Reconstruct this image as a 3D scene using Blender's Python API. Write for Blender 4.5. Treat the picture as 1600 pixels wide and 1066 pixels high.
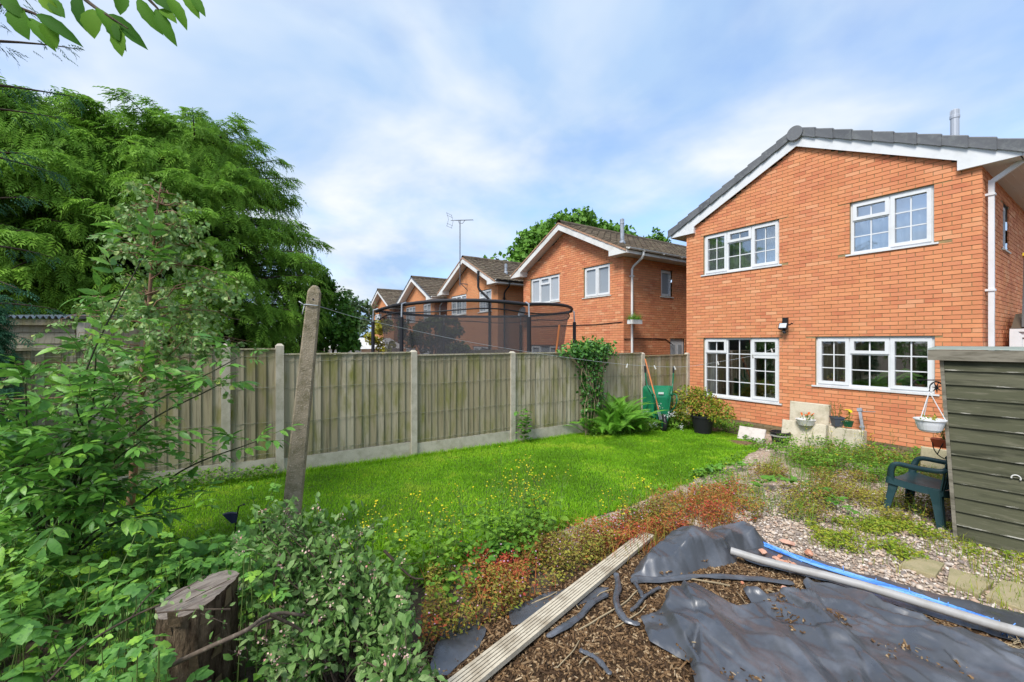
import bpy, math, numpy as np
from mathutils import Matrix, Vector
for o in list(bpy.data.objects): bpy.data.objects.remove(o)
S = bpy.context.scene
COL = S.collection
R = np.random.default_rng(11)
# ---------------------------------------------------------------- camera, sky, sun, exposure
# world axes: +X from the garden's far end towards the house, +Y along the row of houses
F, CZ = 651.0, 1.84
cd = bpy.data.cameras.new('camera'); cam = bpy.data.objects.new('camera', cd); COL.objects.link(cam)
cd.sensor_width = 36; cd.lens = 36 * F / 1600; cd.clip_start = .05; cd.clip_end = 2000
cam.location = (0, 0, CZ); cam.rotation_euler = (math.radians(90), 0, math.radians(-33.43))
S.camera = cam
SUN_EL, SUN_AZ = math.radians(50), math.radians(200)     # direction towards the sun, azimuth from +X
w = bpy.data.worlds.new('World'); S.world = w; w.use_nodes = True
def build_world():
    nt = w.node_tree; N = nt.nodes; L = nt.links; N.clear()
    def n(t, **k):
        x = N.new(t)
        for a, b in k.items(): setattr(x, a, b)
        return x
    out = n('ShaderNodeOutputWorld'); bg = n('ShaderNodeBackground'); bg.inputs[1].default_value = .058
    sky = n('ShaderNodeTexSky', sky_type='NISHITA', sun_disc=False)
    sky.sun_elevation = SUN_EL; sky.sun_rotation = math.pi / 2 - SUN_AZ
    sky.air_density = 1.0; sky.dust_density = 1.0; sky.ozone_density = 3.0
    tc = n('ShaderNodeTexCoord'); sep = n('ShaderNodeSeparateXYZ'); L.new(tc.outputs['Generated'], sep.inputs[0])
    def m(op, a, b):
        x = n('ShaderNodeMath', operation=op)
        for i, v in enumerate((a, b)):
            if v is None: continue
            if hasattr(v, 'is_linked'): L.new(v, x.inputs[i])
            else: x.inputs[i].default_value = v
        return x.outputs[0]
    z = m('MAXIMUM', sep.outputs[2], 0.0); d = m('ADD', z, .22)
    cx = m('DIVIDE', sep.outputs[0], d); cy = m('DIVIDE', sep.outputs[1], d)
    cmb = n('ShaderNodeCombineXYZ'); L.new(cx, cmb.inputs[0]); L.new(cy, cmb.inputs[1])
    def noise(scale, det, rough, dist, off):
        mp = n('ShaderNodeMapping'); mp.inputs['Location'].default_value = off
        L.new(cmb.outputs[0], mp.inputs[0])
        t = n('ShaderNodeTexNoise'); t.inputs['Scale'].default_value = scale; t.inputs['Detail'].default_value = det
        t.inputs['Roughness'].default_value = rough; t.inputs['Distortion'].default_value = dist
        L.new(mp.outputs[0], t.inputs['Vector']); return t.outputs['Fac']
    a = noise(.95, 6, .5, .35, (3.1, 1.2, 0)); b = noise(2.6, 7, .52, .3, (7.4, 2.2, 1))
    s = m('ADD', m('MULTIPLY', a, .7), m('MULTIPLY', b, .3))
    rp = n('ShaderNodeValToRGB'); e = rp.color_ramp.elements
    e[0].position = .31; e[0].color = (0, 0, 0, 1); e[1].position = .53; e[1].color = (1, 1, 1, 1); L.new(s, rp.inputs[0])
    # cloud colour: pale blue-grey bellies to white
    c2 = n('ShaderNodeValToRGB'); e = c2.color_ramp.elements
    e[0].position = .40; e[0].color = (2.35, 3.35, 4.85, 1); e[1].position = .66; e[1].color = (4.7, 4.95, 5.15, 1)
    L.new(noise(1.35, 5, .5, .3, (1.7, 5.2, 2)), c2.inputs[0])
    bl = n('ShaderNodeMixRGB'); bl.blend_type = 'MULTIPLY'; bl.inputs[0].default_value = 1
    bl.inputs[2].default_value = (1.25, 1.35, 1.5, 1); L.new(sky.outputs[0], bl.inputs[1])
    mx = n('ShaderNodeMixRGB'); L.new(rp.outputs[0], mx.inputs[0]); L.new(bl.outputs[0], mx.inputs[1]); L.new(c2.outputs[0], mx.inputs[2])
    L.new(mx.outputs[0], bg.inputs[0]); L.new(bg.outputs[0], out.inputs[0])
build_world()
sd = bpy.data.lights.new('sun', 'SUN'); sun = bpy.data.objects.new('sun', sd); COL.objects.link(sun)
sd.energy = 1.3; sd.angle = math.radians(20); sd.color = (1, .96, .9)
sv = Vector((math.cos(SUN_EL) * math.cos(SUN_AZ), math.cos(SUN_EL) * math.sin(SUN_AZ), math.sin(SUN_EL)))
sun.rotation_euler = sv.to_track_quat('Z', 'Y').to_euler(); sun.location = (0, 0, 30)
S.view_settings.view_transform = 'Standard'; S.view_settings.look = 'None'; S.view_settings.gamma = 1
S.view_settings.use_curve_mapping = False; S.view_settings.exposure = 1.8
S.cycles.use_denoising = True; S.cycles.max_bounces = 6; S.cycles.transparent_max_bounces = 12; S.cycles.diffuse_bounces = 4
S.cycles.caustics_reflective = False; S.cycles.caustics_refractive = False

# ---------------------------------------------------------------- helpers
def gz(u, v=0.0): return -0.024 * np.clip(u, -1, 40)
def w3(X, Y, z): return np.array((.8346 * X + .5509 * Y, -.5509 * X + .8346 * Y, z))
def at(px, py, dep): return w3((px - 800) / F * dep, dep, CZ - (py - 533) * dep / F)   # a sight line at a depth
def gp(px, py, h=0.0):                                                       # a sight line meeting the ground
    z = 0.0
    for _ in range(8):
        Y = F * (CZ - z - h) / (py - 533); p = w3((px - 800) / F * Y, Y, 0); z = float(gz(p[0]))
    p[2] = z + h; return p
def rnds(n, a=0., b=1.): return R.uniform(a, b, n)
def unit(a):
    a = np.asarray(a, float); return a / np.maximum(np.linalg.norm(a, axis=-1, keepdims=True), 1e-9)
def h2(ix, iy, s):
    n = (ix * 374761393 + iy * 668265263 + s * 974634777) & 0x7fffffff
    n = ((n ^ (n >> 13)) * 1274126177) & 0x7fffffff
    return ((n ^ (n >> 16)) & 0xffff) / 65535.0
def vn(x, y, s=0):
    x = np.asarray(x, float); y = np.asarray(y, float)
    ix = np.floor(x).astype(np.int64); iy = np.floor(y).astype(np.int64); fx = x - ix; fy = y - iy
    fx = fx * fx * (3 - 2 * fx); fy = fy * fy * (3 - 2 * fy)
    return (h2(ix, iy, s) * (1 - fx) + h2(ix + 1, iy, s) * fx) * (1 - fy) + (h2(ix, iy + 1, s) * (1 - fx) + h2(ix + 1, iy + 1, s) * fx) * fy
def fbm(x, y, s=0, o=4):
    t = 0; a = .5; x = np.asarray(x, float); y = np.asarray(y, float)
    for i in range(o): t = t + a * vn(x * 2 ** i + 17 * i, y * 2 ** i - 9 * i, s + i); a *= .5
    return t / (1 - .5 ** o)
def inpoly(x, y, P):
    r = np.zeros(np.shape(x), bool); n = len(P)
    for i in range(n):
        x1, y1 = P[i][:2]; x2, y2 = P[(i + 1) % n][:2]
        c = ((y1 > y) != (y2 > y)) & (x < (x2 - x1) * (y - y1) / ((y2 - y1) if y2 != y1 else 1e-9) + x1); r ^= c
    return r
class MB:
    """collects quads and triangles and links them as ONE mesh object"""
    def __init__(s): s.V = []; s.n = 0; s.F = []
    def add(s, V, Fa, rnd=.5, mat=0):
        V = np.asarray(V, float).reshape(-1, 3); Fa = np.asarray(Fa, np.int64)
        s.V.append(V); m = len(Fa)
        s.F.append((Fa + s.n, np.broadcast_to(np.asarray(rnd, float), (m,)).copy(), np.broadcast_to(np.asarray(mat), (m,)).copy()))
        s.n += len(V); return s
    BF = np.array([(0, 3, 2, 1), (4, 5, 6, 7), (0, 1, 5, 4), (1, 2, 6, 5), (2, 3, 7, 6), (3, 0, 4, 7)])
    def box(s, a, b, rnd=.5, mat=0, m=None):
        x0, y0, z0 = a; x1, y1, z1 = b
        if x0 > x1: x0, x1 = x1, x0
        if y0 > y1: y0, y1 = y1, y0
        if z0 > z1: z0, z1 = z1, z0
        V = np.array([(x0, y0, z0), (x1, y0, z0), (x1, y1, z0), (x0, y1, z0), (x0, y0, z1), (x1, y0, z1), (x1, y1, z1), (x0, y1, z1)])
        if m is not None: V = V @ np.array(m)[:3, :3].T + np.array(m)[:3, 3]
        return s.add(V, s.BF, rnd, mat)
    def hexa(s, V, rnd=.5, mat=0): return s.add(V, s.BF, rnd, mat)
    def beam(s, p, q, w, h, up=(0, 0, 1), rnd=.5, mat=0):
        p = np.asarray(p, float); q = np.asarray(q, float); d = unit(q - p); sd_ = unit(np.cross(up, d)); u = np.cross(d, sd_)
        a = sd_ * w / 2; b = u * h / 2
        return s.hexa([p - a - b, q - a - b, q + a - b, p + a - b, p - a + b, q - a + b, q + a + b, p + a + b], rnd, mat)
    def tube(s, P, r, k=8, rnd=.5, mat=0, cap=True):
        P = np.asarray(P, float); n = len(P); r = np.broadcast_to(np.asarray(r, float), (n,))
        T = unit(np.gradient(P, axis=0)); ref = np.array((0, 0, 1.)) if abs(T[0][2]) < .9 else np.array((1., 0, 0))
        A = []; a = unit(np.cross(ref, T[0]))
        for i in range(n):
            a = unit(a - T[i] * np.dot(a, T[i])); A.append(a)
        A = np.array(A); B = np.cross(T, A); th = np.arange(k) * 2 * math.pi / k
        V = P[:, None] + r[:, None, None] * (A[:, None] * np.cos(th)[None, :, None] + B[:, None] * np.sin(th)[None, :, None])
        i, j = np.meshgrid(np.arange(n - 1), np.arange(k), indexing='ij'); j2 = (j + 1) % k
        Fa = np.stack((i * k + j, i * k + j2, (i + 1) * k + j2, (i + 1) * k + j), -1).reshape(-1, 4)
        s.add(V, Fa, rnd, mat)
        if cap:
            b0 = s.n - n * k
            for e, o in ((0, -1), ((n - 1) * k, 1)):
                s.V.append(P[0 if e == 0 else -1][None]); c = s.n; s.n += 1
                jj = np.arange(k); tri = np.stack((b0 + e + jj, b0 + e + (jj + 1) % k, np.full(k, c)), -1)
                if o < 0: tri = tri[:, [1, 0, 2]]
                s.F.append((tri, np.full(k, float(rnd)), np.full(k, mat)))
        return s
    def lathe(s, prof, c, k=20, rnd=.5, mat=0, m=None):
        prof = np.asarray(prof, float); n = len(prof); th = np.arange(k) * 2 * math.pi / k
        V = np.stack((prof[:, 0, None] * np.cos(th), prof[:, 0, None] * np.sin(th), np.repeat(prof[:, 1, None], k, 1)), -1).reshape(-1, 3)
        if m is not None: V = V @ np.array(m)[:3, :3].T
        V = V + np.asarray(c, float)
        i, j = np.meshgrid(np.arange(n - 1), np.arange(k), indexing='ij'); j2 = (j + 1) % k
        return s.add(V, np.stack((i * k + j, i * k + j2, (i + 1) * k + j2, (i + 1) * k + j), -1).reshape(-1, 4), rnd, mat)
    def prism(s, poly, f, d0, d1, rnd=.5, mat=0):
        """poly of 2-D points, f(a, b, d) -> 3-D, from depth d0 to d1 (convex-ish polygon fan)"""
        n = len(poly); A = [f(a, b, d0) for a, b in poly]; B = [f(a, b, d1) for a, b in poly]
        i = np.arange(n); s.add(A + B, np.stack((i, (i + 1) % n, (i + 1) % n + n, i + n), -1), rnd, mat)
        k = np.arange(1, n - 1)
        for off, Q in ((0, A), (1, B)): s.add(Q, np.stack((0 * k, k + 1, k) if off == 0 else (0 * k, k, k + 1), -1), rnd, mat)
        return s
    def inst(s, tv, tf, M, T, rnd=None, mat=0):
        N = len(T); k = len(tv); V = np.einsum('nij,kj->nki', M, tv) + T[:, None]
        Fa = (np.asarray(tf)[None] + (np.arange(N) * k)[:, None, None]).reshape(-1, np.shape(tf)[1])
        if rnd is None: rnd = rnds(N)
        return s.add(V, Fa, np.repeat(np.broadcast_to(rnd, (N,)), len(tf)), mat)
    def mesh(s, name, mats, smooth=False, fix=False):
        me = bpy.data.meshes.new(name); V = np.concatenate(s.V); me.vertices.add(len(V)); me.vertices.foreach_set('co', V.ravel())
        tot = np.concatenate([np.full(len(f), f.shape[1]) for f, _, _ in s.F]); lv = np.concatenate([f.ravel() for f, _, _ in s.F])
        me.loops.add(len(lv)); me.loops.foreach_set('vertex_index', lv.astype(np.int32)); me.polygons.add(len(tot))
        me.polygons.foreach_set('loop_start', (np.cumsum(tot) - tot).astype(np.int32))
        me.polygons.foreach_set('material_index', np.concatenate([m for _, _, m in s.F]).astype(np.int32))
        me.polygons.foreach_set('use_smooth', np.full(len(tot), smooth))
        me.update(calc_edges=True)
        at_ = me.attributes.new('rnd', 'FLOAT', 'FACE'); at_.data.foreach_set('value', np.concatenate([r for _, r, _ in s.F]).astype(np.float32))
        for m in (mats if isinstance(mats, (list, tuple)) else [mats]): me.materials.append(m)
        if fix:
            import bmesh
            b = bmesh.new(); b.from_mesh(me); bmesh.ops.recalc_face_normals(b, faces=b.faces); b.to_mesh(me); b.free()
        return me
    def obj(s, name, mats, parent=None, smooth=False, fix=False):
        return link(name, s.mesh(name, mats, smooth, fix), parent)
def link(name, me, parent=None, mw=None):
    o = bpy.data.objects.new(name, me); COL.objects.link(o)
    if parent is not None: o.parent = parent
    if mw is not None: o.matrix_local = mw
    return o
def tag(o, label=None, cat=None, group=None, kind=None):
    for k, v in (('label', label), ('category', cat), ('group', group), ('kind', kind)):
        if v: o[k] = v
    return o
def thing(name, label, cat, loc=(0, 0, 0), rz=0, group=None):
    o = bpy.data.objects.new(name, None); COL.objects.link(o); o.empty_display_size = .1
    o.location = [float(x) for x in loc]; o.rotation_euler = (0, 0, rz); return tag(o, label, cat, group)
def copytree(o, parent=None):
    c = o.copy(); COL.objects.link(c); c.parent = parent
    for ch in o.children: copytree(ch, c)
    return c
# ---------------------------------------------------------------- materials
def mat(name, stops, rough=.8, noise=None, bump=None, spec=.3, trans=0, metal=0, grain=None, noise2=None, flat=False, rn=None):
    """stops: colours run through by each piece's own random number; noise=(scale, colour, low, high) lays blotches over it"""
    m = bpy.data.materials.new(name); m.use_nodes = True; nt = m.node_tree; N = nt.nodes; L = nt.links
    P = N['Principled BSDF']; P.inputs['Roughness'].default_value = rough; P.inputs['Specular IOR Level'].default_value = spec
    P.inputs['Metallic'].default_value = metal
    if not isinstance(stops[0], (tuple, list)): stops = [stops]
    if len(stops) == 1:
        c = N.new('ShaderNodeRGB'); c.outputs[0].default_value = (*stops[0], 1); col = c.outputs[0]
    else:
        a = N.new('ShaderNodeAttribute'); a.attribute_name = 'rnd'; r = N.new('ShaderNodeValToRGB'); e = r.color_ramp.elements
        while len(e) < len(stops): e.new(.5)
        for i, s in enumerate(stops): e[i].position = i / (len(stops) - 1); e[i].color = (*s, 1)
        L.new(a.outputs['Fac'], r.inputs[0]); col = r.outputs[0]
    geo = N.new('ShaderNodeNewGeometry')
    def tex(scale, det=5, vec=(1, 1, 1)):
        mp = N.new('ShaderNodeMapping'); mp.inputs['Scale'].default_value = vec; L.new(geo.outputs['Position'], mp.inputs[0])
        t = N.new('ShaderNodeTexNoise'); t.inputs['Scale'].default_value = scale; t.inputs['Detail'].default_value = det
        t.inputs['Roughness'].default_value = .62; L.new(mp.outputs[0], t.inputs['Vector']); return t.outputs['Fac']
    for nz in (noise, noise2):
        if nz:
            sc, c, lo, hi = nz[:4]; vec = nz[4] if len(nz) > 4 else (1, 1, 1)
            mr = N.new('ShaderNodeMapRange'); mr.inputs['From Min'].default_value = lo; mr.inputs['From Max'].default_value = hi
            L.new(tex(sc, 6, vec), mr.inputs['Value'])
            mx = N.new('ShaderNodeMixRGB'); mx.inputs[2].default_value = (*c, 1); L.new(mr.outputs[0], mx.inputs[0]); L.new(col, mx.inputs[1]); col = mx.outputs[0]
    L.new(col, P.inputs['Base Color'])
    if rn:
        mr = N.new('ShaderNodeMapRange'); mr.inputs['From Min'].default_value = .35; mr.inputs['From Max'].default_value = .65
        mr.inputs['To Min'].default_value = rn[1]; mr.inputs['To Max'].default_value = rn[2]
        L.new(tex(rn[0]), mr.inputs['Value']); L.new(mr.outputs[0], P.inputs['Roughness'])
    if bump:
        b = N.new('ShaderNodeBump'); b.inputs['Strength'].default_value = bump[1]; b.inputs['Distance'].default_value = bump[2] if len(bump) > 2 else .005
        L.new(tex(bump[0], 6, bump[3] if len(bump) > 3 else (1, 1, 1)), b.inputs['Height']); L.new(b.outputs[0], P.inputs['Normal'])
    if trans:
        t = N.new('ShaderNodeBsdfTranslucent'); L.new(col, t.inputs[0]); mx = N.new('ShaderNodeMixShader'); mx.inputs[0].default_value = trans
        L.new(P.outputs[0], mx.inputs[1]); L.new(t.outputs[0], mx.inputs[2]); L.new(mx.outputs[0], N['Material Output'].inputs[0])
    return m
BRICK = mat('brick_clay', [(.54, .18, .092), (.64, .245, .122), (.58, .205, .106), (.71, .295, .142), (.62, .235, .122), (.74, .37, .20)], .85, noise=(2.2, (.70, .29, .13), .42, .75), bump=(160, .25, .004), spec=.15, noise2=(1.1, (.54, .20, .10), .54, .80))
MORTAR = mat('mortar', (.36, .25, .12), .95, noise=(9, (.24, .18, .10), .4, .65), bump=(200, .3, .003), spec=.1)
ENGB = mat('damp_brick', [(.16, .12, .075), (.22, .17, .10), (.26, .2, .13)], .9, noise=(14, (.10, .10, .05), .45, .7), bump=(150, .3, .004), spec=.1)
FARBRICK = None
UPVC = mat('white_upvc', (.70, .71, .72), .30, noise=(3.5, (.58, .59, .585), .48, .8), spec=.45)
UPVCD = mat('weathered_white_upvc', (.70, .69, .66), .4, noise=(3, (.55, .54, .50), .45, .7), spec=.35)
SOFF = mat('soffit_board', (.62, .60, .57), .5, spec=.3)
SILL = mat('sill_concrete', (.62, .6, .55), .7, noise=(20, (.4, .38, .32), .5, .7))
TGREY = mat('grey_verge', [(.10, .105, .115), (.15, .155, .165), (.125, .13, .14)], .55, noise=(12, (.19, .2, .2), .5, .75), bump=(60, .15, .003))
TBROWN = mat('brown_roof_tile', [(.065, .048, .034), (.115, .085, .058), (.085, .066, .047), (.15, .118, .082)], .9, noise=(6, (.16, .145, .09), .52, .75), bump=(60, .3, .005))
TSLATE = mat('dark_slate_verge', [(.09, .11, .14), (.13, .15, .18)], .6)
VMORT = mat('verge_mortar', (.42, .24, .15), .9, noise=(10, (.3, .22, .16), .45, .7))
BLACKP = mat('black_plastic', (.018, .018, .02), .4)
STEEL = mat('galvanised_steel', (.45, .47, .5), .4, metal=.6, noise=(10, (.3, .32, .34), .45, .7))
GREYP = mat('grey_plastic', (.36, .35, .335), .45, noise=(7, (.26, .24, .21), .45, .75), bump=(90, .1, .002))
CONC = mat('fence_concrete', (.54, .49, .395), .9, noise=(7, (.38, .345, .255), .42, .7), noise2=(130, (.25, .23, .18), .58, .7), bump=(120, .4, .004), spec=.15)
CONCA = mat('aggregate_concrete', (.31, .255, .18), .92, noise=(9, (.17, .145, .085), .42, .66), noise2=(75, (.40, .34, .26), .56, .66), bump=(75, 1.0, .012), spec=.12)
FENCE = mat('weathered_board', [(.25, .205, .12), (.35, .30, .195), (.42, .365, .26), (.30, .26, .165), (.48, .425, .31), (.38, .335, .235)], .88, noise=(1.0, (.13, .11, .065), .50, .74, (34, 34, 1.3)), noise2=(1.7, (.20, .195, .055), .48, .72, (3, 3, 1.0)), bump=(1.0, .45, .005, (60, 60, 3)), spec=.1)
WIRE = mat('fence_wire', (.23, .23, .17), .6, metal=.2)
def glass(name, tint, fac):
    m = bpy.data.materials.new(name); m.use_nodes = True; N = m.node_tree.nodes; L = m.node_tree.links; N.clear()
    o = N.new('ShaderNodeOutputMaterial'); t = N.new('ShaderNodeBsdfTransparent'); t.inputs[0].default_value = (*tint, 1)
    g = N.new('ShaderNodeBsdfGlossy'); g.inputs['Roughness'].default_value = .02; lw = N.new('ShaderNodeLayerWeight'); lw.inputs[0].default_value = .5
    mr = N.new('ShaderNodeMapRange'); mr.inputs['To Min'].default_value = fac; mr.inputs['To Max'].default_value = .9; L.new(lw.outputs['Facing'], mr.inputs[0])
    pw = N.new('ShaderNodeMath'); pw.operation = 'POWER'; pw.inputs[1].default_value = 2; L.new(lw.outputs['Facing'], pw.inputs[0]); L.new(pw.outputs[0], mr.inputs[0])
    mx = N.new('ShaderNodeMixShader'); L.new(mr.outputs[0], mx.inputs[0]); L.new(t.outputs[0], mx.inputs[1]); L.new(g.outputs[0], mx.inputs[2]); L.new(mx.outputs[0], o.inputs[0])
    return m
GLASS = glass('window_glass', (.9, .92, .92), .23); GLASSU = glass('upper_window_glass', (.92, .94, .95), .30)
GLASSF = mat('far_window_glass', [(.30, .33, .36), (.38, .41, .44), (.24, .27, .30)], .06, spec=.8)
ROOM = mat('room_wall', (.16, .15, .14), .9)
NETC = mat('net_curtain', (.80, .82, .84), .9, trans=.4)
BLIND = mat('roller_blind', (.82, .82, .80), .8, trans=.3)
# ---------------------------------------------------------------- the ground
GROUND = mat('garden_soil', (.10, .075, .05), .95, noise=(4, (.16, .13, .09), .4, .7), noise2=(40, (.06, .045, .03), .5, .7), bump=(40, .6, .02))
def sheet(name, poly, h, m, step=.06, jag=.05, kind='structure', label=None, cat=None, hf=None):
    P = np.array(poly, float); lo = P.min(0) - .2; hi = P.max(0) + .2
    xs = np.arange(lo[0], hi[0], step); ys = np.arange(lo[1], hi[1], step); X, Y = np.meshgrid(xs, ys, indexing='ij')
    ins = inpoly(X + jag * (fbm(X * 3, Y * 3, 5) - .5) * 2, Y + jag * (fbm(X * 3, Y * 3, 9) - .5) * 2, P)
    Z = gz(X) + h + (hf(X, Y) if hf else 0)
    c = ins[:-1, :-1] & ins[1:, :-1] & ins[1:, 1:] & ins[:-1, 1:]
    idx = np.arange(X.size).reshape(X.shape)
    Fa = np.stack((idx[:-1, :-1][c], idx[1:, :-1][c], idx[1:, 1:][c], idx[:-1, 1:][c]), -1)
    used, inv = np.unique(Fa, return_inverse=True)
    V = np.stack((X, Y, Z), -1).reshape(-1, 3)[used]
    o = MB().add(V, inv.reshape(Fa.shape)).obj(name, m, smooth=True)
    return tag(o, label, cat, kind=kind)
b = MB()
xs = np.concatenate(([-600, -150, -40], np.arange(-12, 40.1, 1.0), [60, 150, 900])); ys = np.concatenate(([-600, -150, -40], np.arange(-12, 50.1, 1.0), [80, 200, 900]))
X, Y = np.meshgrid(xs, ys, indexing='ij'); Z = gz(X) - np.clip((Y - 7) * .03, 0, .8) - .012
ix = np.arange(X.size).reshape(X.shape)
b.add(np.stack((X, Y, Z), -1), np.stack((ix[:-1, :-1], ix[1:, :-1], ix[1:, 1:], ix[:-1, 1:]), -1).reshape(-1, 4))
tag(b.obj('ground', GROUND, smooth=True), 'brown garden soil under everything', 'ground', kind='structure')
LAWNP = [(9.1, 4.6), (8.42, 4.05), (7.2, 3.75), (5.68, 3.53), (3.86, 3.30), (2.28, 3.22), (1.2, 3.2), (.3, 3.5), (-.6, 3.9), (-2, 4.2), (-3.9, 4.6), (-3.9, 6.62), (8.7, 6.62), (9.0, 6.2), (9.2, 5.3)]
TURF = mat('turf_soil', (.05, .11, .012), .95, noise=(6, (.07, .10, .02), .4, .7))
sheet('lawn', LAWNP, 0.0, TURF, label='bright green lawn running along the board fence', cat='lawn')
GRIT = mat('pink_grit', (.42, .32, .24), .95, noise=(160, (.62, .55, .48), .5, .68), noise2=(7, (.28, .2, .14), .45, .7), bump=(170, .8, .01))
PATHP = [(1.2, 2.75), (1.3, 3.35), (3.8, 3.5), (5.7, 3.7), (7.3, 3.9), (8.5, 4.15), (9.2, 4.7), (9.95, 4.9), (9.95, 2.6), (5, 2.6), (3.2, 2.7)]
sheet('grit_path', PATHP, -.006, GRIT, label='worn pinkish grit path along the edge of the lawn', cat='path')
GRAVB = mat('gravel_bed', (.34, .27, .21), .95, noise=(110, (.55, .47, .40), .48, .66), noise2=(60, (.18, .14, .11), .55, .72), bump=(110, 1.0, .015))
GRAVP = [(3.9, 2.75), (9.95, 2.75), (9.95, -1.8), (4.0, -1.8), (4.0, .6), (4.1, 1.8)]
sheet('gravel_bed', GRAVP, -.004, GRAVB, label='pebble gravel between the house wall and the black sheeting', cat='gravel')
# ---------------------------------------------------------------- houses
HW, HD, SL = 5.27, 8.6, .49
def rear(a, b_, d): return (-d, a, b_)
def side(a, b_, d): return (a, -d, b_)
def fbox(mb, f, a0, a1, b0, b1, d0, d1, rnd=.5, mat=0):
    p = f(a0, b0, d0); q = f(a1, b1, d1); mb.box(p, q, rnd, mat)
def window(root, f, a0, a1, b0, b1, cols, bars, gm, um, flip=True, depth=-.05, openw=None):
    """cols in picture order from the left: (share of the width, [(share of the height, bars across, bars down, opens)])"""
    fr = MB(); t = .052
    fbox(fr, f, a0, a1, b1 - t, b1, depth - .06, depth); fbox(fr, f, a0, a1, b0, b0 + t, depth - .06, depth)
    fbox(fr, f, a0, a0 + t, b0 + t, b1 - t, depth - .06, depth); fbox(fr, f, a1 - t, a1, b0 + t, b1 - t, depth - .06, depth)
    A = a1 if flip else a0; sg = -1 if flip else 1; W = a1 - a0; H = b1 - b0; x = 0; cells = []
    for ci, (cw, rows) in enumerate(cols):
        l, r = x, x + cw * W; x = r
        if ci: a = A + sg * l; fbox(fr, f, a - .024, a + .024, b0 + t, b1 - t, depth - .06, depth)
        y = 0
        for ri, (rh, nx, ny, op) in enumerate(rows):
            tp, bt = y, y + rh * H; y = bt
            la, ra = sorted((A + sg * l, A + sg * r)); 
            ia = la + (t if abs(la - a0) < 1e-6 else .024); ja = ra - (t if abs(ra - a1) < 1e-6 else .024)
            jb = b1 - tp - (t if ri == 0 else .02); ib = b1 - bt + (t if ri == len(rows) - 1 else .02)
            if ri: fbox(fr, f, ia, ja, b1 - tp - .02, b1 - tp + .02, depth - .058, depth - .002)
            cells.append((ia, ja, ib, jb, nx, ny, op))
    wd = fr.obj('window', um, root)
    for (ia, ja, ib, jb, nx, ny, op) in cells:
        d1 = depth
        if op:
            s_ = MB(); e = .014; k = .045; z0, z1 = depth + .001, depth + .02
            fbox(s_, f, ia - e, ja + e, jb - k, jb + e, z0 - .05, z1); fbox(s_, f, ia - e, ja + e, ib - e, ib + k, z0 - .05, z1)
            fbox(s_, f, ia - e, ia + k, ib + k, jb - k, z0 - .05, z1); fbox(s_, f, ja - k, ja + e, ib + k, jb - k, z0 - .05, z1)
            s_.obj('sash', um, wd); ia += k; ja -= k; ib += k; jb -= k
        pn = MB(); fbox(pn, f, ia, ja, ib, jb, depth - .034, depth - .028, rnd=R.uniform()); pn.obj('pane', gm, wd)
        if bars and (nx > 1 or ny > 1):
            g = MB()
            for i in range(1, nx): a = ia + (ja - ia) * i / nx; fbox(g, f, a - .010, a + .010, ib, jb, depth - .026, depth - .018)
            for i in range(1, ny): z = ib + (jb - ib) * i / ny; fbox(g, f, ia, ja, z - .010, z + .010, depth - .0262, depth - .0182)
            g.obj('glazing_bar', um, wd)
    s_ = MB(); fbox(s_, f, a0 - .06, a1 + .06, b0 - .03, b0 - .002, -.12, .035); s_.obj('sill', SILL if gm is GLASSF else um, wd)
    return wd
C3 = [(.335, [(1, 2, 3, 1)]), (.325, [(.30, 2, 1, 1), (.70, 2, 2, 0)]), (.34, [(1, 2, 3, 1)])]
C3L = [(.33, [(.26, 2, 1, 1), (.74, 2, 3, 0)]), (.325, [(1, 2, 4, 0)]), (.345, [(.28, 2, 1, 1), (.72, 2, 3, 1)])]
C3R = [(.32, [(1, 2, 3, 1)]), (.34, [(.34, 2, 1, 1), (.66, 2, 2, 0)]), (.34, [(1, 2, 3, 1)])]
C2 = [(.5, [(.36, 2, 1, 1), (.64, 2, 2, 0)]), (.5, [(1, 2, 3, 1)])]
C2P = [(.5, [(1, 1, 1, 1)]), (.5, [(1, 1, 1, 1)])]
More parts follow.
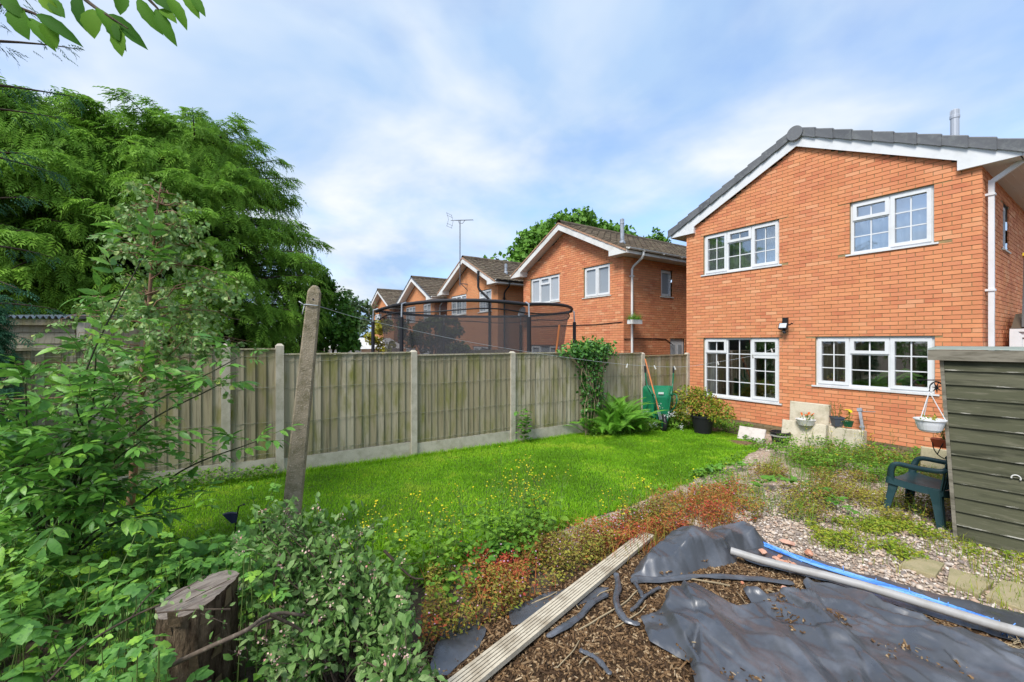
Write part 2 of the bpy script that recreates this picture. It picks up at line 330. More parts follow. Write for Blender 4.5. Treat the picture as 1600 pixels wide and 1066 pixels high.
def house(label, u0, v0, zs, far, og, bars, tilem, verge, c2, gutm, bricks, flue=None):
    zg = float(gz(u0)) - min(max((v0 - 7) * .03, 0), .8); hs = zs - zg
    root = thing('brick_house', label, 'house', (u0, v0, zg), group='brick houses in the row')
    win = [(3.0, 4.79, hs - 1.09, hs - .08), (.55, 1.73, hs - 1.09, hs - .08), (3.0, 4.79, hs - 4.16, hs - 2.70), (.54, 2.31, hs - 3.69, hs - 2.69)]
    swin = (1.78, 2.36, hs - 1.08, hs - .2)
    door = (2.25, 3.05, .05, 2.2) if v0 > 5 else None
    top = lambda t: hs + .06 + SL * (HW / 2 - abs(t - HW / 2))
    # mortar skin with the openings left out: columns of strips
    wl = MB()
    cuts = sorted({0, HW / 2, HW} | {x for q in win for x in q[:2]})
    for t0, t1 in zip(cuts[:-1], cuts[1:]):
        tm = (t0 + t1) / 2; hol = sorted([(q[2], q[3]) for q in win if q[0] < tm < q[1]]); z = -.3
        for (h0, h1) in hol + [(None, None)]:
            if h0 is None: V = [rear(t0, z, 0), rear(t1, z, 0), rear(t1, top(t1), 0), rear(t0, top(t0), 0)]
            else: V = [rear(t0, z, 0), rear(t1, z, 0), rear(t1, h0, 0), rear(t0, h0, 0)]; z = h1
            wl.add(V, [(3, 2, 1, 0)])
    wm = MORTAR if bricks else FARBRICK
    so = [swin] + ([door] if door else []); cuts = sorted({0, HD} | {x for q in so for x in q[:2]})
    for t0, t1 in zip(cuts[:-1], cuts[1:]):
        tm = (t0 + t1) / 2; hol = sorted([(q[2], q[3]) for q in so if q[0] < tm < q[1]]); z = -.3
        for (h0, h1) in hol + [(None, None)]:
            z1 = hs + .05 if h0 is None else h0
            wl.add([side(t0, z, 0), side(t1, z, 0), side(t1, z1, 0), side(t0, z1, 0)], [(0, 1, 2, 3)]); z = h1 if h1 else z
    wl.add([(0, HW, -.3), (HD, HW, -.3), (HD, HW, hs + .05), (0, HW, hs + .05)], [(3, 2, 1, 0)])
    wl.add([(HD, 0, -.3), (HD, HW, -.3), (HD, HW, hs + .05), (HD, HW / 2, top(HW / 2)), (HD, 0, hs + .05)], [(0, 1, 2, 3)]).add([(HD, HW, hs + .05), (HD, HW / 2, top(HW / 2)), (HD, 0, hs + .05)], [(2, 1, 0)])
    for q in win:   # reveals
        for f, a0, a1, z0, z1 in ((rear, *q),):
            wl.add([f(a0, z0, 0), f(a0, z1, 0), f(a0, z1, -.13), f(a0, z0, -.13)], [(0, 1, 2, 3)])
            wl.add([f(a1, z0, 0), f(a1, z1, 0), f(a1, z1, -.13), f(a1, z0, -.13)], [(3, 2, 1, 0)])
            wl.add([f(a0, z1, 0), f(a1, z1, 0), f(a1, z1, -.13), f(a0, z1, -.13)], [(0, 1, 2, 3)])
    wall = wl.obj('wall', wm, root)
    if bricks:
        loose = []
        bw, bh, cw, chh = .215, .065, .2262, .075
        def lay(f, L, holes, topf, dz0, off=0):
            nco = int((hs + 1.6 - dz0) / chh)
            for i in range(nco):
                z = dz0 + i * chh
                o0 = (i % 2) * cw / 2 - cw * .0 + off
                for k in range(-1, int(L / cw) + 2):
                    a0, a1 = max(o0 + k * cw - cw / 2, 0), min(o0 + k * cw + bw - cw / 2, L)
                    if a1 - a0 < .03: continue
                    parts = [(a0, a1)]; za, zc = z, z + bh
                    for (h0, h1, g0, g1) in holes:
                        if a0 < h1 and a1 > h0:
                            if z < g1 < z + bh - .012: za = g1 + .004
                            elif z + .012 < g0 - .03 < z + bh: zc = g0 - .032
                        if zc > g0 - .03 and za < g1:
                            n = []
                            for p, q in parts:
                                if q <= h0 or p >= h1: n.append((p, q))
                                else:
                                    if h0 - p > .03: n.append((p, h0 - .002))
                                    if q - h1 > .03: n.append((h1 + .002, q))
                            parts = n
                    for p, q in parts:
                        if z + .02 > topf((p + q) / 2) + .03: continue
                        loose.append((f, p, q, za, zc))
        lay(rear, HW, win, top, -.03)
        nrear = len(loose)
        lay(side, HD if og < .2 else 5.0, so, lambda t: hs + .04, -.03, .11)
        loose = [(f, p, q, z, i, z1) for i, (f, p, q, z, z1) in enumerate(loose)]
        rest = []; single = []
        if bricks == 'single':
            vis = [x for x in loose if x[4] < nrear and abs(x[2] - x[1] - bw) < .002 and abs(x[5] - x[3] - bh) < .002 and not (x[3] + zg < 1.76 and x[1] < 1.25)]
            single = sorted(vis, key=lambda x: x[1] + abs(x[3] - 2.2) * .35)[:300]
        sel = {x[4] for x in single}
        if single:
            var = []
            for k in range(14):
                mb_ = MB(); mb_.box((-.008 - .004 * R.uniform(), 0, 0), (.012, bw, bh), rnd=R.uniform()); var.append(mb_.mesh('brick', BRICK))
            for x in single:
                link('brick', var[int(R.integers(14))], wall, Matrix.Translation((0, x[1], x[3])))
        rb = MB()
        for (f, p, q, z, i, z1) in loose:
            if i in sel: continue
            damp = bricks == 'single' and z + zg < -.03 + float(gz(u0)) * 0
            fbox(rb, f, p, q, z, z1, -.012, .006 + .005 * R.uniform(), rnd=R.uniform(), mat=1 if (z < .13 + .05 * R.uniform()) else 0)
        o = rb.obj('bricks', [BRICK, ENGB], wall); o['kind'] = 'stuff'
    # ---- windows
    gm = GLASS if bricks == 'single' else GLASSF
    um = UPVC
    gu_ = GLASSU if gm is GLASS else gm; window(root, rear, *win[0], C3, bars, gu_, um); window(root, rear, *win[1], C2 if c2 == 'bars' else C2P, bars, gu_, um)
    window(root, rear, *win[2], C3L, bars, gm, um); window(root, rear, *win[3], C3R, bars, gm, um)
    window(root, side, *swin, [(1, [(1, 1, 1, 1)])], 0, GLASSF, um, flip=False)
    if door:
        d = MB(); fbox(d, side, door[0], door[1], door[2], door[3], -.09, -.04); 
        d = d.obj('door', UPVC, root)
        for x in (.12, .48):
            g = MB(); fbox(g, side, door[0] + x, door[0] + x + .2, 1.2, 2.0, -.04, -.032); g.obj('pane', GLASSF, d)
    # ---- roof
    zb = lambda t: hs + .07 + SL * (HW / 2 - abs(t - HW / 2)); OE = .42; bd = .25 if og < .2 else .21
    rf = MB(); xe = HD + .2
    for s_ in (0, 1):
        e0 = -OE if s_ == 0 else HW + OE; m = HW / 2
        P = [(e0, zb(e0) + bd), (m, zb(m) + bd), (m, zb(m) + bd + .03), (e0, zb(e0) + bd + .03)]
        rf.prism(P, lambda a, b_, d: (d, a, b_), -og + .01, xe, mat=0)
    roof = rf.obj('roof', tilem, root, fix=True)
    tl = MB(); nC = 11; ln = (HW / 2 + OE); ang = math.atan(SL); g = ln / nC
    for s_ in (0, 1):
        for c in range(nC):
            d0 = c * g; d1 = d0 + g * 1.18
            t0 = (-OE - .03 + d0) if s_ == 0 else HW + OE + .03 - d0; t1 = (-OE - .03 + d1) if s_ == 0 else HW + OE + .03 - d1
            zt = lambda t: zb(t) + bd + .03
            if s_ and og < .2: continue
            for k in range(int((xe + og) / .3)):
                x0 = -og + k * .3 + (c % 2) * .0; x1 = x0 + .292
                j = .006 * R.uniform(); lo, hi = zt(t0) + .052 + j, zt(t1) + .012 + j
                V = np.array([(x0, t0, lo - .03), (x1, t0, lo - .03), (x1, t1, hi - .014), (x0, t1, hi - .014), (x0, t0, lo), (x1, t0, lo), (x1, t1, hi), (x0, t1, hi)])
                if s_: V = V[[1, 0, 3, 2, 5, 4, 7, 6]]
                tl.hexa(V, rnd=R.uniform())
                # one roll on each tile
                xm = x0 + .2; tl.hexa([(xm - .035, t0, lo), (xm + .035, t0, lo), (xm + .035, t1, hi), (xm - .035, t1, hi), (xm - .015, t0, lo + .022), (xm + .015, t0, lo + .022), (xm + .015, t1, hi + .022), (xm - .015, t1, hi + .022)], rnd=R.uniform())
    o = tl.obj('roof_tiles', tilem, roof); o['kind'] = 'stuff'
    rd = MB(); zr = zb(HW / 2) + bd + .05
    for k in range(int((xe + og) / .45)):
        x0 = -og + k * .45; th = np.linspace(-.2, math.pi + .2, 7); V = []
        for x in (x0, x0 + .445):
            V += [(x, HW / 2 + .13 * math.cos(q), zr - .03 + .13 * math.sin(q) + .004 * (k % 2)) for q in th]
        i = np.arange(6); rd.add(V, np.stack((i, i + 1, i + 8, i + 7), -1), rnd=R.uniform())
    rd.obj('ridge_tiles', tilem, roof)
    # bargeboards with the boxed ends, and the soffits
    for s_ in (0, 1):
        sg = 1 if s_ == 0 else -1; T = lambda a: a if s_ == 0 else HW - a
        bb = MB(); P = [(T(.26), zb(T(.26))), (HW / 2, zb(HW / 2)), (HW / 2, zb(HW / 2) + bd), (T(.26), zb(T(.26)) + bd)]
        bb.prism(P, rear, og - .022, og)
        kz = hs + .03
        P = [(T(.26), kz), (T(.26), zb(T(.26)) + bd), (T(-OE), zb(T(-OE)) + bd), (T(-OE), kz)]
        bb.prism(P, rear, og - .02, og + .004)
        bb.prism([(T(.26), kz), (T(.26), zb(T(.26)) + bd - .01), (T(.24), zb(T(.24)) + bd - .01), (T(.24), kz)], rear, .002, og - .02)
        bb.obj('bargeboard', UPVC if og < .2 else UPVCD, root, fix=True)
        sf = MB()
        if og > .2: sf.prism([(T(.26), zb(T(.26)) + .03), (HW / 2, zb(HW / 2) + .03), (HW / 2, zb(HW / 2) + .04), (T(.26), zb(T(.26)) + .04)], rear, .004, og - .022)
        sf.box((-og + .02, T(-OE + .02), kz + .002), (HD, T(-.004), kz + .014)); sf.box((-og + .02, T(.24), kz + .002), (-.012, T(-.004), kz + .013))
        for q in range(1, 4): sf.box((-og + .02, T(-OE + .1 * q), kz - .001), (HD, T(-OE + .1 * q + .006), kz + .003), mat=1)
        sf.obj('soffit', [SOFF, BLACKP if False else UPVCD], root, fix=True)
        fa = MB(); fa.box((-og + .01, T(-OE), kz - .004), (HD, T(-OE - .018), kz + .17)); fa.obj('fascia', UPVC if og < .2 else UPVCD, root)
        gu = MB(); th = np.linspace(math.pi, 2 * math.pi, 7); yc = T(-OE - .075); V = []
        for x in (-og + .03, HD): V += [(x, yc + .055 * math.cos(q), kz + .15 + .055 * math.sin(q)) for q in th]
        for x in (-og + .03, HD): V += [(x, yc + .048 * math.cos(q), kz + .15 + .048 * math.sin(q)) for q in th]
        i = np.arange(6); gu.add(V, np.concatenate((np.stack((i, i + 1, i + 8, i + 7), -1), np.stack((i + 14, i + 21, i + 22, i + 15), -1), [(0, 14, 21, 7), (6, 13, 27, 20)])))
        gu.prism([(yc + .05 * math.cos(q), kz + .15 + .05 * math.sin(q)) for q in th], lambda a, b_, d: (d, a, b_), -og + .03, -og + .036)
        for x in np.arange(.3, HD, .9): gu.box((x, yc - .062, kz + .085), (x + .03, T(-OE - .016), kz + .1))
        gu.obj('gutter', gutm, root)
    # verge
    vg = []
    if og < .2:      # cloaked dry-verge units, one part each
        n = 10
        for s_ in (0, 1):
            for k in range(n):
                T = lambda a: a if s_ == 0 else HW - a
                a0 = -OE - .06 + (HW / 2 + OE + .0) * k / n; a1 = -OE - .06 + (HW / 2 + OE) * (k + 1.12) / n; a1 = min(a1, HW / 2 - .02)
                m_ = MB(); st = .02
                z0, z1 = zb(T(a0)) + bd - .02, zb(T(a1)) + bd - .02
                # outer cheek, flared at its lower end
                V = [(-og - .035 - st, T(a0), z0 - .02), (-og - .035, T(a1), z1 + .0), (-og - .02, T(a1), z1 + .0), (-og - .02, T(a0), z0 - .02),
                     (-og - .045 - st, T(a0), z0 + .15 + st), (-og - .035, T(a1), z1 + .15), (-og - .02, T(a1), z1 + .15), (-og - .02, T(a0), z0 + .15 + st)]
                m_.hexa(V, rnd=R.uniform())
                V = [(-og - .04 - st, T(a0), z0 + .135), (-og - .035, T(a1), z1 + .135), (.12, T(a1), z1 + .135), (.12, T(a0), z0 + .135),
                     (-og - .02 - st, T(a0), z0 + .17 + st), (-og - .02, T(a1), z1 + .165), (.12, T(a1), z1 + .165), (.12, T(a0), z0 + .17 + st)]
                m_.hexa(V, rnd=R.uniform()); m_.obj('verge_tile', TGREY, roof, fix=True)
        m_ = MB(); zr0 = zb(HW / 2) + bd + .01
        th = np.linspace(0, 2 * math.pi, 25)[:-1]; m_.prism([(HW / 2 + .15 * math.cos(q), zr0 + .15 * math.sin(q)) for q in th], rear, og + .03, og + .075)
        m_.obj('ridge_end_cap', TGREY, roof, fix=True)
    else:
        m_ = MB()
        for s_ in (0, 1):
            T = lambda a: a if s_ == 0 else HW - a
            n = 22
            for k in range(n):
                a0 = -OE + (HW / 2 + OE) * k / n; a1 = -OE + (HW / 2 + OE) * (k + .94) / n
                z0, z1 = zb(T(a0)) + bd, zb(T(a1)) + bd; e = .012 * R.uniform()
                m_.hexa([(-og - .02 - e, T(a0), z0), (-og - .02 - e, T(a1), z1), (-og + .1, T(a1), z1), (-og + .1, T(a0), z0), (-og - .02 - e, T(a0), z0 + .055), (-og - .02 - e, T(a1), z1 + .05), (-og + .1, T(a1), z1 + .05), (-og + .1, T(a0), z0 + .055)], rnd=R.uniform())
        m_.obj('verge', verge, roof, fix=True)
    # downpipe on the side wall
    dp = MB(); kz = hs + .03; yc = -OE - .075
    if og < .2:
        dp.beam((.22, yc + .02, kz + .1), (.22, yc + .02, kz + .02), .065, .065, (1, 0, 0)); dp.beam((.22, yc + .03, kz + .05), (.22, -.09, kz - .22), .064, .064, (1, 0, 0)); dp.beam((.22, -.075, kz - .2), (.22, -.075, .05), .065, .065, (1, 0, 0))
        for z in (kz - .45, kz - 2.0, kz - 3.4): dp.box((.17, -.12, z), (.27, -.001, z + .035))
    else:
        dp.tube([(.3, yc, kz + .12), (.3, yc, kz - .02), (.3, yc + .05, kz - .1), (.3, -.12, kz - .3), (.3, -.07, kz - .38), (.3, -.07, .05)], .036, 10)
        for z in (kz - .6, kz - 2.0, kz - 3.4): dp.box((.25, -.12, z), (.35, -.001, z + .03))
    dp.obj('downpipe', gutm, root)
    if flue:
        x, t, hgt = flue; z0 = zb(t) + bd; fl = MB()
        fl.lathe([(.10, z0 - .08), (.10, z0 + .10), (.085, z0 + .12), (.062, z0 + .14), (.062, z0 + hgt - .18), (.07, z0 + hgt - .17), (.07, z0 + hgt - .12), (.06, z0 + hgt - .11), (.06, z0 + hgt - .02), (.04, z0 + hgt), (.002, z0 + hgt)], (x, t, 0), 14)
        for q in np.arange(8) * math.pi / 4: fl.box((x + .06 * math.cos(q) - .006, t + .06 * math.sin(q) - .006, z0 + hgt - .12), (x + .06 * math.cos(q) + .006, t + .06 * math.sin(q) + .006, z0 + hgt - .02))
        fl.obj('flue', mat('flue_metal', (.42, .45, .5), .45, metal=.2) if og < .2 else STEEL, root, smooth=False)
    return root, hs, zg, win
FARBRICK = mat('far_brickwork', (.61, .24, .105), .9, noise=(2.5, (.67, .285, .13), .4, .7), noise2=(1.0, (.50, .18, .085), .5, .7, (3, 3, 14)), spec=.12)
def far_courses(m):   # mortar joints too far off to model: brick texture in the material
    nt = m.node_tree; N = nt.nodes; L = nt.links; P = N['Principled BSDF']; g = N.new('ShaderNodeNewGeometry'); sp = N.new('ShaderNodeSeparateXYZ'); L.new(g.outputs['Position'], sp.inputs[0])
    ad = N.new('ShaderNodeMath'); L.new(sp.outputs[0], ad.inputs[0]); L.new(sp.outputs[1], ad.inputs[1]); cb = N.new('ShaderNodeCombineXYZ'); L.new(ad.outputs[0], cb.inputs[0]); L.new(sp.outputs[2], cb.inputs[1])
    br = N.new('ShaderNodeTexBrick'); br.inputs['Scale'].default_value = 1; br.inputs['Mortar Size'].default_value = .006; br.inputs['Brick Width'].default_value = .226; br.inputs['Row Height'].default_value = .075
    L.new(cb.outputs[0], br.inputs[0]); mx = N.new('ShaderNodeMixRGB'); mx.inputs[2].default_value = (.36, .26, .14, 1)
    old = P.inputs['Base Color'].links[0].from_socket; L.new(br.outputs['Fac'], mx.inputs[0]); L.new(old, mx.inputs[1]); L.new(mx.outputs[0], P.inputs['Base Color'])
far_courses(FARBRICK)
H1, hs1, zg1, win1 = house('nearest brick house with grey verge tiles and a black floodlight on its rear wall', 10.0, 1.43, 4.62, 0, .085, 1, TGREY, None, 'bars', UPVC, 'single', (1.2, .51, .98))
H2, hs2, zg2, _ = house('brick house next beyond the board fence with a green planter on its downpipe', 9.78, 8.68, 4.38, 1, .36, 0, TBROWN, VMORT, 'plain', UPVCD, 'joined', (.5, .5, .85))
H3, hs3, zg3, _ = house('brick house with the tall television aerial at its gable and black pipes', 9.53, 15.57, 4.28, 1, .40, 1, TBROWN, VMORT, 'bars', BLACKP, None, (.9, .75, .5))
H4, hs4, zg4, _ = house('small distant brick house with dark slate coloured verges, fourth in the row', 9.22, 21.84, 4.10, 1, .40, 1, TBROWN, TSLATE, 'bars', UPVCD, None, (1.5, .6, 1.0))
H5, hs5, zg5, _ = house('farthest visible brick house at the left end of the row', 9.0, 28.34, 3.99, 1, .40, 1, TBROWN, TBROWN, 'bars', BLACKP, None, (1.5, .6, 1.0))
# rooms behind the glass of the nearest house
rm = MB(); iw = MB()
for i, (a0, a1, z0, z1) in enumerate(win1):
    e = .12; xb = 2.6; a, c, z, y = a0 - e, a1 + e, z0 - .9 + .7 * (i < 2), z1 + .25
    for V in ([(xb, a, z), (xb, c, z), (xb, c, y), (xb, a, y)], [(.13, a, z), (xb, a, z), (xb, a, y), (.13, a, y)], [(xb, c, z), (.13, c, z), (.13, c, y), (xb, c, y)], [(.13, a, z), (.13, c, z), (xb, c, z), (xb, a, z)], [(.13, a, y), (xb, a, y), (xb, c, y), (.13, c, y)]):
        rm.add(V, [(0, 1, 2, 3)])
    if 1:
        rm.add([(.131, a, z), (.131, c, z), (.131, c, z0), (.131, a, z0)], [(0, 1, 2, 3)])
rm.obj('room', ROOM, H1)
def curtain(a0, a1, z0, z1, x, m, name):
    n = 60; a = np.linspace(a0, a1, n); d = x + .03 * np.sin(np.linspace(0, n * .9, n)) + .02 * fbm(a * 9, a * 0); V = np.concatenate((np.stack((d, a, np.full(n, z0)), -1), np.stack((d, a, np.full(n, z1)), -1)))
    i = np.arange(n - 1); MB().add(V, np.stack((i, i + 1, i + 1 + n, i + n), -1)).obj(name, m, H1, smooth=True)
a0, a1, z0, z1 = win1[0]
curtain(a1 - .56, a1 + .22, z0 - .05, z1 + .1, .17, NETC, 'net_curtain'); curtain(a0 - .1, a0 + .34, z0 - .05, z1 + .1, .17, BLIND, 'net_curtain'); curtain(a0 + .2, a1 - .4, z0 - .05, z1 + .1, .24, mat('far_net', (.62, .65, .68), .9, trans=.3), 'net_curtain')
a0, a1, z0, z1 = win1[1]
MB().box((.19, a0 + .02, z1 - .36), (.20, a1 - .6, z1)).obj('roller_blind', BLIND, H1); MB().box((.19, a1 - .57, z1 - .3), (.20, a1 - .02, z1)).obj('roller_blind', BLIND, H1)
curtain(a0 - .05, a1 + .2, z0 - .05, z1 + .05, .26, mat('grey_net', (.50, .53, .58), .9), 'net_curtain')
a0, a1, z0, z1 = win1[2]; curtain(a1 - .16, a1 + .1, z0 - .1, z1, .3, NETC, 'net_curtain')
# floodlight with its sensor, on the rear wall of the nearest house
fl = MB(); zf = 2.16 - zg1; t = 2.86
fl.box((-.07, t - .05, zf + .08), (-.002, t + .05, zf + .19)); fl.beam((-.04, t, zf + .10), (-.10, t, zf + .02), .03, .03); fl.beam((-.09, t, zf - .06), (-.13, t - .01, zf - .13), .05, .05)
m_ = Matrix.Translation((-.13, t, zf - .0)) @ Matrix.Rotation(math.radians(28), 4, 'Y')
fl.box((-.03, -.085, -.07), (.03, .085, .07), m=m_); fl.tube([(-.1, t - .1, zf + .02), (-.12, t - .16, zf + .06), (-.13, t - .18, zf + .05)], .012, 6); fl.lathe([(.03, -.02), (.035, .0), (.03, .03), (.001, .03)], (-.12, t - .02, zf - .14), 10)
fo = fl.obj('floodlight', BLACKP, H1)
g_ = MB(); g_.box((-.034, -.07, -.055), (-.0305, .07, .055), m=m_); g_.obj('lamp_glass', mat('lamp_glass', (.55, .58, .6), .08, spec=.8), fo)
# the lean-to porch beside the nearest house, with the propped pole
zz = lambda h: h - zg1
po = thing('side_porch', 'white upvc side porch against the right wall of the nearest house', 'porch', (11.2, 1.3, zg1))
pm = MB(); pm.box((.62, -1.2, 0), (2.6, -.0, 1.92 - zg1)); pm.obj('wall', FARBRICK, po)
pm = MB(); pm.box((.5, -1.3, 1.92 - zg1), (2.7, .02, 2.0 - zg1)); pm.box((.46, -1.35, 2.005 - zg1), (2.7, .03, 2.06 - zg1)); pm.obj('fascia', UPVC, po)
pm = MB(); pm.hexa([(.5, -1.3, 2.07 - zg1), (2.7, -1.3, 2.07 - zg1), (2.7, .02, 2.07 - zg1), (.5, .02, 2.07 - zg1), (1.0, -1.2, 2.35 - zg1), (2.7, -1.2, 2.35 - zg1), (2.7, .02, 2.35 - zg1), (1.0, .02, 2.35 - zg1)]); pm.obj('roof', TBROWN, po)
pm = MB(); pm.box((.54, -1.2, .1), (.615, -.02, 1.88 - zg1)); d_ = pm.obj('door', UPVC, po); pm = MB(); pm.box((.52, -1.0, 1.0), (.538, -.3, 1.80 - zg1)); pm.obj('pane', GLASSF, d_)
pm = MB(); pm.box((.0, -.16, 1.2), (.06, -.02, 1.9 - zg1)); pm.prism([(-.2, 1.9 - zg1), (-.02, 1.9 - zg1), (-.02, 2.0 - zg1), (-.08, 2.03 - zg1)], lambda a, b_, d: (d, a, b_), .0, .06); pm.obj('gate_post', UPVC, po, fix=True)
po2 = MB(); po2.beam((11.72, 1.18, 2.08), (12.35, 1.22, 3.42), .035, .06); po2.beam((12.35, 1.22, 3.42), (12.38, 1.22, 3.48), .06, .09, rnd=.9, mat=1)
tag(po2.obj('propped_pole', [BLACKP, mat('yellow_cap', (.75, .5, .02), .5)]), 'black pole with a yellow end leaning on the side wall above the porch roof', 'pole')
# television aerial on the third house
ae = MB(); x, t = -.42, 2.85; z0, z1 = 4.77 - zg3, 7.75 - zg3
ae.tube([(x, t, z0 - .25), (x, t, z1)], .024, 8); ae.beam((x, t, z0 - .12), (-.002, t, z0 - .12), .03, .04); ae.beam((x + .05, t, z0 - .12), (-.002, t, z0 - .42), .03, .03)
dr = np.array((.50, -.84, -.10)); c0 = np.array((x, t, z1)); p0 = c0 - dr * .55; p1 = c0 + dr * .75; ae.tube([p0, p1], .014, 6)
sd_ = unit(np.cross(dr, (0, 0, 1)))
for k in np.linspace(0, 1, 16): q = p0 + (p1 - p0) * (.22 + .78 * k); ae.tube([q - sd_ * .08, q + sd_ * .08], .007, 5)
for a in (-.32, -.2, .2, .32): q = p0 + np.array((0, 0, a)) - dr * abs(a) * .3; ae.tube([q - sd_ * .25, q + sd_ * .25], .007, 5)
for s_ in (-.2, .2): ae.tube([p0 + sd_ * s_ + np.array((0, 0, .34)) - dr * .1, p0 + sd_ * s_, p0 + sd_ * s_ - np.array((0, 0, .34)) - dr * .1], .007, 5)
ae.tube([c0 + dr * .3, c0 + dr * .15 - np.array((0, 0, .16)), c0 - dr * .05 - np.array((0, 0, .14)), c0 - dr * .1], .012, 6)
ae.obj('television_aerial', mat('aerial_metal', (.12, .13, .15), .5), H3)
sp_ = MB(); z0 = hs3 + .62; sp_.tube([(-.45, .95, z0 + .1), (-.45, .95, z0 - .62), (-.42, .9, z0 - .75), (-.12, .62, z0 - 1.15), (-.08, .58, z0 - 1.3), (-.08, .58, .1)], .055, 10)
sp_.tube([(-.06, .58, 1.9), (-.06, 1.3, 2.0)], .03, 8); sp_.obj('soil_pipe', BLACKP, H3)
sd2 = MB(); sd2.lathe([(.001, 0), (.12, .015), (.21, .05), (.25, .085)], (-.22, 4.98, 2.95 - zg2), 16, m=Matrix.Rotation(math.radians(-70), 3, 'Y').to_4x4()); sd2.tube([(-.002, 4.98, 2.85 - zg2), (-.15, 4.98, 2.85 - zg2), (-.2, 4.98, 2.95 - zg2)], .015, 6); sd2.obj('satellite_dish', mat('dish_grey', (.10, .10, .11), .5), H2)
# cable, planter on the second house
cb = MB(); zc = 2.42 - zg2; cb.tube([(-.03, HW, zc), (-.03, 3.5, zc - .02), (-.03, 1.2, zc - .04), (-.02, .02, zc)], .012, 5)
cb.tube([(.0, -.02, 1.9 - zg2), (1.4, -.02, 1.92 - zg2), (2.0, -.02, 1.9 - zg2), (2.4, -.02, 1.7 - zg2)], .012, 5); cb.obj('cable', BLACKP, H2)
pl = thing('wall_planter', 'white trough of grassy green leaves strapped round a white downpipe', 'planter', (9.98, 8.42, 2.35))
MB().box((-.22, -.1, 0), (.22, .1, .13)).obj('trough', UPVCD, pl)
gm_ = MB(); N_ = 260; p = np.stack((rnds(N_, -.22, .22), rnds(N_, -.1, .1), np.full(N_, .11)), -1); d = unit(np.stack((rnds(N_, -1, 1), rnds(N_, -1, 1), rnds(N_, .3, 1.5)), -1)); e = p + d * rnds(N_, .12, .32)[:, None]; sd_ = unit(np.cross(d, (0, 0, 1.))) * .008
gm_.add(np.stack((p - sd_, p + sd_, e), 1), np.arange(N_ * 3).reshape(-1, 3), rnds(N_))
GRASSY = mat('trough_leaves', [(.12, .26, .03), (.2, .38, .05)], .6, trans=.3); gm_.obj('leaves', GRASSY, pl)
# ---------------------------------------------------------------- the board fence
fe = thing('garden_fence', 'weathered board fence with concrete posts along the lawn', 'fence', (0, 6.65, 0))
posts = [(-3.98, 1.83), (-2.05, 1.83), (-.122, 1.806), (.497, 1.804), (2.434, 1.69), (4.388, 1.644), (6.34, 1.604), (8.14, 1.563), (9.94, 1.534)]
ptop = [1.76, 1.75, 1.725, 1.648, 1.60, 1.595, 1.545, 1.475]
for x, zt in posts:
    m_ = MB(); z0 = float(gz(x)) - .25; s_ = .05
    m_.box((x - s_, -s_, z0), (x + s_, s_, zt - .03)); m_.hexa([(x - s_, -s_, zt - .03), (x + s_, -s_, zt - .03), (x + s_, s_, zt - .03), (x - s_, s_, zt - .03), (x - .022, -.022, zt), (x + .022, -.022, zt), (x + .022, .022, zt), (x - .022, .022, zt)])
    m_.obj('fence_post', CONC, fe)
bvar = {}
for (i, ((xa, _), (xb, _))) in enumerate(zip(posts[:-1], posts[1:])):
    zt = ptop[i]; a, c = xa + .052, xb - .052; g0 = float(gz((a + c) / 2)); zb_ = g0 + .22 + .015 * R.uniform()
    m_ = MB(); m_.hexa([(a, -.022, g0 - .2), (c, -.022, g0 - .2), (c, .022, g0 - .2), (a, .022, g0 - .2), (a, -.022, zb_), (c, -.022, zb_ - .01), (c, .022, zb_ - .01), (a, .022, zb_)]); m_.obj('gravel_board', CONC, fe)
    pa = MB()   # battens behind the boards and the capping
    for z in (zb_ + .12, (zb_ + zt) / 2, zt - .12): pa.box((a, .018, z - .03), (c, .045, z + .03), rnd=R.uniform())
    pa.box((a, -.036, zt - .005), (c, .04, zt + .015), rnd=R.uniform())
    pan = pa.obj('fence_panel', FENCE, fe)
    n = max(4, int(round((c - a) / .117))); wd = (c - a) / n
    for k in range(n):
        key = (round(wd, 3), i, int(R.integers(6)))
        if key not in bvar:
            q = MB(); h_ = zt - zb_ - .008; w_ = wd + .018
            q.hexa([(0, .0, 0), (w_, -.020, 0), (w_, -.008, 0), (0, .008, 0), (0, .0, h_), (w_, -.020, h_), (w_, -.008, h_), (0, .008, h_)], rnd=R.uniform()); bvar[key] = q.mesh('board', FENCE)
        j = R.uniform(-.012, .0)
        link('board', bvar[key], pan, Matrix.Translation((a + k * wd + R.uniform(-.004, .004), R.uniform(-.004, .003), zb_ + .004 + j)) @ Matrix.Rotation(R.uniform(-.006, .006), 4, 'Y'))
    wr = MB()
    for z in (zb_ + .06, zb_ + .5, zb_ + .98, zt - .09):
        xs = np.linspace(a, c, 14); wr.tube(np.stack((xs, np.full(14, -.025), z + .012 * (fbm(xs * 3, xs * 0 + z * 9) - .5) * 2), -1), .0026, 4)
    wr.obj('wire', WIRE, pan)
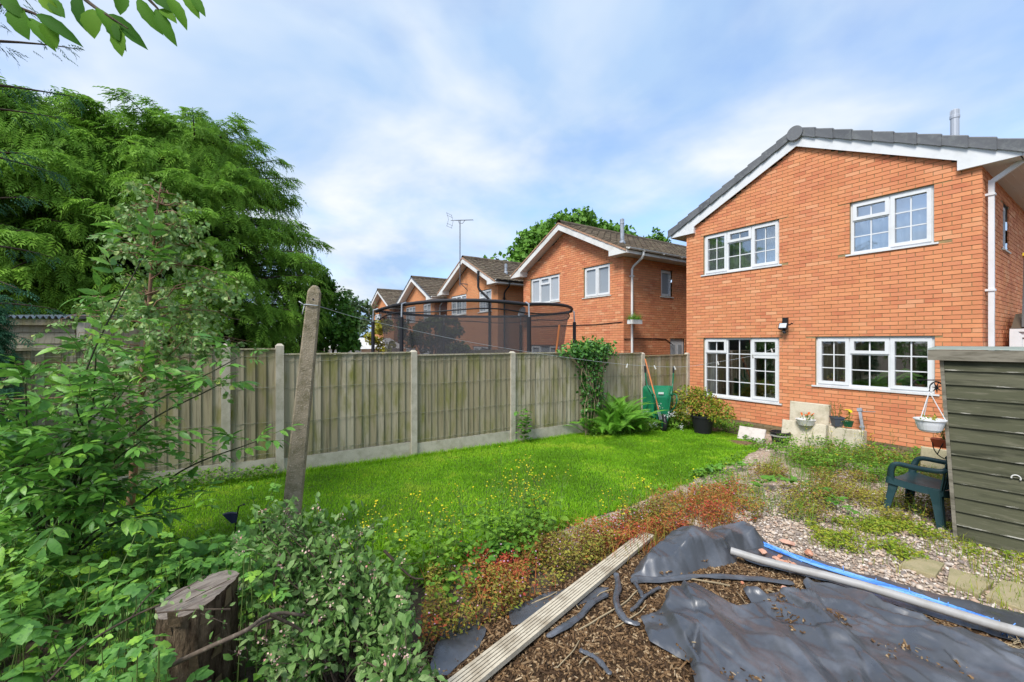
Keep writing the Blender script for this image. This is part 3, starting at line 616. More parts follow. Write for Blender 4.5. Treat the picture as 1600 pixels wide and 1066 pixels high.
# ---------------------------------------------------------------- leaves and foliage helpers
def leaf(L, W, n=4, fold=.15, droop=.25, jag=0, tip=1.0, wide=.45):
    """a leaf along +X, folded at the midrib; returns vertices and quads"""
    V = []; 
    for i in range(n + 1):
        t = i / n; wv = W / 2 * (math.sin(math.pi * min(t ** (math.log(.5) / math.log(wide)), 1)) ** .8 if 0 < t < 1 else 0.0)
        if jag and 0 < i < n: wv *= 1 + jag * (1 if i % 2 else -1)
        z = -droop * L * t * t
        V += [(t * L, wv, z + fold * wv), (t * L, 0, z), (t * L, -wv, z + fold * wv)]
    Fa = []
    for i in range(n): a = 3 * i; b_ = a + 3; Fa += [(a + 1, b_ + 1, b_, a), (a + 2, b_ + 2, b_ + 1, a + 1)]
    return np.array(V, float), np.array(Fa)
DIA = (np.array([(0, 0, 0), (.5, .28, .06), (1, 0, -.22), (.45, -.28, .06)]), np.array([(0, 2, 1), (0, 3, 2)]))
DIAW = (np.array([(0, 0, 0), (.5, .38, .08), (1, 0, -.2), (.45, -.38, .08)]), np.array([(0, 2, 1), (0, 3, 2)]))
def frames(D, U):
    """rotation matrices whose X is D and whose Z is close to U"""
    D = unit(D); Y = unit(np.cross(U, D)); Z = np.cross(D, Y); return np.stack((D, Y, Z), -1)
def randdir(n, zlo=-1, zhi=1):
    a = rnds(n, 0, 2 * math.pi); z = rnds(n, zlo, zhi); r = np.sqrt(1 - z * z); return np.stack((r * np.cos(a), r * np.sin(a), z), -1)
def join_t(parts):
    V = []; Fa = []; n = 0
    for v, f in parts: V.append(v); Fa.append(np.asarray(f) + n); n += len(v)
    return np.concatenate(V), np.concatenate(Fa)
def turn(vf, ang=0, off=(0, 0, 0), pitch=0, s=1.0):
    v, f = vf; c, q = math.cos(ang), math.sin(ang); cp, sp_ = math.cos(pitch), math.sin(pitch)
    v = v * s; v = np.stack((v[:, 0] * cp + v[:, 2] * sp_, v[:, 1], -v[:, 0] * sp_ + v[:, 2] * cp), -1)
    return np.stack((v[:, 0] * c - v[:, 1] * q, v[:, 0] * q + v[:, 1] * c, v[:, 2]), -1) + np.array(off), f
def scatter(mb, tmpl, T, D, U, s, rnd=None, mat=0):
    s = np.broadcast_to(s, (len(T),)); M_ = frames(D, U) * s[:, None, None]; mb.inst(tmpl[0], tmpl[1], M_, T, rnd, mat)
def singles(name, parent, tmpl, m, T, D, U, s, nvar=8):
    """each leaf an object of its own; they share a few meshes"""
    var = [MB().add(*tmpl, rnd=R.uniform()).mesh(name, m, smooth=True) for _ in range(nvar)]
    M_ = frames(D, U) * np.broadcast_to(s, (len(T),))[:, None, None]
    for i in range(len(T)):
        mw = Matrix.Identity(4)
        for r in range(3):
            for c in range(3): mw[r][c] = M_[i, r, c]
            mw[r][3] = T[i, r]
        link(name, var[int(R.integers(nvar))], parent, mw)
camp = np.array((0, 0, CZ))
def nearest(T, s, n):
    d = np.linalg.norm(T - camp, axis=1) / s; k = np.argsort(d); return k[:n], k[n:]
def pix(T):
    X = .8346 * T[:, 0] - .5509 * T[:, 1]; Y = .5509 * T[:, 0] + .8346 * T[:, 1]; return 800 + F * X / np.maximum(Y, .05), 533 - F * (T[:, 2] - CZ) / np.maximum(Y, .05), Y
def inview(T, m=30):
    x, y, d = pix(T); return (x > -m) & (x < 1600 + m) & (y > -m) & (y < 1066 + m) & (d > .1)
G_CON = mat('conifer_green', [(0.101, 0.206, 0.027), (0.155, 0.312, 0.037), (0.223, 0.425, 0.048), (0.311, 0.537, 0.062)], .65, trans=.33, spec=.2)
G_BLUE = mat('bluish_conifer', [(0.033, 0.111, 0.058), (0.052, 0.156, 0.078), (0.091, 0.208, 0.098)], .65, trans=.15, spec=.2)
G_ELD = mat('elder_leaf', [(0.077, 0.213, 0.033), (0.112, 0.288, 0.043), (0.175, 0.388, 0.053), (0.294, 0.537, 0.062)], .42, trans=.32, spec=.4, noise=(55, (.06, .17, .03), .50, .72), bump=(70, .35, .004))
G_BIR = mat('birch_leaf', [(0.118, 0.25, 0.056), (0.197, 0.35, 0.088), (0.315, 0.463, 0.163), (0.499, 0.55, 0.088)], .45, trans=.35, spec=.5)
G_BRA = mat('bramble_leaf', [(0.071, 0.201, 0.034), (0.109, 0.27, 0.048), (0.155, 0.356, 0.057), (0.296, 0.529, 0.057)], .5, trans=.3, spec=.35, noise=(55, (.055, .16, .035), .50, .72), bump=(70, .35, .004))
G_COT = mat('cotoneaster_leaf', [(.07, .165, .03), (.12, .24, .05), (.185, .31, .09), (.30, .40, .16)], .55, trans=.25, spec=.3, noise=(55, (.10, .18, .045), .5, .72), bump=(70, .35, .004))
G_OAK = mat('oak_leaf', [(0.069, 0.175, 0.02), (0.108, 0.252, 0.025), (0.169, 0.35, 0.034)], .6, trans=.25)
G_FERN = mat('fern_green', [(0.101, 0.276, 0.025), (0.152, 0.38, 0.034), (0.228, 0.483, 0.046)], .55, trans=.3)
G_IVY = mat('ivy_leaf', [(0.031, 0.105, 0.017), (0.054, 0.168, 0.025), (0.139, 0.322, 0.042)], .4, trans=.15, spec=.45)
G_GRASS = mat('lawn_blade', [(0.144, 0.325, 0.007), (0.201, 0.448, 0.009), (0.263, 0.538, 0.011), (0.389, 0.582, 0.034)], .6, trans=.38)
G_WEED = mat('weed_green', [(.10, .22, .025), (.15, .31, .03), (.22, .40, .035)], .6, trans=.3)
G_YEL = mat('yellow_green_weed', [(.16, .25, .025), (.25, .36, .03), (.38, .44, .035), (.32, .26, .05)], .6, trans=.3)
RED = mat('herb_robert', [(.42, .06, .04), (.50, .13, .05), (.42, .24, .05), (.22, .29, .035), (.22, .09, .05), (.36, .34, .05)], .6, trans=.25)
PINK = mat('pink_petal', [(.62, .28, .48), (.72, .45, .62), (.55, .2, .5)], .6, trans=.2)
YELL = mat('yellow_petal', [(.75, .58, .01), (.80, .68, .03)], .6, trans=.2)
WHITEP = mat('white_petal', [(.75, .74, .70), (.8, .8, .8)], .6, trans=.2)
COTF = mat('cotoneaster_flower', [(.60, .38, .30), (.66, .50, .42), (.5, .2, .18)], .7)
STEM = mat('green_stem', [(.08, .16, .03), (.13, .15, .04)], .6)
TWIG = mat('dead_twig', [(.20, .14, .08), (.32, .25, .15), (.42, .33, .2)], .85)
BARKD = mat('dark_bark', (.07, .05, .035), .95, noise=(30, (.12, .09, .06), .5, .7), bump=(40, .7, .01))
BARKB = mat('birch_bark', (.20, .11, .06), .7, noise=(50, (.3, .2, .13), .5, .7))
# ---------------------------------------------------------------- far trees
def blob_tree(name, label, base, clumps, leafs, m, ls, trunk_r, group=None, cat='tree', n_per=900):
    """crown = many leaf cards on clumps' shells; clumps: (centre, radius)"""
    t = thing(name, label, cat, base, group=group); base = np.array(base, float)
    tb = MB(); c = MB(); lf = leaf(1, .75, 2, .2, .2)
    for cc, r in clumps:
        cc = np.array(cc, float) - base
        tb.tube([(0, 0, -.3), (cc[0] * .15, cc[1] * .15, cc[2] * .45), cc], [trunk_r, trunk_r * .6, trunk_r * .12], 7)
        ns = max(5, int(6 * r)); d0 = randdir(ns, -.8, 1); sub = cc + d0 * r * rnds(ns, .45, .95)[:, None]; sr = r * rnds(ns, .28, .48)
        for s_, q in zip(sub, sr):
            n = int(n_per / ns); d = randdir(n, -.7, 1); T = s_ + d * q * rnds(n, .55, 1.08)[:, None]
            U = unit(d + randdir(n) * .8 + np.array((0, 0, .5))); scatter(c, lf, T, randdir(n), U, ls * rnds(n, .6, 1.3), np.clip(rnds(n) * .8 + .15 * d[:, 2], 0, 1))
    tb.obj('trunk', BARKD, t, smooth=True); c.obj('crown', m, t); return t
def cl(px, py, dep, r): return (at(px, py, dep), r)
def grd(px, dep): p = at(px, 533, dep); p[2] = float(gz(p[0])) - min(max((p[1] - 7) * .03, 0), .8); return p
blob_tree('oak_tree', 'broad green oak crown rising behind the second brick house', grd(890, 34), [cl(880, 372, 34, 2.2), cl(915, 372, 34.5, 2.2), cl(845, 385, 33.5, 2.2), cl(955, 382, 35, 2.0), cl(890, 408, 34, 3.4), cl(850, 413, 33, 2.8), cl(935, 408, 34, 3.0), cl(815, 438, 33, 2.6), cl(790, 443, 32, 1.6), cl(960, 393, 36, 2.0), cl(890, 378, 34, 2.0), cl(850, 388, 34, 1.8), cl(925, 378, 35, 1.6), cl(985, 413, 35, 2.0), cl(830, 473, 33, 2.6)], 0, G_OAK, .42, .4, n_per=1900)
blob_tree('garden_hedge', 'pale green hedge top showing over the plank shed under the left conifer', grd(95, 10.5), [cl(70, 500, 10.5, .45), cl(95, 496, 10.5, .4), cl(118, 505, 10.5, .5), cl(45, 515, 10.5, .5)], 0, mat('pale_hedge', [(.14, .26, .03), (.22, .36, .05), (.30, .42, .08)], .6, trans=.25), .08, .05, cat='hedge', n_per=700)
blob_tree('laurel_bush', 'dark bushy evergreen behind the birch sapling beyond the fence', grd(185, 10.8), [cl(150, 520, 10.8, .7), cl(195, 510, 10.8, .75), cl(235, 515, 10.8, .8), cl(270, 520, 10.8, .8)], 0, G_OAK, .12, .1, cat='bush', n_per=900)
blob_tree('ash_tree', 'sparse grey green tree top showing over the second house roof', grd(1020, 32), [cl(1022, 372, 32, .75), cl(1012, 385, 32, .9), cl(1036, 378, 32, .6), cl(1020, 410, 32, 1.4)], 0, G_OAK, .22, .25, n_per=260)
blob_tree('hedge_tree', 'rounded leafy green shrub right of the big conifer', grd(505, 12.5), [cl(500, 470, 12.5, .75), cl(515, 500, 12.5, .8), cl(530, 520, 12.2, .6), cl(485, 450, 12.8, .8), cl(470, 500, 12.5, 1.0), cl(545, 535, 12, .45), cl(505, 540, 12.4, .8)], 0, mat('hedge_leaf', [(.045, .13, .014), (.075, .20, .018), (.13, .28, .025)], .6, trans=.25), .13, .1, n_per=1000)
blob_tree('poplar_tree', 'thin distant grey green tree between conifer and farthest house', grd(545, 26), [cl(540, 480, 26, 1.2), cl(555, 495, 26, 1.2), cl(565, 515, 26, .9), cl(535, 510, 26, 1.3), cl(545, 535, 26, 1.3)], 0, mat('grey_leaf', [(.06, .12, .04), (.09, .16, .06), (.13, .2, .08)], .6, trans=.25), .24, .2, n_per=420)
blob_tree('golden_bush', 'golden yellow bush below the farthest house', grd(594, 20), [cl(594, 515, 20, .5), cl(590, 530, 20, .6), cl(600, 540, 20, .7), cl(602, 505, 20.5, .35)], 0, mat('golden_leaf', [(.28, .28, .03), (.40, .34, .03), (.12, .22, .03)], .6, trans=.2), .14, .06, cat='bush', n_per=420)
blob_tree('garden_bush', 'dark brownish green bush seen through the trampoline net', grd(680, 15), [cl(655, 540, 15, .6), cl(680, 525, 15, .75), cl(705, 530, 15, .6), cl(640, 520, 15, .45), cl(670, 508, 15.2, .5), cl(695, 512, 15, .45), cl(715, 545, 15, .45)], 0, mat('bush_leaf', [(.05, .085, .015), (.09, .13, .02), (.16, .15, .03)], .6, trans=.2), .11, .08, cat='bush', n_per=700)
blob_tree('hydrangea', 'white flowering bush behind the far garden fence', grd(712, 16.2), [cl(708, 553, 16.2, .45), cl(722, 556, 16.2, .4)], 0, G_WEED, .11, .05, cat='bush', n_per=400)
f_ = MB(); T = np.concatenate([at(x, y, 15.7)[None] + R.normal(0, .07, (30, 3)) for x, y in ((703, 546), (707, 540), (696, 547), (722, 545))]); scatter(f_, leaf(1, .9, 2), T, randdir(len(T)), randdir(len(T)), .06); f_.obj('flower', WHITEP, bpy.data.objects['hydrangea']).matrix_parent_inverse = Matrix.Translation([-x for x in grd(712, 16.2)])
# distant outbuilding and fence in the neighbours' gardens
ob = thing('outbuilding', 'low white roofed outbuilding under the farthest house', 'outbuilding', grd(568, 24), rz=math.radians(20))
MB().box((-1.2, -1.6, 0), (1.4, 1.4, 2.1)).obj('wall', UPVCD, ob); m_ = MB(); m_.hexa([(-1.4, -1.8, 2.1), (1.6, -1.8, 2.1), (1.6, 1.6, 2.1), (-1.4, 1.6, 2.1), (-1.4, -.3, 2.7), (1.6, -.3, 2.7), (1.6, -.1, 2.7), (-1.4, -.1, 2.7)]); m_.obj('roof', UPVCD, ob)
nf = thing('neighbour_fence', 'short stretch of grey board fence with a concrete post behind the trampoline', 'fence', (6.15, 14.2, -.36))
m_ = MB(); m_.box((-.06, -.06, -.3), (.06, .06, 1.98)); m_.obj('fence_post', CONC, nf)
var = [MB().box((0, -.01, .1), (.112, .01, 1.86), rnd=R.uniform()).mesh('board', FENCE) for _ in range(5)]
for k in range(26): link('board', var[int(R.integers(5))], nf, Matrix.Translation((.08 + k * .118, R.uniform(-.006, .006), 0)))
MB().box((.07, .012, .3), (3.2, .04, .38)).box((.07, .012, 1.5), (3.2, .04, 1.58)).obj('rail', FENCE, nf)
# red brick house glimpsed at the far left
ho = thing('brick_house', 'dark red brick house glimpsed low at the left edge under the conifer', 'house', grd(-110, 15))
ho.rotation_euler = (0, 0, math.radians(-50))
RB = mat('dark_red_brick', (.22, .065, .05), .9, noise=(14, (.30, .11, .09), .45, .7)); far_courses(RB)
MB().box((-4, 0, -.5), (3.1, 6, 3.9)).obj('wall', RB, ho)
m_ = MB(); m_.hexa([(-4.3, -.3, 3.9), (3.4, -.3, 3.9), (3.4, 6.3, 3.9), (-4.3, 6.3, 3.9), (-4.3, 2.9, 5.6), (3.4, 2.9, 5.6), (3.4, 3.1, 5.6), (-4.3, 3.1, 5.6)]); m_.obj('roof', TBROWN, ho)
def fr_(a, b_, d): return (a, -d, b_)
window(ho, fr_, 1.75, 2.75, 2.55, 3.5, C2P, 0, GLASSF, UPVC, flip=False)
# neighbour's timber shed behind the left end of the fence
ns = thing('garden_shed', 'weathered plank shed with a corrugated roof behind the left end of the board fence', 'shed', (0, 0, 0))
p0 = at(-60, 545, 5.7); p1 = at(118, 545, 5.9); dv = unit((p1 - p0) * (1, 1, 0)); nv = np.array((-dv[1], dv[0], 0)); Lh = np.linalg.norm((p1 - p0)[:2])
def loc(a, d, z): q = p0 + dv * a + nv * d; return np.array((q[0], q[1], z))
m_ = MB()
for k in range(13):
    z0 = .1 + k * .155
    if z0 > 2.0: break
    V = [loc(0, -.02, z0), loc(Lh, -.02, z0), loc(Lh, .02, z0), loc(0, .02, z0), loc(0, -.004, z0 + .15), loc(Lh, -.004, z0 + .15), loc(Lh, .02, z0 + .15), loc(0, .02, z0 + .15)]
    MB().hexa(V, rnd=R.uniform()).obj('plank', FENCE, ns)
m_.hexa([loc(0, .03, 0), loc(Lh, .03, 0), loc(Lh, 1.8, 0), loc(0, 1.8, 0), loc(0, .03, 2.05), loc(Lh, .03, 2.05), loc(Lh, 1.8, 2.05), loc(0, 1.8, 2.05)]); m_.obj('shed_body', FENCE, ns)
m_ = MB(); m_.hexa([loc(-.1, -.1, 2.06), loc(Lh + .02, -.1, 2.06), loc(Lh + .02, -.06, 2.06), loc(-.1, -.06, 2.06), loc(-.1, -.1, 2.14), loc(Lh + .02, -.1, 2.14), loc(Lh + .02, -.06, 2.14), loc(-.1, -.06, 2.14)]); m_.obj('fascia', FENCE, ns)
m_ = MB(); nn = 120; a = np.linspace(-.12, Lh + .1, nn); zr = .022 * np.sin(a * 2 * math.pi / .076); V = np.concatenate((np.stack([loc(x, -.14, 2.165 + q) for x, q in zip(a, zr)]), np.stack([loc(x, 1.9, 2.3 + q) for x, q in zip(a, zr)])))
i = np.arange(nn - 1); m_.add(V, np.stack((i, i + 1, i + 1 + nn, i + nn), -1)); m_.obj('roof', STEEL, ns)
m_ = MB(); m_.hexa([loc(Lh + .06, -.06, 0), loc(Lh + .16, -.06, 0), loc(Lh + .16, .05, 0), loc(Lh + .06, .05, 0), loc(Lh + .06, -.06, 2.1), loc(Lh + .16, -.06, 2.1), loc(Lh + .16, .05, 2.1), loc(Lh + .06, .05, 2.1)]); m_.obj('corner_post', CONC, ns)
# ---------------------------------------------------------------- the conifers
def spray(n=6, droop=.3):
    """a flat fan of scale-leaved twigs: a midrib and paired tapering fingers"""
    V = []; Fq = []
    for i in range(n):
        t = i / n; ln = .44 * (1 - .7 * t) * (1 if i else .8)
        for s_ in (1, -1):
            a = math.radians(56 - 18 * t) * s_; c, q = math.cos(a), math.sin(a)
            v = np.array([(0, 0, 0), (ln * .55, .042, -.04 * ln), (ln, 0, -.30 * ln), (ln * .5, -.042, -.04 * ln)])
            v = np.stack((v[:, 0] * c - v[:, 1] * q + t * .85, v[:, 0] * q + v[:, 1] * c, v[:, 2] - droop * (t * .85) ** 2), -1)
            o = len(V) * 4; V.append(v); Fq += [(o, o + 2, o + 1), (o, o + 3, o + 2)]
    o = len(V) * 4; V.append(np.array([(.68, -.035, -droop * .46), (.68, .035, -droop * .46), (1.0, 0, -droop * 1.1), (.9, 0, -droop)])); Fq.append((o, o + 2, o + 1))
    return np.concatenate(V), np.array(Fq)
SPR = [spray(5, .35), spray(5, .6), spray(5, .2)]
def conifer(label, base, H, Rm, nb, m, lean=(0, 0), prof=None, ss=.42, zlo=.8, dense=12, group=None, sector=None, name='conifer_tree', shell=0):
    """radiating boughs that sag and carry flat drooping sprays"""
    t = thing(name, label, 'tree', base, group=group)
    tb = MB(); cr = MB(); zt = np.linspace(-.2, H, 9)
    ax = lambda z: np.array((lean[0] * z / H, lean[1] * z / H, z))
    tb.tube([ax(z) for z in zt], np.linspace(.16, .015, 9) * H / 7, 8)
    for k in range(nb):
        h_ = zlo + (H - zlo) * (k + R.uniform()) / nb
        fr = (h_ - zlo) / (H - zlo); L = Rm * (prof(fr) if prof else (1 - fr) ** .6) * R.uniform(.78, 1.08)
        if sector: a = R.uniform(*sector)
        else: a = k * 2.399963 + R.uniform(-.4, .4)
        el = R.uniform(-.05, .32) + .45 * fr ** 2
        n = 9; tt = np.linspace(0, 1, n); d = np.array((math.cos(a), math.sin(a), 0)); sag = R.uniform(.12, .32) * (1 - .6 * fr)
        P = ax(h_) + d * (tt * L)[:, None] + np.array((0, 0, 1.)) * (L * (math.tan(min(el, 1.1)) * tt - sag * tt ** 2.2))[:, None]
        tb.tube(P, np.linspace(.03, .004, n) * (L / 2 + .3), 5, cap=False)
        m_ = int(dense * (L * 1.6 + 1)) + 6; u = 1 - .78 * R.uniform(0, 1.0, m_) ** 1.5; i0 = np.minimum((u * (n - 1)).astype(int), n - 2); w_ = u * (n - 1) - i0
        B = P[i0] * (1 - w_)[:, None] + P[i0 + 1] * w_[:, None]
        off = R.uniform(-1, 1, m_) * (.10 + .16 * L * (1.15 - u)); sv_ = np.array((-d[1], d[0], 0)); B = B + sv_ * off[:, None] - np.array((0, 0, 1.)) * (.30 * off ** 2 + R.uniform(0, .10, m_) * ss * 2)[:, None]
        ang = a + np.sign(off) * R.uniform(.05, 1.0, m_) * (1 - .4 * (u > .93))
        D = np.stack((np.cos(ang), np.sin(ang), R.uniform(-1.25, -.15, m_) + .35 * fr), -1); U = unit(np.stack((R.normal(0, .22, m_), R.normal(0, .22, m_), np.ones(m_)), -1) + .45 * d)
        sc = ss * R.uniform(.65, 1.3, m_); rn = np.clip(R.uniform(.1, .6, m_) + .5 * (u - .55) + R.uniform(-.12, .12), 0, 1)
        w2 = R.integers(0, 3, m_)
        for q in range(3):
            s_ = w2 == q
            if s_.any(): scatter(cr, SPR[q], B[s_], D[s_], U[s_], sc[s_], rn[s_])
    if shell:   # curtains of hanging sprays over the outside of the crown
        f = rnds(shell, 0, .97); a = rnds(shell, 0, 2 * math.pi); zz0 = zlo + (H - zlo) * f; k = fbm(a * 2.6, zz0 * 1.9, 5) > .40; f, a, zz0 = f[k], a[k], zz0[k]; n = len(f)
        r = Rm * np.array([prof(q) for q in f]) * rnds(n, .72, .98) * (.84 + .30 * fbm(a * 2.2, zz0 * 1.3, 9)); o_ = np.stack((np.cos(a), np.sin(a), 0 * a), -1)
        T = o_ * r[:, None] + np.stack((lean[0] * zz0 / H, lean[1] * zz0 / H, zz0), -1); scatter(cr, SPR[0], T, unit(o_ * rnds(n, .2, .9)[:, None] + R.normal(0, .3, (n, 3)) - np.array((0, 0, 1)) * rnds(n, .5, 1.2)[:, None]), unit(o_ + (0, 0, .5) + R.normal(0, .25, (n, 3))), ss * rnds(n, .6, 1.15), np.clip(R.beta(2, 2.2, n), 0, 1))
    tb.obj('trunk', BARKD, t, smooth=True); cr.obj('crown', m, t); return t
c1 = grd(95, 9.6); c2 = grd(335, 10.6)
rp = lambda f: min(1.0, (.78 + .9 * f)) if f < .28 else max(.10, 1.02 * (1 - ((f - .28) / .72) ** 2.3) ** .62)
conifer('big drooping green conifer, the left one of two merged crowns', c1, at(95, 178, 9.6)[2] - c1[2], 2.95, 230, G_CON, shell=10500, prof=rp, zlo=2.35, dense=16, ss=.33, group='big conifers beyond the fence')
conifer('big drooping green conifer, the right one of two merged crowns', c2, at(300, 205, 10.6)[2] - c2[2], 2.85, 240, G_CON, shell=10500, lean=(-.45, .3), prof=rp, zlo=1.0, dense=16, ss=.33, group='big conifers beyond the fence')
c3 = grd(-140, 4.9)
pr3 = lambda f: .95 if f < .5 else 1.1 - .7 * (f - .5)
conifer('bluish dark conifer at the left edge reaching in with thin branches', c3, 5.7, 1.28, 46, G_BLUE, prof=lambda f: .94 + .34 * max(0, f - .62) / .38, zlo=1.45, dense=5, ss=.17, name='blue_conifer')
c4 = grd(-22, 4.15)
conifer('small bluish green conifer at the left edge in front of the fence', c4, at(0, 470, 4.15)[2], .36, 40, G_BLUE, prof=lambda f: 1 - .8 * f, zlo=.5, dense=26, ss=.11, shell=900, name='blue_conifer')
# ---------------------------------------------------------------- birch sapling
def stem_path(pts, n=14):
    pts = np.asarray(pts, float); t = np.linspace(0, len(pts) - 1, n); i = np.minimum(t.astype(int), len(pts) - 2); w_ = (t - i)[:, None]
    p_ = np.concatenate((pts[:1] * 2 - pts[1:2], pts, pts[-1:] * 2 - pts[-2:-1])); a, b_, c, d = p_[i], p_[i + 1], p_[i + 2], p_[i + 3]
    return .5 * (2 * b_ + (c - a) * w_ + (2 * a - 5 * b_ + 4 * c - d) * w_ ** 2 + (3 * b_ - a - 3 * c + d) * w_ ** 3)
bi = thing('birch_sapling', 'young birch sapling with thin brown trunk and small pale leaves before the fence', 'tree')
TD = 4.05; tr = stem_path([at(203, 800, TD), at(212, 700, TD), at(222, 600, TD), at(230, 520, TD), at(236, 430, TD), at(243, 350, TD), at(252, 285, TD)], 24)
tb = MB(); tb.tube(tr, np.linspace(.035, .004, 24), 8); lv = MB(); LT = []; LD = []
for k in range(84):
    f = R.uniform(.26, .99); b0 = tr[int(f * 23)]; L = (.16 + 1.05 * (1 - f) ** .6) * R.uniform(.6, 1.1) * (1.1 if f < .7 else .8); a = R.uniform(0, 6.28); el = R.uniform(.15, .9)
    d = np.array((math.cos(a) * math.cos(el), math.sin(a) * math.cos(el), math.sin(el))); tt = np.linspace(0, 1, 8)[:, None]
    P = b0 + d * L * tt + np.array((0, 0, -.28)) * L * tt ** 2 + R.normal(0, .012, (8, 3)); tb.tube(P, np.linspace(.008, .002, 8), 5, cap=False)
    for q in range(int(L * 11)):
        i = R.integers(2, 8); tw = unit(R.normal(0, 1, 3) + d * .6 + (0, 0, -.2)); ln = R.uniform(.06, .28); pts = P[i] + tw * ln * np.linspace(0, 1, 4)[:, None] + np.array((0, 0, -.1)) * np.linspace(0, 1, 4)[:, None] ** 2
        tb.tube(pts, .0015, 4, cap=False)
        for z in range(int(6 + ln * 34)): LT.append(pts[0] + (pts[-1] - pts[0]) * R.uniform(.1, 1) + R.normal(0, .012, 3)); LD.append(unit(R.normal(0, .7, 3) + tw * .5 + (0, 0, -.7)))
LT = np.array(LT); LD = np.array(LD); n = len(LT)
scatter(lv, leaf(1, .8, 3, .2, .2, 0, wide=.35), LT, LD, unit(R.normal(0, .7, (n, 3)) + (0, -.3, .7)), .05 * rnds(n, .65, 1.25), np.clip(R.beta(2, 2.6, n), 0, 1))
tb.obj('trunk', BARKB, bi, smooth=True); o = lv.obj('crown', G_BIR, bi)
# ---------------------------------------------------------------- elder shrub
el_ = thing('elder_shrub', 'leafy elder shrub with long dark stems at the left of the garden', 'shrub')
sb = MB(); LT, LD, LU, LS, LR = [], [], [], [], []
E0 = grd(85, 3.3); rng = []
ends = [((232, 385), 3.25), ((150, 560), 3.0), ((345, 600), 3.3), ((400, 690), 3.45), ((40, 600), 2.8), ((10, 640), 3.0), ((60, 680), 2.7), ((20, 740), 2.6), ((150, 700), 2.8), ((190, 760), 2.85), ((110, 770), 2.6), ((210, 590), 3.0), ((0, 800), 2.5), ((300, 790), 3.1), ((180, 620), 2.9), ((120, 640), 2.75), ((-30, 690), 2.6), ((220, 690), 2.9), ((80, 730), 2.65), ((160, 800), 2.7), ((40, 830), 2.55), ((370, 560), 3.4)]
def pinn(P, tip, size, rn):
    """five leaflets on a stalk from P towards tip"""
    d = unit(tip); L = size
    sd_ = unit(np.cross(d, (0, 0, 1.)) + R.normal(0, .15, 3)); up = unit(np.cross(sd_, d))
    sb.tube([P, P + d * L * 1.5], .0022, 4, cap=False, mat=1)
    for (f, s_, an) in ((.55, 1, 1.0), (.55, -1, 1.0), (1.05, 1, .85), (1.05, -1, .85), (1.5, 0, 0)):
        dd = unit(d * math.cos(an) + sd_ * s_ * math.sin(an) + np.array((0, 0, -.16)) + R.normal(0, .12, 3)); LT.append(P + d * L * f); LD.append(dd); LU.append(unit(up * (1 if up[2] > 0 else -1) + R.normal(0, .25, 3))); LS.append(L * R.uniform(.85, 1.15)); LR.append(np.clip(rn + R.uniform(-.12, .12), 0, 1))
for (px, py), dp_ in ends:
    q = at(px, py, dp_); mid = (E0 + q) / 2 + np.array((0, 0, .28)) + R.normal(0, .08, 3)
    P = stem_path([E0 + R.normal(0, .05, 3) * (1, 1, 0), (E0 * .6 + mid * .4), mid, q], 16); sb.tube(P, np.linspace(.013, .004, 16), 6, cap=False)
    for k in range(25):
        i = int(15 - (k // 2) * .75) if k < 21 else 15; i = max(i, 5); d = unit(P[min(i + 1, 15)] - P[i - 1]); a = unit(R.normal(0, 1, 3) * (1, 1, .5) + d * .45 + (0, 0, .25)); side_ = R.uniform(.02, .16)
        pinn(P[i] + a * side_, a, .100 * R.uniform(.6, 1.3), np.clip(R.beta(2, 2.4) * .8 + .3 * (k >= 20), 0, 1))
LT, LD, LU, LS, LR = map(np.array, (LT, LD, LU, LS, LR)); ELD = leaf(1, .36, 5, .2, .28, .05)
v_ = inview(LT); k1, k2 = nearest(LT, np.where(v_, LS, 1e-4), 300); singles('leaf', el_, ELD, G_ELD, LT[k1], LD[k1], LU[k1], LS[k1], 10)
lv = MB(); scatter(lv, ELD, LT[k2], LD[k2], LU[k2], LS[k2], LR[k2]); lv.obj('leaves', G_ELD, el_, smooth=True)['kind'] = 'stuff'
sb.obj('stem', [mat('elder_stem', (.045, .05, .025), .7), STEM], el_)
# ---------------------------------------------------------------- bramble thicket in the near left corner
br = thing('bramble_thicket', 'dense bramble patch with large green leaves around the tree stump', 'brambles')
BL = leaf(1, .72, 8, .16, .2, .10, wide=.42); LT, LD, LU, LS, LR = [], [], [], [], []; sb = MB()
def trifol(P, d, size, rn, nl=3):
    d = unit(d); up = unit(np.array((0, 0, 1.)) + R.normal(0, .3, 3)); sd_ = unit(np.cross(up, d))
    for (f, s_, an) in (((0, 0, 0), (-.05, 1, 1.25), (-.05, -1, 1.25)) if nl == 3 else ((0, 0, 0), (-.1, 1, .95), (-.1, -1, .95), (-.28, 1, 1.9), (-.28, -1, 1.9))):
        dd = unit(d * math.cos(an) + sd_ * s_ * math.sin(an) + (0, 0, -.12) + R.normal(0, .1, 3)); LT.append(P + d * size * f); LD.append(dd); LU.append(unit(up + R.normal(0, .2, 3))); LS.append(size * R.uniform(.8, 1.15) * (1 if an == 0 else .85)); LR.append(np.clip(rn + R.uniform(-.1, .1), 0, 1))
BP = [(-2.4, 2.2), (-.25, 2.0), (.0, 2.7), (.35, 3.3), (.45, 3.95), (-.3, 4.25), (-.9, 4.7), (-2.2, 5.4), (-3.2, 5.2)]
stump_c = w3(-1.60, 2.12, 0)
cnt = 0
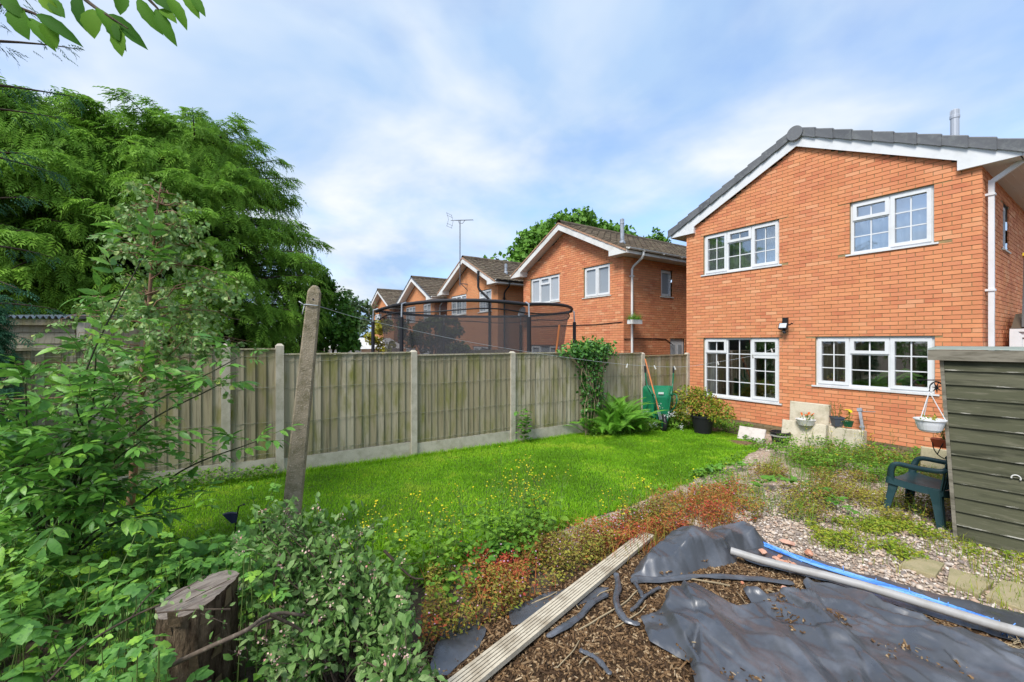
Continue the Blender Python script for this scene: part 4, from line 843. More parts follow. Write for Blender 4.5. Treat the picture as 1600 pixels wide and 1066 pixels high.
while cnt < 640:
    x, y = R.uniform(-3.2, .5), R.uniform(2.0, 5.4)
    if not inpoly(np.array([x]), np.array([y]), BP)[0]: continue
    dcam = .5509 * x + .8346 * y
    if dcam < 1.75 or math.hypot(x - stump_c[0], y - stump_c[1]) < .30: continue
    dc = np.array((x, y)) / math.hypot(x, y) ; ts = (stump_c[0] * dc[0] + stump_c[1] * dc[1]); 
    lat = abs(stump_c[0] * dc[1] - stump_c[1] * dc[0]); hcap = .36 if (math.hypot(x, y) < 2.62 and lat < .30) else 1.0
    cnt += 1; hh = min(hcap, R.uniform(.1, 1) ** .6 * (.50 + .22 * fbm(x * 1.6, y * 1.6, 3)) * (.72 if y > 3.5 else 1)); 
    if x > -.5 and y > 2.9: hh *= .8
    P = np.array((x, y, float(gz(x)) + hh)); a = R.uniform(0, 6.28); d = np.array((math.cos(a), math.sin(a), R.uniform(-.25, .35)))
    trifol(P, d, R.uniform(.055, .105), np.clip(R.beta(2, 2.2) + .25 * (R.uniform() < .12), 0, 1), 5 if R.uniform() < .35 else 3)
    sb.tube([(x + R.uniform(-.05, .05), y + R.uniform(-.05, .05), float(gz(x))), (x - d[0] * .05, y - d[1] * .05, P[2] * .6), P], .0022, 4, cap=False)
for k in range(130):
    P = at(R.uniform(215, 475), R.uniform(838, 925), R.uniform(2.65, 3.35)); a = R.uniform(0, 6.28); d = np.array((math.cos(a), math.sin(a), R.uniform(-.25, .35))); P[2] = max(P[2], .05)
    trifol(P, d, R.uniform(.06, .11), np.clip(R.beta(2, 2.2) + .25 * (R.uniform() < .2), 0, 1), 3); sb.tube([P * (1, 1, 0) + R.normal(0, .04, 3) * (1, 1, 0), P], .0022, 4, cap=False)
for (xa, xb, ya, yb, da, db, n_) in ((120, 262, 990, 1075, 1.62, 1.86, 40), (372, 440, 865, 940, 2.1, 2.5, 24), (180, 245, 900, 985, 2.0, 2.3, 24)):
    for k in range(n_):
        P = at(R.uniform(xa, xb), R.uniform(ya, yb), R.uniform(da, db)); a = R.uniform(0, 6.28); P[2] = max(P[2], .04); trifol(P, np.array((math.cos(a), math.sin(a), R.uniform(-.2, .35))), R.uniform(.035, .065), np.clip(R.beta(2, 2) + .3 * (R.uniform() < .3), 0, 1), 5 if R.uniform() < .4 else 3); sb.tube([P * (1, 1, 0) + R.normal(0, .04, 3) * (1, 1, 0), P], .002, 4, cap=False)
for k in range(16):   # upright fresh shoots and arching canes
    x, y = R.uniform(-1.9, .2), R.uniform(2.7, 4.2)
    if not inpoly(np.array([x]), np.array([y]), BP)[0] or math.hypot(x - stump_c[0], y - stump_c[1]) < .35: continue
    hh = R.uniform(.45, .8); tp = np.array((x + R.uniform(-.2, .2), y + R.uniform(-.2, .2), hh)); pth = stem_path([(x, y, 0), (x, y, hh * .6), tp], 8); sb.tube(pth, np.linspace(.004, .002, 8), 5, mat=0)
    for q in range(7): i = R.integers(3, 8); a = R.uniform(0, 6.28); trifol(pth[i], (math.cos(a), math.sin(a), .3), .055 * R.uniform(.7, 1.1), R.uniform(.65, 1))
LT, LD, LU, LS, LR = map(np.array, (LT, LD, LU, LS, LR)); v_ = inview(LT); k1, k2 = nearest(LT, np.where(v_, LS, 1e-4), 300); singles('leaf', br, BL, G_BRA, LT[k1], LD[k1], LU[k1], LS[k1], 12)
lv = MB(); scatter(lv, BL, LT[k2], LD[k2], LU[k2], LS[k2], LR[k2]); lv.obj('leaves', G_BRA, br, smooth=True)['kind'] = 'stuff'
sb.obj('stem', STEM, br)
# low undergrowth between the brambles and the shrub
def carpet(name, label, poly, n, m, size, h, fn=None, tmpl=None, cat='weeds', zj=.9, flowers=None, dens=None, rn=None):
    P = np.array(poly); lo, hi = P.min(0), P.max(0); N_ = n * 3; x = R.uniform(lo[0], hi[0], N_); y = R.uniform(lo[1], hi[1], N_); k = inpoly(x, y, poly)
    if dens is not None: k &= R.uniform(size=N_) < dens(x, y)
    x, y = x[k][:n], y[k][:n]; N_ = len(x); hf = (fn(x, y) if fn is not None else 0); z = gz(x) + hf + R.uniform(.0, 1, N_) ** .8 * h * (.35 + 1.1 * fbm(x * 4, y * 4, 21))
    T = np.stack((x, y, z), -1); b_ = MB(); d = randdir(N_, -.3, .6); rr = R.uniform(size=N_) if rn is None else np.clip(rn(x, y) + R.normal(0, .2, N_), 0, 1)
    scatter(b_, tmpl or DIAW, T, d, unit(R.normal(0, .5, (N_, 3)) + (0, 0, zj)), size * rnds(N_, .5, 1.4), rr)
    ms = [m]
    if flowers:
        fm, fn_, fs = flowers; j = R.integers(0, N_, fn_); T2 = T[j] + np.array((0, 0, .03)) + R.normal(0, .01, (fn_, 3)); T2[:, 2] = gz(T2[:, 0]) + (fn(T2[:, 0], T2[:, 1]) if fn is not None else 0) + h * rnds(fn_, .6, 1.15)
        pf = join_t([turn(leaf(.5, .4, 2, .1, .1), a * 1.2566) for a in range(5)]); scatter(b_, pf, T2, randdir(fn_, -.2, .2), unit(R.normal(0, .4, (fn_, 3)) + (0, -.4, .8)), fs * rnds(fn_, .7, 1.2), None, 1); ms.append(fm)
    return tag(b_.obj(name, ms), label, cat, kind='stuff')
carpet('undergrowth', 'low dark green undergrowth beneath the brambles and elder', [(-3.6, 2.2), (.3, 2.1), (.5, 3.9), (-.6, 4.6), (-1.0, 5.6), (-1.2, 6.5), (-3.9, 6.5)], 9000, G_BRA, .06, .22)
# ---------------------------------------------------------------- lawn grass and weeds
def lawn_grass():
    n = 380000; x = R.uniform(-3.9, 9.2, n); y = R.uniform(3.1, 6.62, n)
    k = inpoly(x + .1 * (fbm(x * 4, y * 4, 5) - .5), y + .16 * (fbm(x * 4, y * 4, 9) - .5), LAWNP) & (R.uniform(size=n) < np.clip(1.25 - .05 * x, .5, 1)); x, y = x[k], y[k]; n = len(x)
    tall = np.clip((3.95 - y - .12 * x) * 1.2, 0, 1) * (x < 4) + .5 * np.clip((y - 6.45) * 5, 0, 1)
    h = (.013 + .014 * fbm(x * 2.2, y * 2.2, 3) + .013 * R.uniform(size=n) ** 2) * (1 + 2.2 * tall)
    a = rnds(n, 0, 6.28); ln = h * rnds(n, .1, .9); w_ = .0032 + .0012 * tall + .0002 * x
    B = np.stack((x, y, gz(x)), -1); sd_ = np.stack((np.cos(a + 1.57) * w_, np.sin(a + 1.57) * w_, 0 * a), -1); T = B + np.stack((np.cos(a) * ln, np.sin(a) * ln, h), -1)
    rn = np.clip(fbm(x * 1.3, y * 1.3, 31) * 1.7 - .5 + R.normal(0, .20, n) + .5 * (fbm(x * 3.7, y * 3.7, 35) > .68), 0, 1)
    m_ = MB(); m_.add(np.stack((B - sd_, B + sd_, T), 1), np.arange(n * 3).reshape(-1, 3), rn)
    # daisies and buttercup flecks
    j = R.integers(0, n, 420); fT = B[j] + (0, 0, .035); scatter(m_, leaf(1, 1, 2, 0, 0), fT, randdir(420, -.1, .1), unit(R.normal(0, .3, (420, 3)) + (0, 0, 1)), .011 * rnds(420, .6, 1.3), R.uniform(size=420), 1)
    tag(m_.obj('grass', [G_GRASS, YELL]), 'short bright green lawn grass with yellow flecks', 'grass', kind='stuff')
lawn_grass()
def longgrass(name, label, poly, n, h, m, w_=.003, dens=None):
    P = np.array(poly); lo, hi = P.min(0), P.max(0); x = R.uniform(lo[0], hi[0], n * 3); y = R.uniform(lo[1], hi[1], n * 3); k = inpoly(x, y, poly)
    if dens is not None: k &= R.uniform(size=n * 3) < dens(x, y)
    x, y = x[k][:n], y[k][:n]; n = len(x)
    hh = h * rnds(n, .4, 1.2); a = rnds(n, 0, 6.28); B = np.stack((x, y, gz(x)), -1); d = np.stack((np.cos(a), np.sin(a), 0 * a), -1); sd_ = np.stack((-np.sin(a), np.cos(a), 0 * a), -1) * w_
    M1 = B + d * (hh * .15)[:, None] + (np.array((0, 0, .6)) * hh[:, None]); T = B + d * (hh * rnds(n, .3, .8))[:, None] + np.array((0, 0, 1.)) * hh[:, None] * rnds(n, .7, 1)[:, None]
    m_ = MB(); i = np.arange(n)[:, None] * 5; m_.add(np.stack((B - sd_, B + sd_, M1 + sd_ * .8, M1 - sd_ * .8, T), 1), np.concatenate((i, i + 1, i + 2, i + 3), 1), R.uniform(size=n)); 
    m_.F.append(((np.concatenate((i + 3, i + 2, i + 4), 1)), R.uniform(size=n), np.zeros(n, int)))
    return tag(m_.obj(name, m), label, 'grass', kind='stuff')
longgrass('long_grass', 'uncut longer grass at the near edge of the lawn', [(-1.6, 4.3), (-.3, 3.6), (.5, 3.1), (1.3, 3.05), (2.4, 3.15), (3.2, 3.3), (2.0, 3.5), (.6, 4.1), (-.8, 4.9)], 5200, .14, G_GRASS, .0028)
longgrass('fence_grass', 'tufts of grass along the foot of the fence', [(-2, 6.45), (6, 6.5), (6, 6.6), (-2, 6.6)], 3200, .09, G_GRASS, .0028)
carpet('fence_weeds', 'green weeds along the foot of the fence', [(-2.0, 6.35), (.45, 6.4), (.45, 6.6), (-2.0, 6.6)], 1500, G_WEED, .04, .2)
carpet('herb_robert', 'red and rusty herb robert weeds along the bed edge', [(.9, 2.35), (1.25, 3.05), (2.2, 3.0), (3.2, 2.95), (4.6, 3.1), (5.3, 2.9), (5.0, 2.3), (4.15, 2.25), (3.4, 2.62), (2.2, 2.45), (1.5, 2.32)], 21000, RED, .026, .22, cat='weeds', tmpl=DIA,
       dens=lambda x, y: np.clip(fbm(x * 3.6, y * 3.6, 41) * 5 - 1.7, .08, 1), rn=lambda x, y: fbm(x * 1.7, y * 1.7, 77) * 1.7 - .4, flowers=(PINK, 240, .013))
carpet('gravel_weeds', 'mixed rusty and green weeds growing through the gravel', [(4.8, 2.3), (4.9, 3.0), (6.4, 3.2), (8.4, 3.4), (9.6, 3.0), (9.7, 1.6), (7.6, 1.2), (6.6, 1.25), (5.9, 1.4), (5.2, 1.9)], 21000, RED, .030, .19, tmpl=DIA,
       dens=lambda x, y: np.clip(fbm(x * 2.7, y * 2.7, 51) * 6 - 2.6, 0, 1), rn=lambda x, y: fbm(x * 1.2, y * 1.2, 78) * 1.6 - .05, flowers=(PINK, 260, .012))
carpet('yellow_green_weeds', 'low yellowish green weeds spreading over the pebbles', [(4.5, 1.7), (5.1, 2.0), (6.2, 1.5), (6.4, 1.05), (5.9, .95), (5.9, .35), (5.55, .5), (5.35, .95), (4.85, 1.15)], 7500, G_YEL, .027, .085, tmpl=DIAW,
       dens=lambda x, y: np.clip(fbm(x * 4.6, y * 4.6, 61) * 7 - 3.3, 0, 1))
carpet('bed_weeds', 'green weeds and small yellow flowers by the house wall', [(7.2, 2.4), (7.4, 3.4), (8.8, 4.0), (9.6, 3.2), (9.85, 2.0), (9.6, 1.2), (8.2, 1.3)], 8000, G_WEED, .036, .30, dens=lambda x, y: np.clip(fbm(x * 3.0, y * 3.0, 71) * 6 - 2.5, 0, 1), flowers=(YELL, 220, .014))
carpet('lawn_edge_weeds', 'low green weeds where the lawn meets the grit path', [(4.2, 3.1), (4.4, 3.5), (5.7, 3.65), (7, 3.85), (8.4, 4.2), (8.9, 4.8), (9.2, 4.7), (8.6, 3.9), (6.5, 3.3), (5, 3.0)], 5200, G_WEED, .035, .10, dens=lambda x, y: np.clip(fbm(x * 2.2, y * 2.2, 81) * 4 - 1.5, 0, 1))
carpet('border_weeds', 'leafy green weeds round the fern and the big black pot', [(6.1, 6.25), (6.2, 6.6), (9.6, 6.62), (9.95, 6.2), (9.95, 4.9), (9.2, 4.7), (9.0, 5.6), (8.6, 6.05), (7.4, 6.0)], 9500, G_WEED, .045, .26, dens=lambda x, y: np.clip(fbm(x * 2.2, y * 2.2, 91) * 4 - 1.2, 0, 1))
for (nm, lb_, pl_, n_, h_, m__) in (('weed_stems', 'thin reddish and green stalks among the rusty weeds', [(.9, 2.35), (1.25, 3.15), (4.6, 3.2), (5.3, 2.9), (4.15, 2.25), (2.2, 2.4)], 1900, .26, RED), ('weed_stems', 'thin upright stalks among the weeds on the gravel', [(5.0, 1.9), (4.9, 3.1), (8.4, 3.5), (9.7, 2.0), (8.2, 1.2), (6.0, 1.3)], 1800, .30, G_WEED), ('weed_stems', 'fine yellow green grass wisps on the pebbles', [(4.5, 1.8), (6.2, 1.7), (6.3, 1.05), (5.85, .9), (5.9, .0), (4.6, .1)], 900, .14, G_YEL)):
    longgrass(nm, lb_, pl_, n_, h_, m__, .0022, dens=lambda x, y: np.clip(fbm(x * 3.1, y * 3.1, 47) * 5 - 2.0, .04, 1))
carpet('leafy_weeds', 'fresh green leafy weeds between the near shrub and the lawn', [(.75, 2.75), (1.0, 3.2), (2.0, 3.25), (2.5, 3.0), (1.9, 2.7), (1.2, 2.5)], 1200, G_WEED, .045, .42, tmpl=leaf(1, .6, 4, .2, .3, .1), dens=lambda x, y: np.clip(fbm(x * 3.3, y * 3.3, 49) * 5 - 1.8, .06, 1))
def tall_weed(x, y, h, kind, label, group, name='wildflower'):
    t = thing(name, label, 'wildflower', (x, y, float(gz(x))), group=group); sb = MB(); lb = MB(); fb = MB(); lean_ = R.normal(0, .06, 2)
    P = stem_path([(0, 0, -.02), (lean_[0] * .4, lean_[1] * .4, h * .5), (lean_[0], lean_[1], h)], 10); sb.tube(P, np.linspace(.0035, .0015, 10), 5)
    tips = [P[-1]]
    for k in range(6):
        i = int(R.integers(5, 9)); a = R.uniform(0, 6.28); ln = h * R.uniform(.16, .34); q = P[i] + np.array((math.cos(a) * ln * .5, math.sin(a) * ln * .5, ln * .85)); sb.tube([P[i], (P[i] + q) / 2 + (0, 0, -.01), q], .0012, 4, cap=False); tips.append(q)
        for z in range(1): q2 = q + R.normal(0, .03, 3) + (0, 0, .02); sb.tube([(P[i] + q) / 2, q2], .001, 4, cap=False); tips.append(q2)
    n = 18; i = R.integers(1, 8, n); d = randdir(n, -.1, .4); T = P[i]; sc = (.09 if kind else .14) * rnds(n, .5, 1.2) * (1 - i / 11)
    scatter(lb, leaf(1, .34 if kind else .5, 5, .15, .35, .12), T, d, unit(R.normal(0, .3, (n, 3)) + (0, 0, 1)), sc, R.uniform(size=n))
    tips = np.array(tips); pf = join_t([turn(leaf(.5, .3, 2, .1, .05), q * .7854) for q in range(8)]); n = len(tips)
    fD, fU, fS = randdir(n, -.2, .2), unit(R.normal(0, .45, (n, 3)) + (0, -.3, .9)), .016 * rnds(n, .7, 1.25); singles('flower', t, pf, YELL, tips, fD, fU, fS, 1)
    sb.obj('stem', STEM, t); lb.obj('leaves', G_WEED, t); pass
for k in range(32):
    x = R.uniform(.75, 2.9); y = 3.02 + R.uniform(-.15, .35) + .35 * max(0, 1.1 - x); tall_weed(x, y, R.uniform(.40, .72), 0, 'tall spindly weed with small yellow flowers between the near shrub and the lawn', 'yellow flowered weeds at the lawn edge')
for k in range(9): tall_weed(R.uniform(2.9, 5.2), R.uniform(2.75, 3.15), R.uniform(.3, .55), 1, 'thin yellow flowered weed among the rusty plants beside the decking board', 'thin weeds beside the decking board')
for k in range(14): tall_weed(R.uniform(7.4, 9.2), R.uniform(2.3, 3.5), R.uniform(.35, .62), 1, 'upright narrow leaved weed in front of the pale slabs by the house', 'upright weeds by the house wall')
# bramble shoots creeping over gravel and path
def creeper(name, label, pts, h, size, seed):
    t = thing(name, label, 'bramble', np.append(pts[0], gz(pts[0][0]))); b0 = np.append(pts[0], float(gz(pts[0][0]))); P = stem_path([(p[0], p[1], float(gz(p[0])) + h * (.4 + .6 * math.sin(3 * i / len(pts) * 1.05 + .4))) for i, p in enumerate(pts)], 16) - b0
    MB().tube(P, .004, 5).obj('stem', STEM, t); L0 = len(LT_)
    for i in range(1, 16):
        for q in range(2):
            a = R.uniform(0, 6.28); d = unit(np.array((math.cos(a), math.sin(a), R.uniform(0, .4)))); up = unit(np.array((0, 0, 1.)) + R.normal(0, .25, 3)); sd_ = unit(np.cross(up, d))
            for (f, s_, an) in ((0, 0, 0), (-.05, 1, 1.25), (-.05, -1, 1.25)):
                dd = unit(d * math.cos(an) + sd_ * s_ * math.sin(an) + R.normal(0, .1, 3)); LT_.append(P[i] + d * .05 + d * size * f); LD_.append(dd); LU_.append(up); LS_.append(size * R.uniform(.7, 1.15))
    s_ = slice(L0, None); singles('leaf', t, BL, G_BRC, np.array(LT_[s_]), np.array(LD_[s_]), np.array(LU_[s_]), np.array(LS_[s_]), 6)
LT_, LD_, LU_, LS_ = [], [], [], []
G_BRC = mat('fresh_bramble', [(.08, .22, .03), (.11, .29, .035), (.16, .36, .04)], .5, trans=.28, spec=.35)
creeper('bramble_shoot', 'bright green bramble shoot arching across the middle of the gravel', [gp(1165, 775)[:2], gp(1215, 765)[:2], gp(1270, 780)[:2], gp(1330, 810)[:2]], .16, .085, 1)
creeper('bramble_shoot', 'bramble runner lying on the far lawn edge beside the grit path', [gp(1085, 745)[:2], gp(1120, 740)[:2], gp(1165, 735)[:2]], .10, .075, 2)
creeper('bramble_shoot', 'pale green bramble shoot rising among red weeds near the lawn corner', [gp(740, 925)[:2], gp(770, 900)[:2], gp(800, 890)[:2]], .22, .06, 3)
creeper('bramble_shoot', 'leafy bramble runner climbing the fence beside the fourth concrete post', [(4.55, 6.45), (4.52, 6.55), (4.6, 6.58)], .02, .09, 4)
o = [q for q in bpy.data.objects if q.name.startswith('bramble_shoot')][-1]
for ch in o.children:
    if ch.name.startswith('leaf'): ch.location.z += R.uniform(.05, .62); ch.location.x += R.uniform(-.1, .12); ch.location.y = min(ch.location.y, .06)
# ---------------------------------------------------------------- cotoneaster in the near centre
co = thing('cotoneaster', 'grey green cotoneaster bush with tiny pinkish flower clusters in the foreground', 'shrub')
LT, LD, LS = [], [], []; sb = MB(); fb = MB(); ft = []
C0 = w3(-.78, 2.25, 0)
for k in range(190):
    px = R.uniform(392, 690); py = 790 + 270 * R.uniform() ** 1.0
    up_ = 1 - (py - 790) / 270; dep = 2.05 + .75 * up_ + R.uniform(-.15, .15)
    if px < 470 and py < 800: continue
    if py < 800 + 260 * max(0, (px - 540) / 150) ** 1.3: continue
    if px < 430 and py > 900 and R.uniform() < .75: continue
    q = at(px, py, dep)
    if q[2] < .02: q[2] = .03
    b0 = C0 + (q - C0) * (.15, .15, 0) + R.normal(0, .08, 3) * (1, 1, 0); b0[2] = 0
    mid = b0 * .45 + q * .55 + np.array((0, 0, .10)); P = stem_path([b0, mid, q, q + (unit(q - mid) * .10 + R.normal(0, .04, 3) if R.uniform() < .75 else unit(R.normal(0, 1, 3) + (0, 0, .9)) * R.uniform(.12, .26))], 14); sb.tube(P, np.linspace(.005, .0012, 14), 5, cap=False)
    for i in range(4, 14):
        for z in range(4):
            LT.append(P[i] + R.normal(0, .030, 3)); LD.append(unit(R.normal(0, .8, 3) + unit(P[i] - P[i - 1]) * .5 + (0, 0, .25))); LS.append(.054 * R.uniform(.5, 1.3))
    if R.uniform() < .98: ft.append(P[int(R.integers(9, 14))] + (0, 0, .02))
LT, LD, LS = map(np.array, (LT, LD, LS)); CL = leaf(1, .52, 3, .22, .15); n = len(LT); U = unit(R.normal(0, .6, (n, 3)) + (0, -.1, .8)); RN = R.beta(2, 2.2, n)
v_ = inview(LT); k1, k2 = nearest(LT, np.where(v_, LS, 1e-4), 300); singles('leaf', co, CL, G_COT, LT[k1], LD[k1], U[k1], LS[k1], 12)
lv = MB(); scatter(lv, CL, LT[k2], LD[k2], U[k2], LS[k2], RN[k2]); lv.obj('leaves', G_COT, co)['kind'] = 'stuff'
ft = np.repeat(np.array(ft), 9, 0); ft = ft + R.normal(0, .010, ft.shape) * 1.3; scatter(fb, leaf(1, .9, 2, .4, .2), ft, randdir(len(ft)), randdir(len(ft), 0, 1), .014 * rnds(len(ft), .7, 1.3)); fb.obj('flower_clusters', COTF, co)['kind'] = 'stuff'
for pts in ([(420, 960, 2.0), (470, 985, 2.1), (520, 1035, 2.15)], [(440, 860, 2.5), (425, 930, 2.3), (415, 1000, 2.2)], [(600, 860, 2.6), (640, 900, 2.6), (662, 905, 2.6)]): sb.tube(stem_path([at(*q) for q in pts], 10), np.linspace(.009, .004, 10), 6)
sb.obj('stem', BARKD, co)
# ---------------------------------------------------------------- the stump and the dead branch across it
st = thing('tree_stump', 'old sawn tree stump with flaking bark among brambles', 'stump', (stump_c[0], stump_c[1], 0))
nA, nZ = 64, 22; th = np.linspace(0, 2 * math.pi, nA + 1)[:-1]; zz_ = np.linspace(-.05, .62, nZ); V = []
nt_ = unit(np.array((-.13 * .8346 - .16 * .5509, .13 * .5509 - .16 * .8346, 1)))     # cut face tips towards the left and the viewer
def srad(t, z): return .150 * (1 + .10 * np.sin(2 * t + 1) + .07 * np.sin(3 * t) + .02 * np.sin(9 * t)) * (1 + .28 * np.clip(.25 - z, 0, 1)) + (.034) * (fbm(t * 5.1, z * 3.0, 13) - .5) + .020 * np.abs(fbm(t * 11, z * 2.2, 17) - .5)
for z in zz_:
    ztop = .555 - (nt_[0] * np.cos(th) + nt_[1] * np.sin(th)) * .155 / nt_[2]; zc = np.minimum(z * (ztop / .62), ztop); r = srad(th, z); V.append(np.stack((r * np.cos(th), r * np.sin(th), zc), -1))
V = np.array(V); i, j = np.meshgrid(np.arange(nZ - 1), np.arange(nA), indexing='ij'); j2 = (j + 1) % nA
MB().add(V, np.stack((i * nA + j, i * nA + j2, (i + 1) * nA + j2, (i + 1) * nA + j), -1).reshape(-1, 4)).obj('bark', mat('stump_bark', (.075, .052, .033), .95, noise=(9, (.17, .125, .08), .45, .65, (1, 1, .35)), noise2=(38, (.03, .017, .01), .5, .68, (1, 1, .3)), bump=(42, 1.0, .03, (1, 1, .3)), spec=.1), st, smooth=True)
tp = MB(); rings = 8; ring = V[-1]; cen = ring.mean(0); W = [cen + (ring - cen) * (q / rings) + np.array((0, 0, 1)) * (.004 * (fbm(th * 3, th * 0 + q, 3) - .5))[:, None] for q in range(1, rings + 1)]; W[-1][:, 2] += 0; A = np.concatenate([[cen], *W])
jj = np.arange(nA); tp.add(A, np.stack((0 * jj, 1 + jj, 1 + (jj + 1) % nA), -1)); Q = []
for q in range(rings - 1): a = 1 + q * nA; Q.append(np.stack((a + jj, a + nA + jj, a + nA + (jj + 1) % nA, a + (jj + 1) % nA), -1))
tp.F.append((np.concatenate(Q), np.full(nA * (rings - 1), .5), np.zeros(nA * (rings - 1), int)))
CUT = mat('cut_wood', (.24, .205, .17), .9, noise=(6, (.12, .095, .08), .42, .62, (1.2, 5, 1)), noise2=(60, (.12, .10, .085), .54, .68, (.25, 1.6, 1)), bump=(60, .8, .008, (.25, 1.6, 1)), spec=.1); tp.obj('cut_face', CUT, st)
fl_ = MB()
for k in range(16): a = R.uniform(-2.6, .6); z = R.uniform(.1, .5); r = float(srad(np.array([a]), np.array([z]))[0]) + .006; c = np.array((r * math.cos(a), r * math.sin(a), z)); d = np.array((-math.sin(a), math.cos(a), 0)) * R.uniform(.012, .03); n_ = np.array((math.cos(a), math.sin(a), .1)) * R.uniform(.004, .02); hh = np.array((0, 0, R.uniform(.04, .10))); fl_.add([c - d, c + d, c + d * .6 + hh + n_, c - d * .7 + hh + n_ * 1.4], [(0, 1, 2, 3)], R.uniform())
fl_.obj('bark_flakes', mat('bark_flake', [(.07, .045, .025), (.13, .09, .05), (.19, .135, .08)], .95, bump=(50, .8, .01)), st)['kind'] = 'stuff'
m_ = MB(); m_.tube(stem_path([at(262, 1042, 1.9), at(330, 1010, 1.86), at(385, 985, 1.9), at(410, 967, 2.0), at(440, 958, 2.1), at(475, 962, 2.15)], 18), np.linspace(.011, .008, 18), 8); m_.tube(stem_path([at(400, 978, 1.97), at(425, 968, 2.1), at(452, 962, 2.2)], 8), .007, 6)
tag(m_.obj('dead_branch', mat('grey_branch', (.10, .075, .055), .85, noise=(40, (.2, .16, .12), .5, .7), bump=(60, .4, .004)), smooth=True), 'bare dark branch lying across the front of the stump', 'branch')
m_ = MB(); m_.tube(stem_path([at(75, 1066, 1.72), at(130, 1010, 1.8), at(205, 965, 1.95), at(250, 945, 2.0)], 14), .0045, 6); m_.tube(stem_path([at(205, 965, 1.95), at(228, 935, 2.0), at(250, 915, 2.1)], 8), .003, 5); m_.tube(stem_path([at(245, 958, 1.9), at(300, 953, 1.88), at(360, 952, 1.95)], 8), .0035, 5)
for (a, b_) in (((250, 945, 1.98), (320, 900, 2.05)), ((300, 953, 1.88), (355, 975, 1.9)), ((290, 940, 1.92), (360, 905, 2.0))): m_.tube([at(*a), at(*b_)], .002, 4)
tw = thing('cotoneaster_cane', 'thin brown cane with small leaves trailing across the stump top', 'branch'); m_.obj('stem', BARKD, tw)
T = np.concatenate([at(*a)[None] + (at(*b_) - at(*a)) * np.linspace(0, 1, 9)[:, None] + R.normal(0, .012, (9, 3)) for a, b_ in (((250, 945, 1.97), (320, 900, 2.04)), ((300, 953, 1.87), (355, 975, 1.88)), ((290, 940, 1.91), (360, 905, 1.99)), ((245, 958, 1.88), (360, 950, 1.94)))])
singles('leaf', tw, CL, G_COT, T, unit(R.normal(0, 1, (len(T), 3))), unit(R.normal(0, .5, (len(T), 3)) + (0, 0, 1)), .034 * rnds(len(T), .7, 1.2), 6)
# ---------------------------------------------------------------- leaning concrete post, washing line and pegs
b0 = gp(452, 842); tpp = at(492, 452, 4.06); d_ = unit(tpp - b0)
lp = thing('concrete_post', 'leaning weathered concrete washing line post with a rounded top', 'post', b0)
m_ = MB(); s0, s1 = .076, .058; ax_ = tpp - b0; xa = unit(np.cross((.75, .66, 0), d_)); ya = np.cross(d_, xa); ca, sa = math.cos(.62), math.sin(.62); xa, ya = xa * ca + ya * sa, ya * ca - xa * sa
lv_ = [(-.25, s0 * 1.02, .012), (.3, s0 * .98, .012), (.7, (s0 + s1) / 2, .012), (.985, s1, .012), (1.0, s1 * .8, .02)]; V = []
for f, s_, ch in lv_:
    for (x, y) in ((-s_, -s_ + ch), (-s_ + ch, -s_), (s_ - ch, -s_), (s_, -s_ + ch), (s_, s_ - ch), (s_ - ch, s_), (-s_ + ch, s_), (-s_, s_ - ch)): V.append(ax_ * f + xa * x + ya * y)
q = np.arange(8); Fa = np.concatenate([np.stack((8 * k + q, 8 * k + (q + 1) % 8, 8 * k + 8 + (q + 1) % 8, 8 * k + 8 + q), -1) for k in range(4)]); m_.add(V, Fa)
top_ = np.array(V[-8:]).mean(0); m_.lathe([(s1 * .78, .0), (s1 * .66, .018), (s1 * .4, .032), (.001, .038)], top_, 14, m=Matrix([[*xa], [*ya], [*d_]]).transposed()); pm_ = m_.obj('shaft', CONCA, lp, fix=True)
m_ = MB(); hp = ax_ * .955 - ya * (s1 + .001); m_.tube([hp, hp - ya * .004], .008, 8); m_.obj('bolt_hole', BLACKP, lp)
P0 = b0 + ax_ * .93
ln_pts = [P0 + xa * .07, at(560, 497, 4.9), at(640, 515, 5.9), at(720, 532, 6.7), at(800, 546, 7.4), at(880, 558, 7.9), at(960, 568, 8.4), at(1020, 572.5, 8.75), at(1070, 573, 9.0), at(1120, 566, 9.15), at(1175, 556, 9.2), w3(.0, .0, 0) * 0 + np.array((9.985, 1.43 + 2.93, 1.84 - 7.5 * 9.2 / F))]
cl_path = stem_path(ln_pts, 90); m_ = MB(); m_.tube(cl_path, .0030, 5); kn = P0 - xa * .075
m_.tube(stem_path([P0 - ya * (s1 + .012) + xa * .05, P0 - ya * (s1 + .012) - xa * .05, kn, P0 + ya * (s1 + .012), P0 + xa * (s1 + .012)], 18), .005, 5); m_.tube([kn, kn - xa * .05 + (0, 0, .03)], .005, 5); m_.tube([kn, kn + np.array((0, 0, -.09)) - xa * .02], .006, 5)
tag(m_.obj('washing_line', mat('line_plastic', (.42, .45, .47), .5), smooth=True), 'thin pale washing line strung from the leaning post to the house wall', 'washing line')
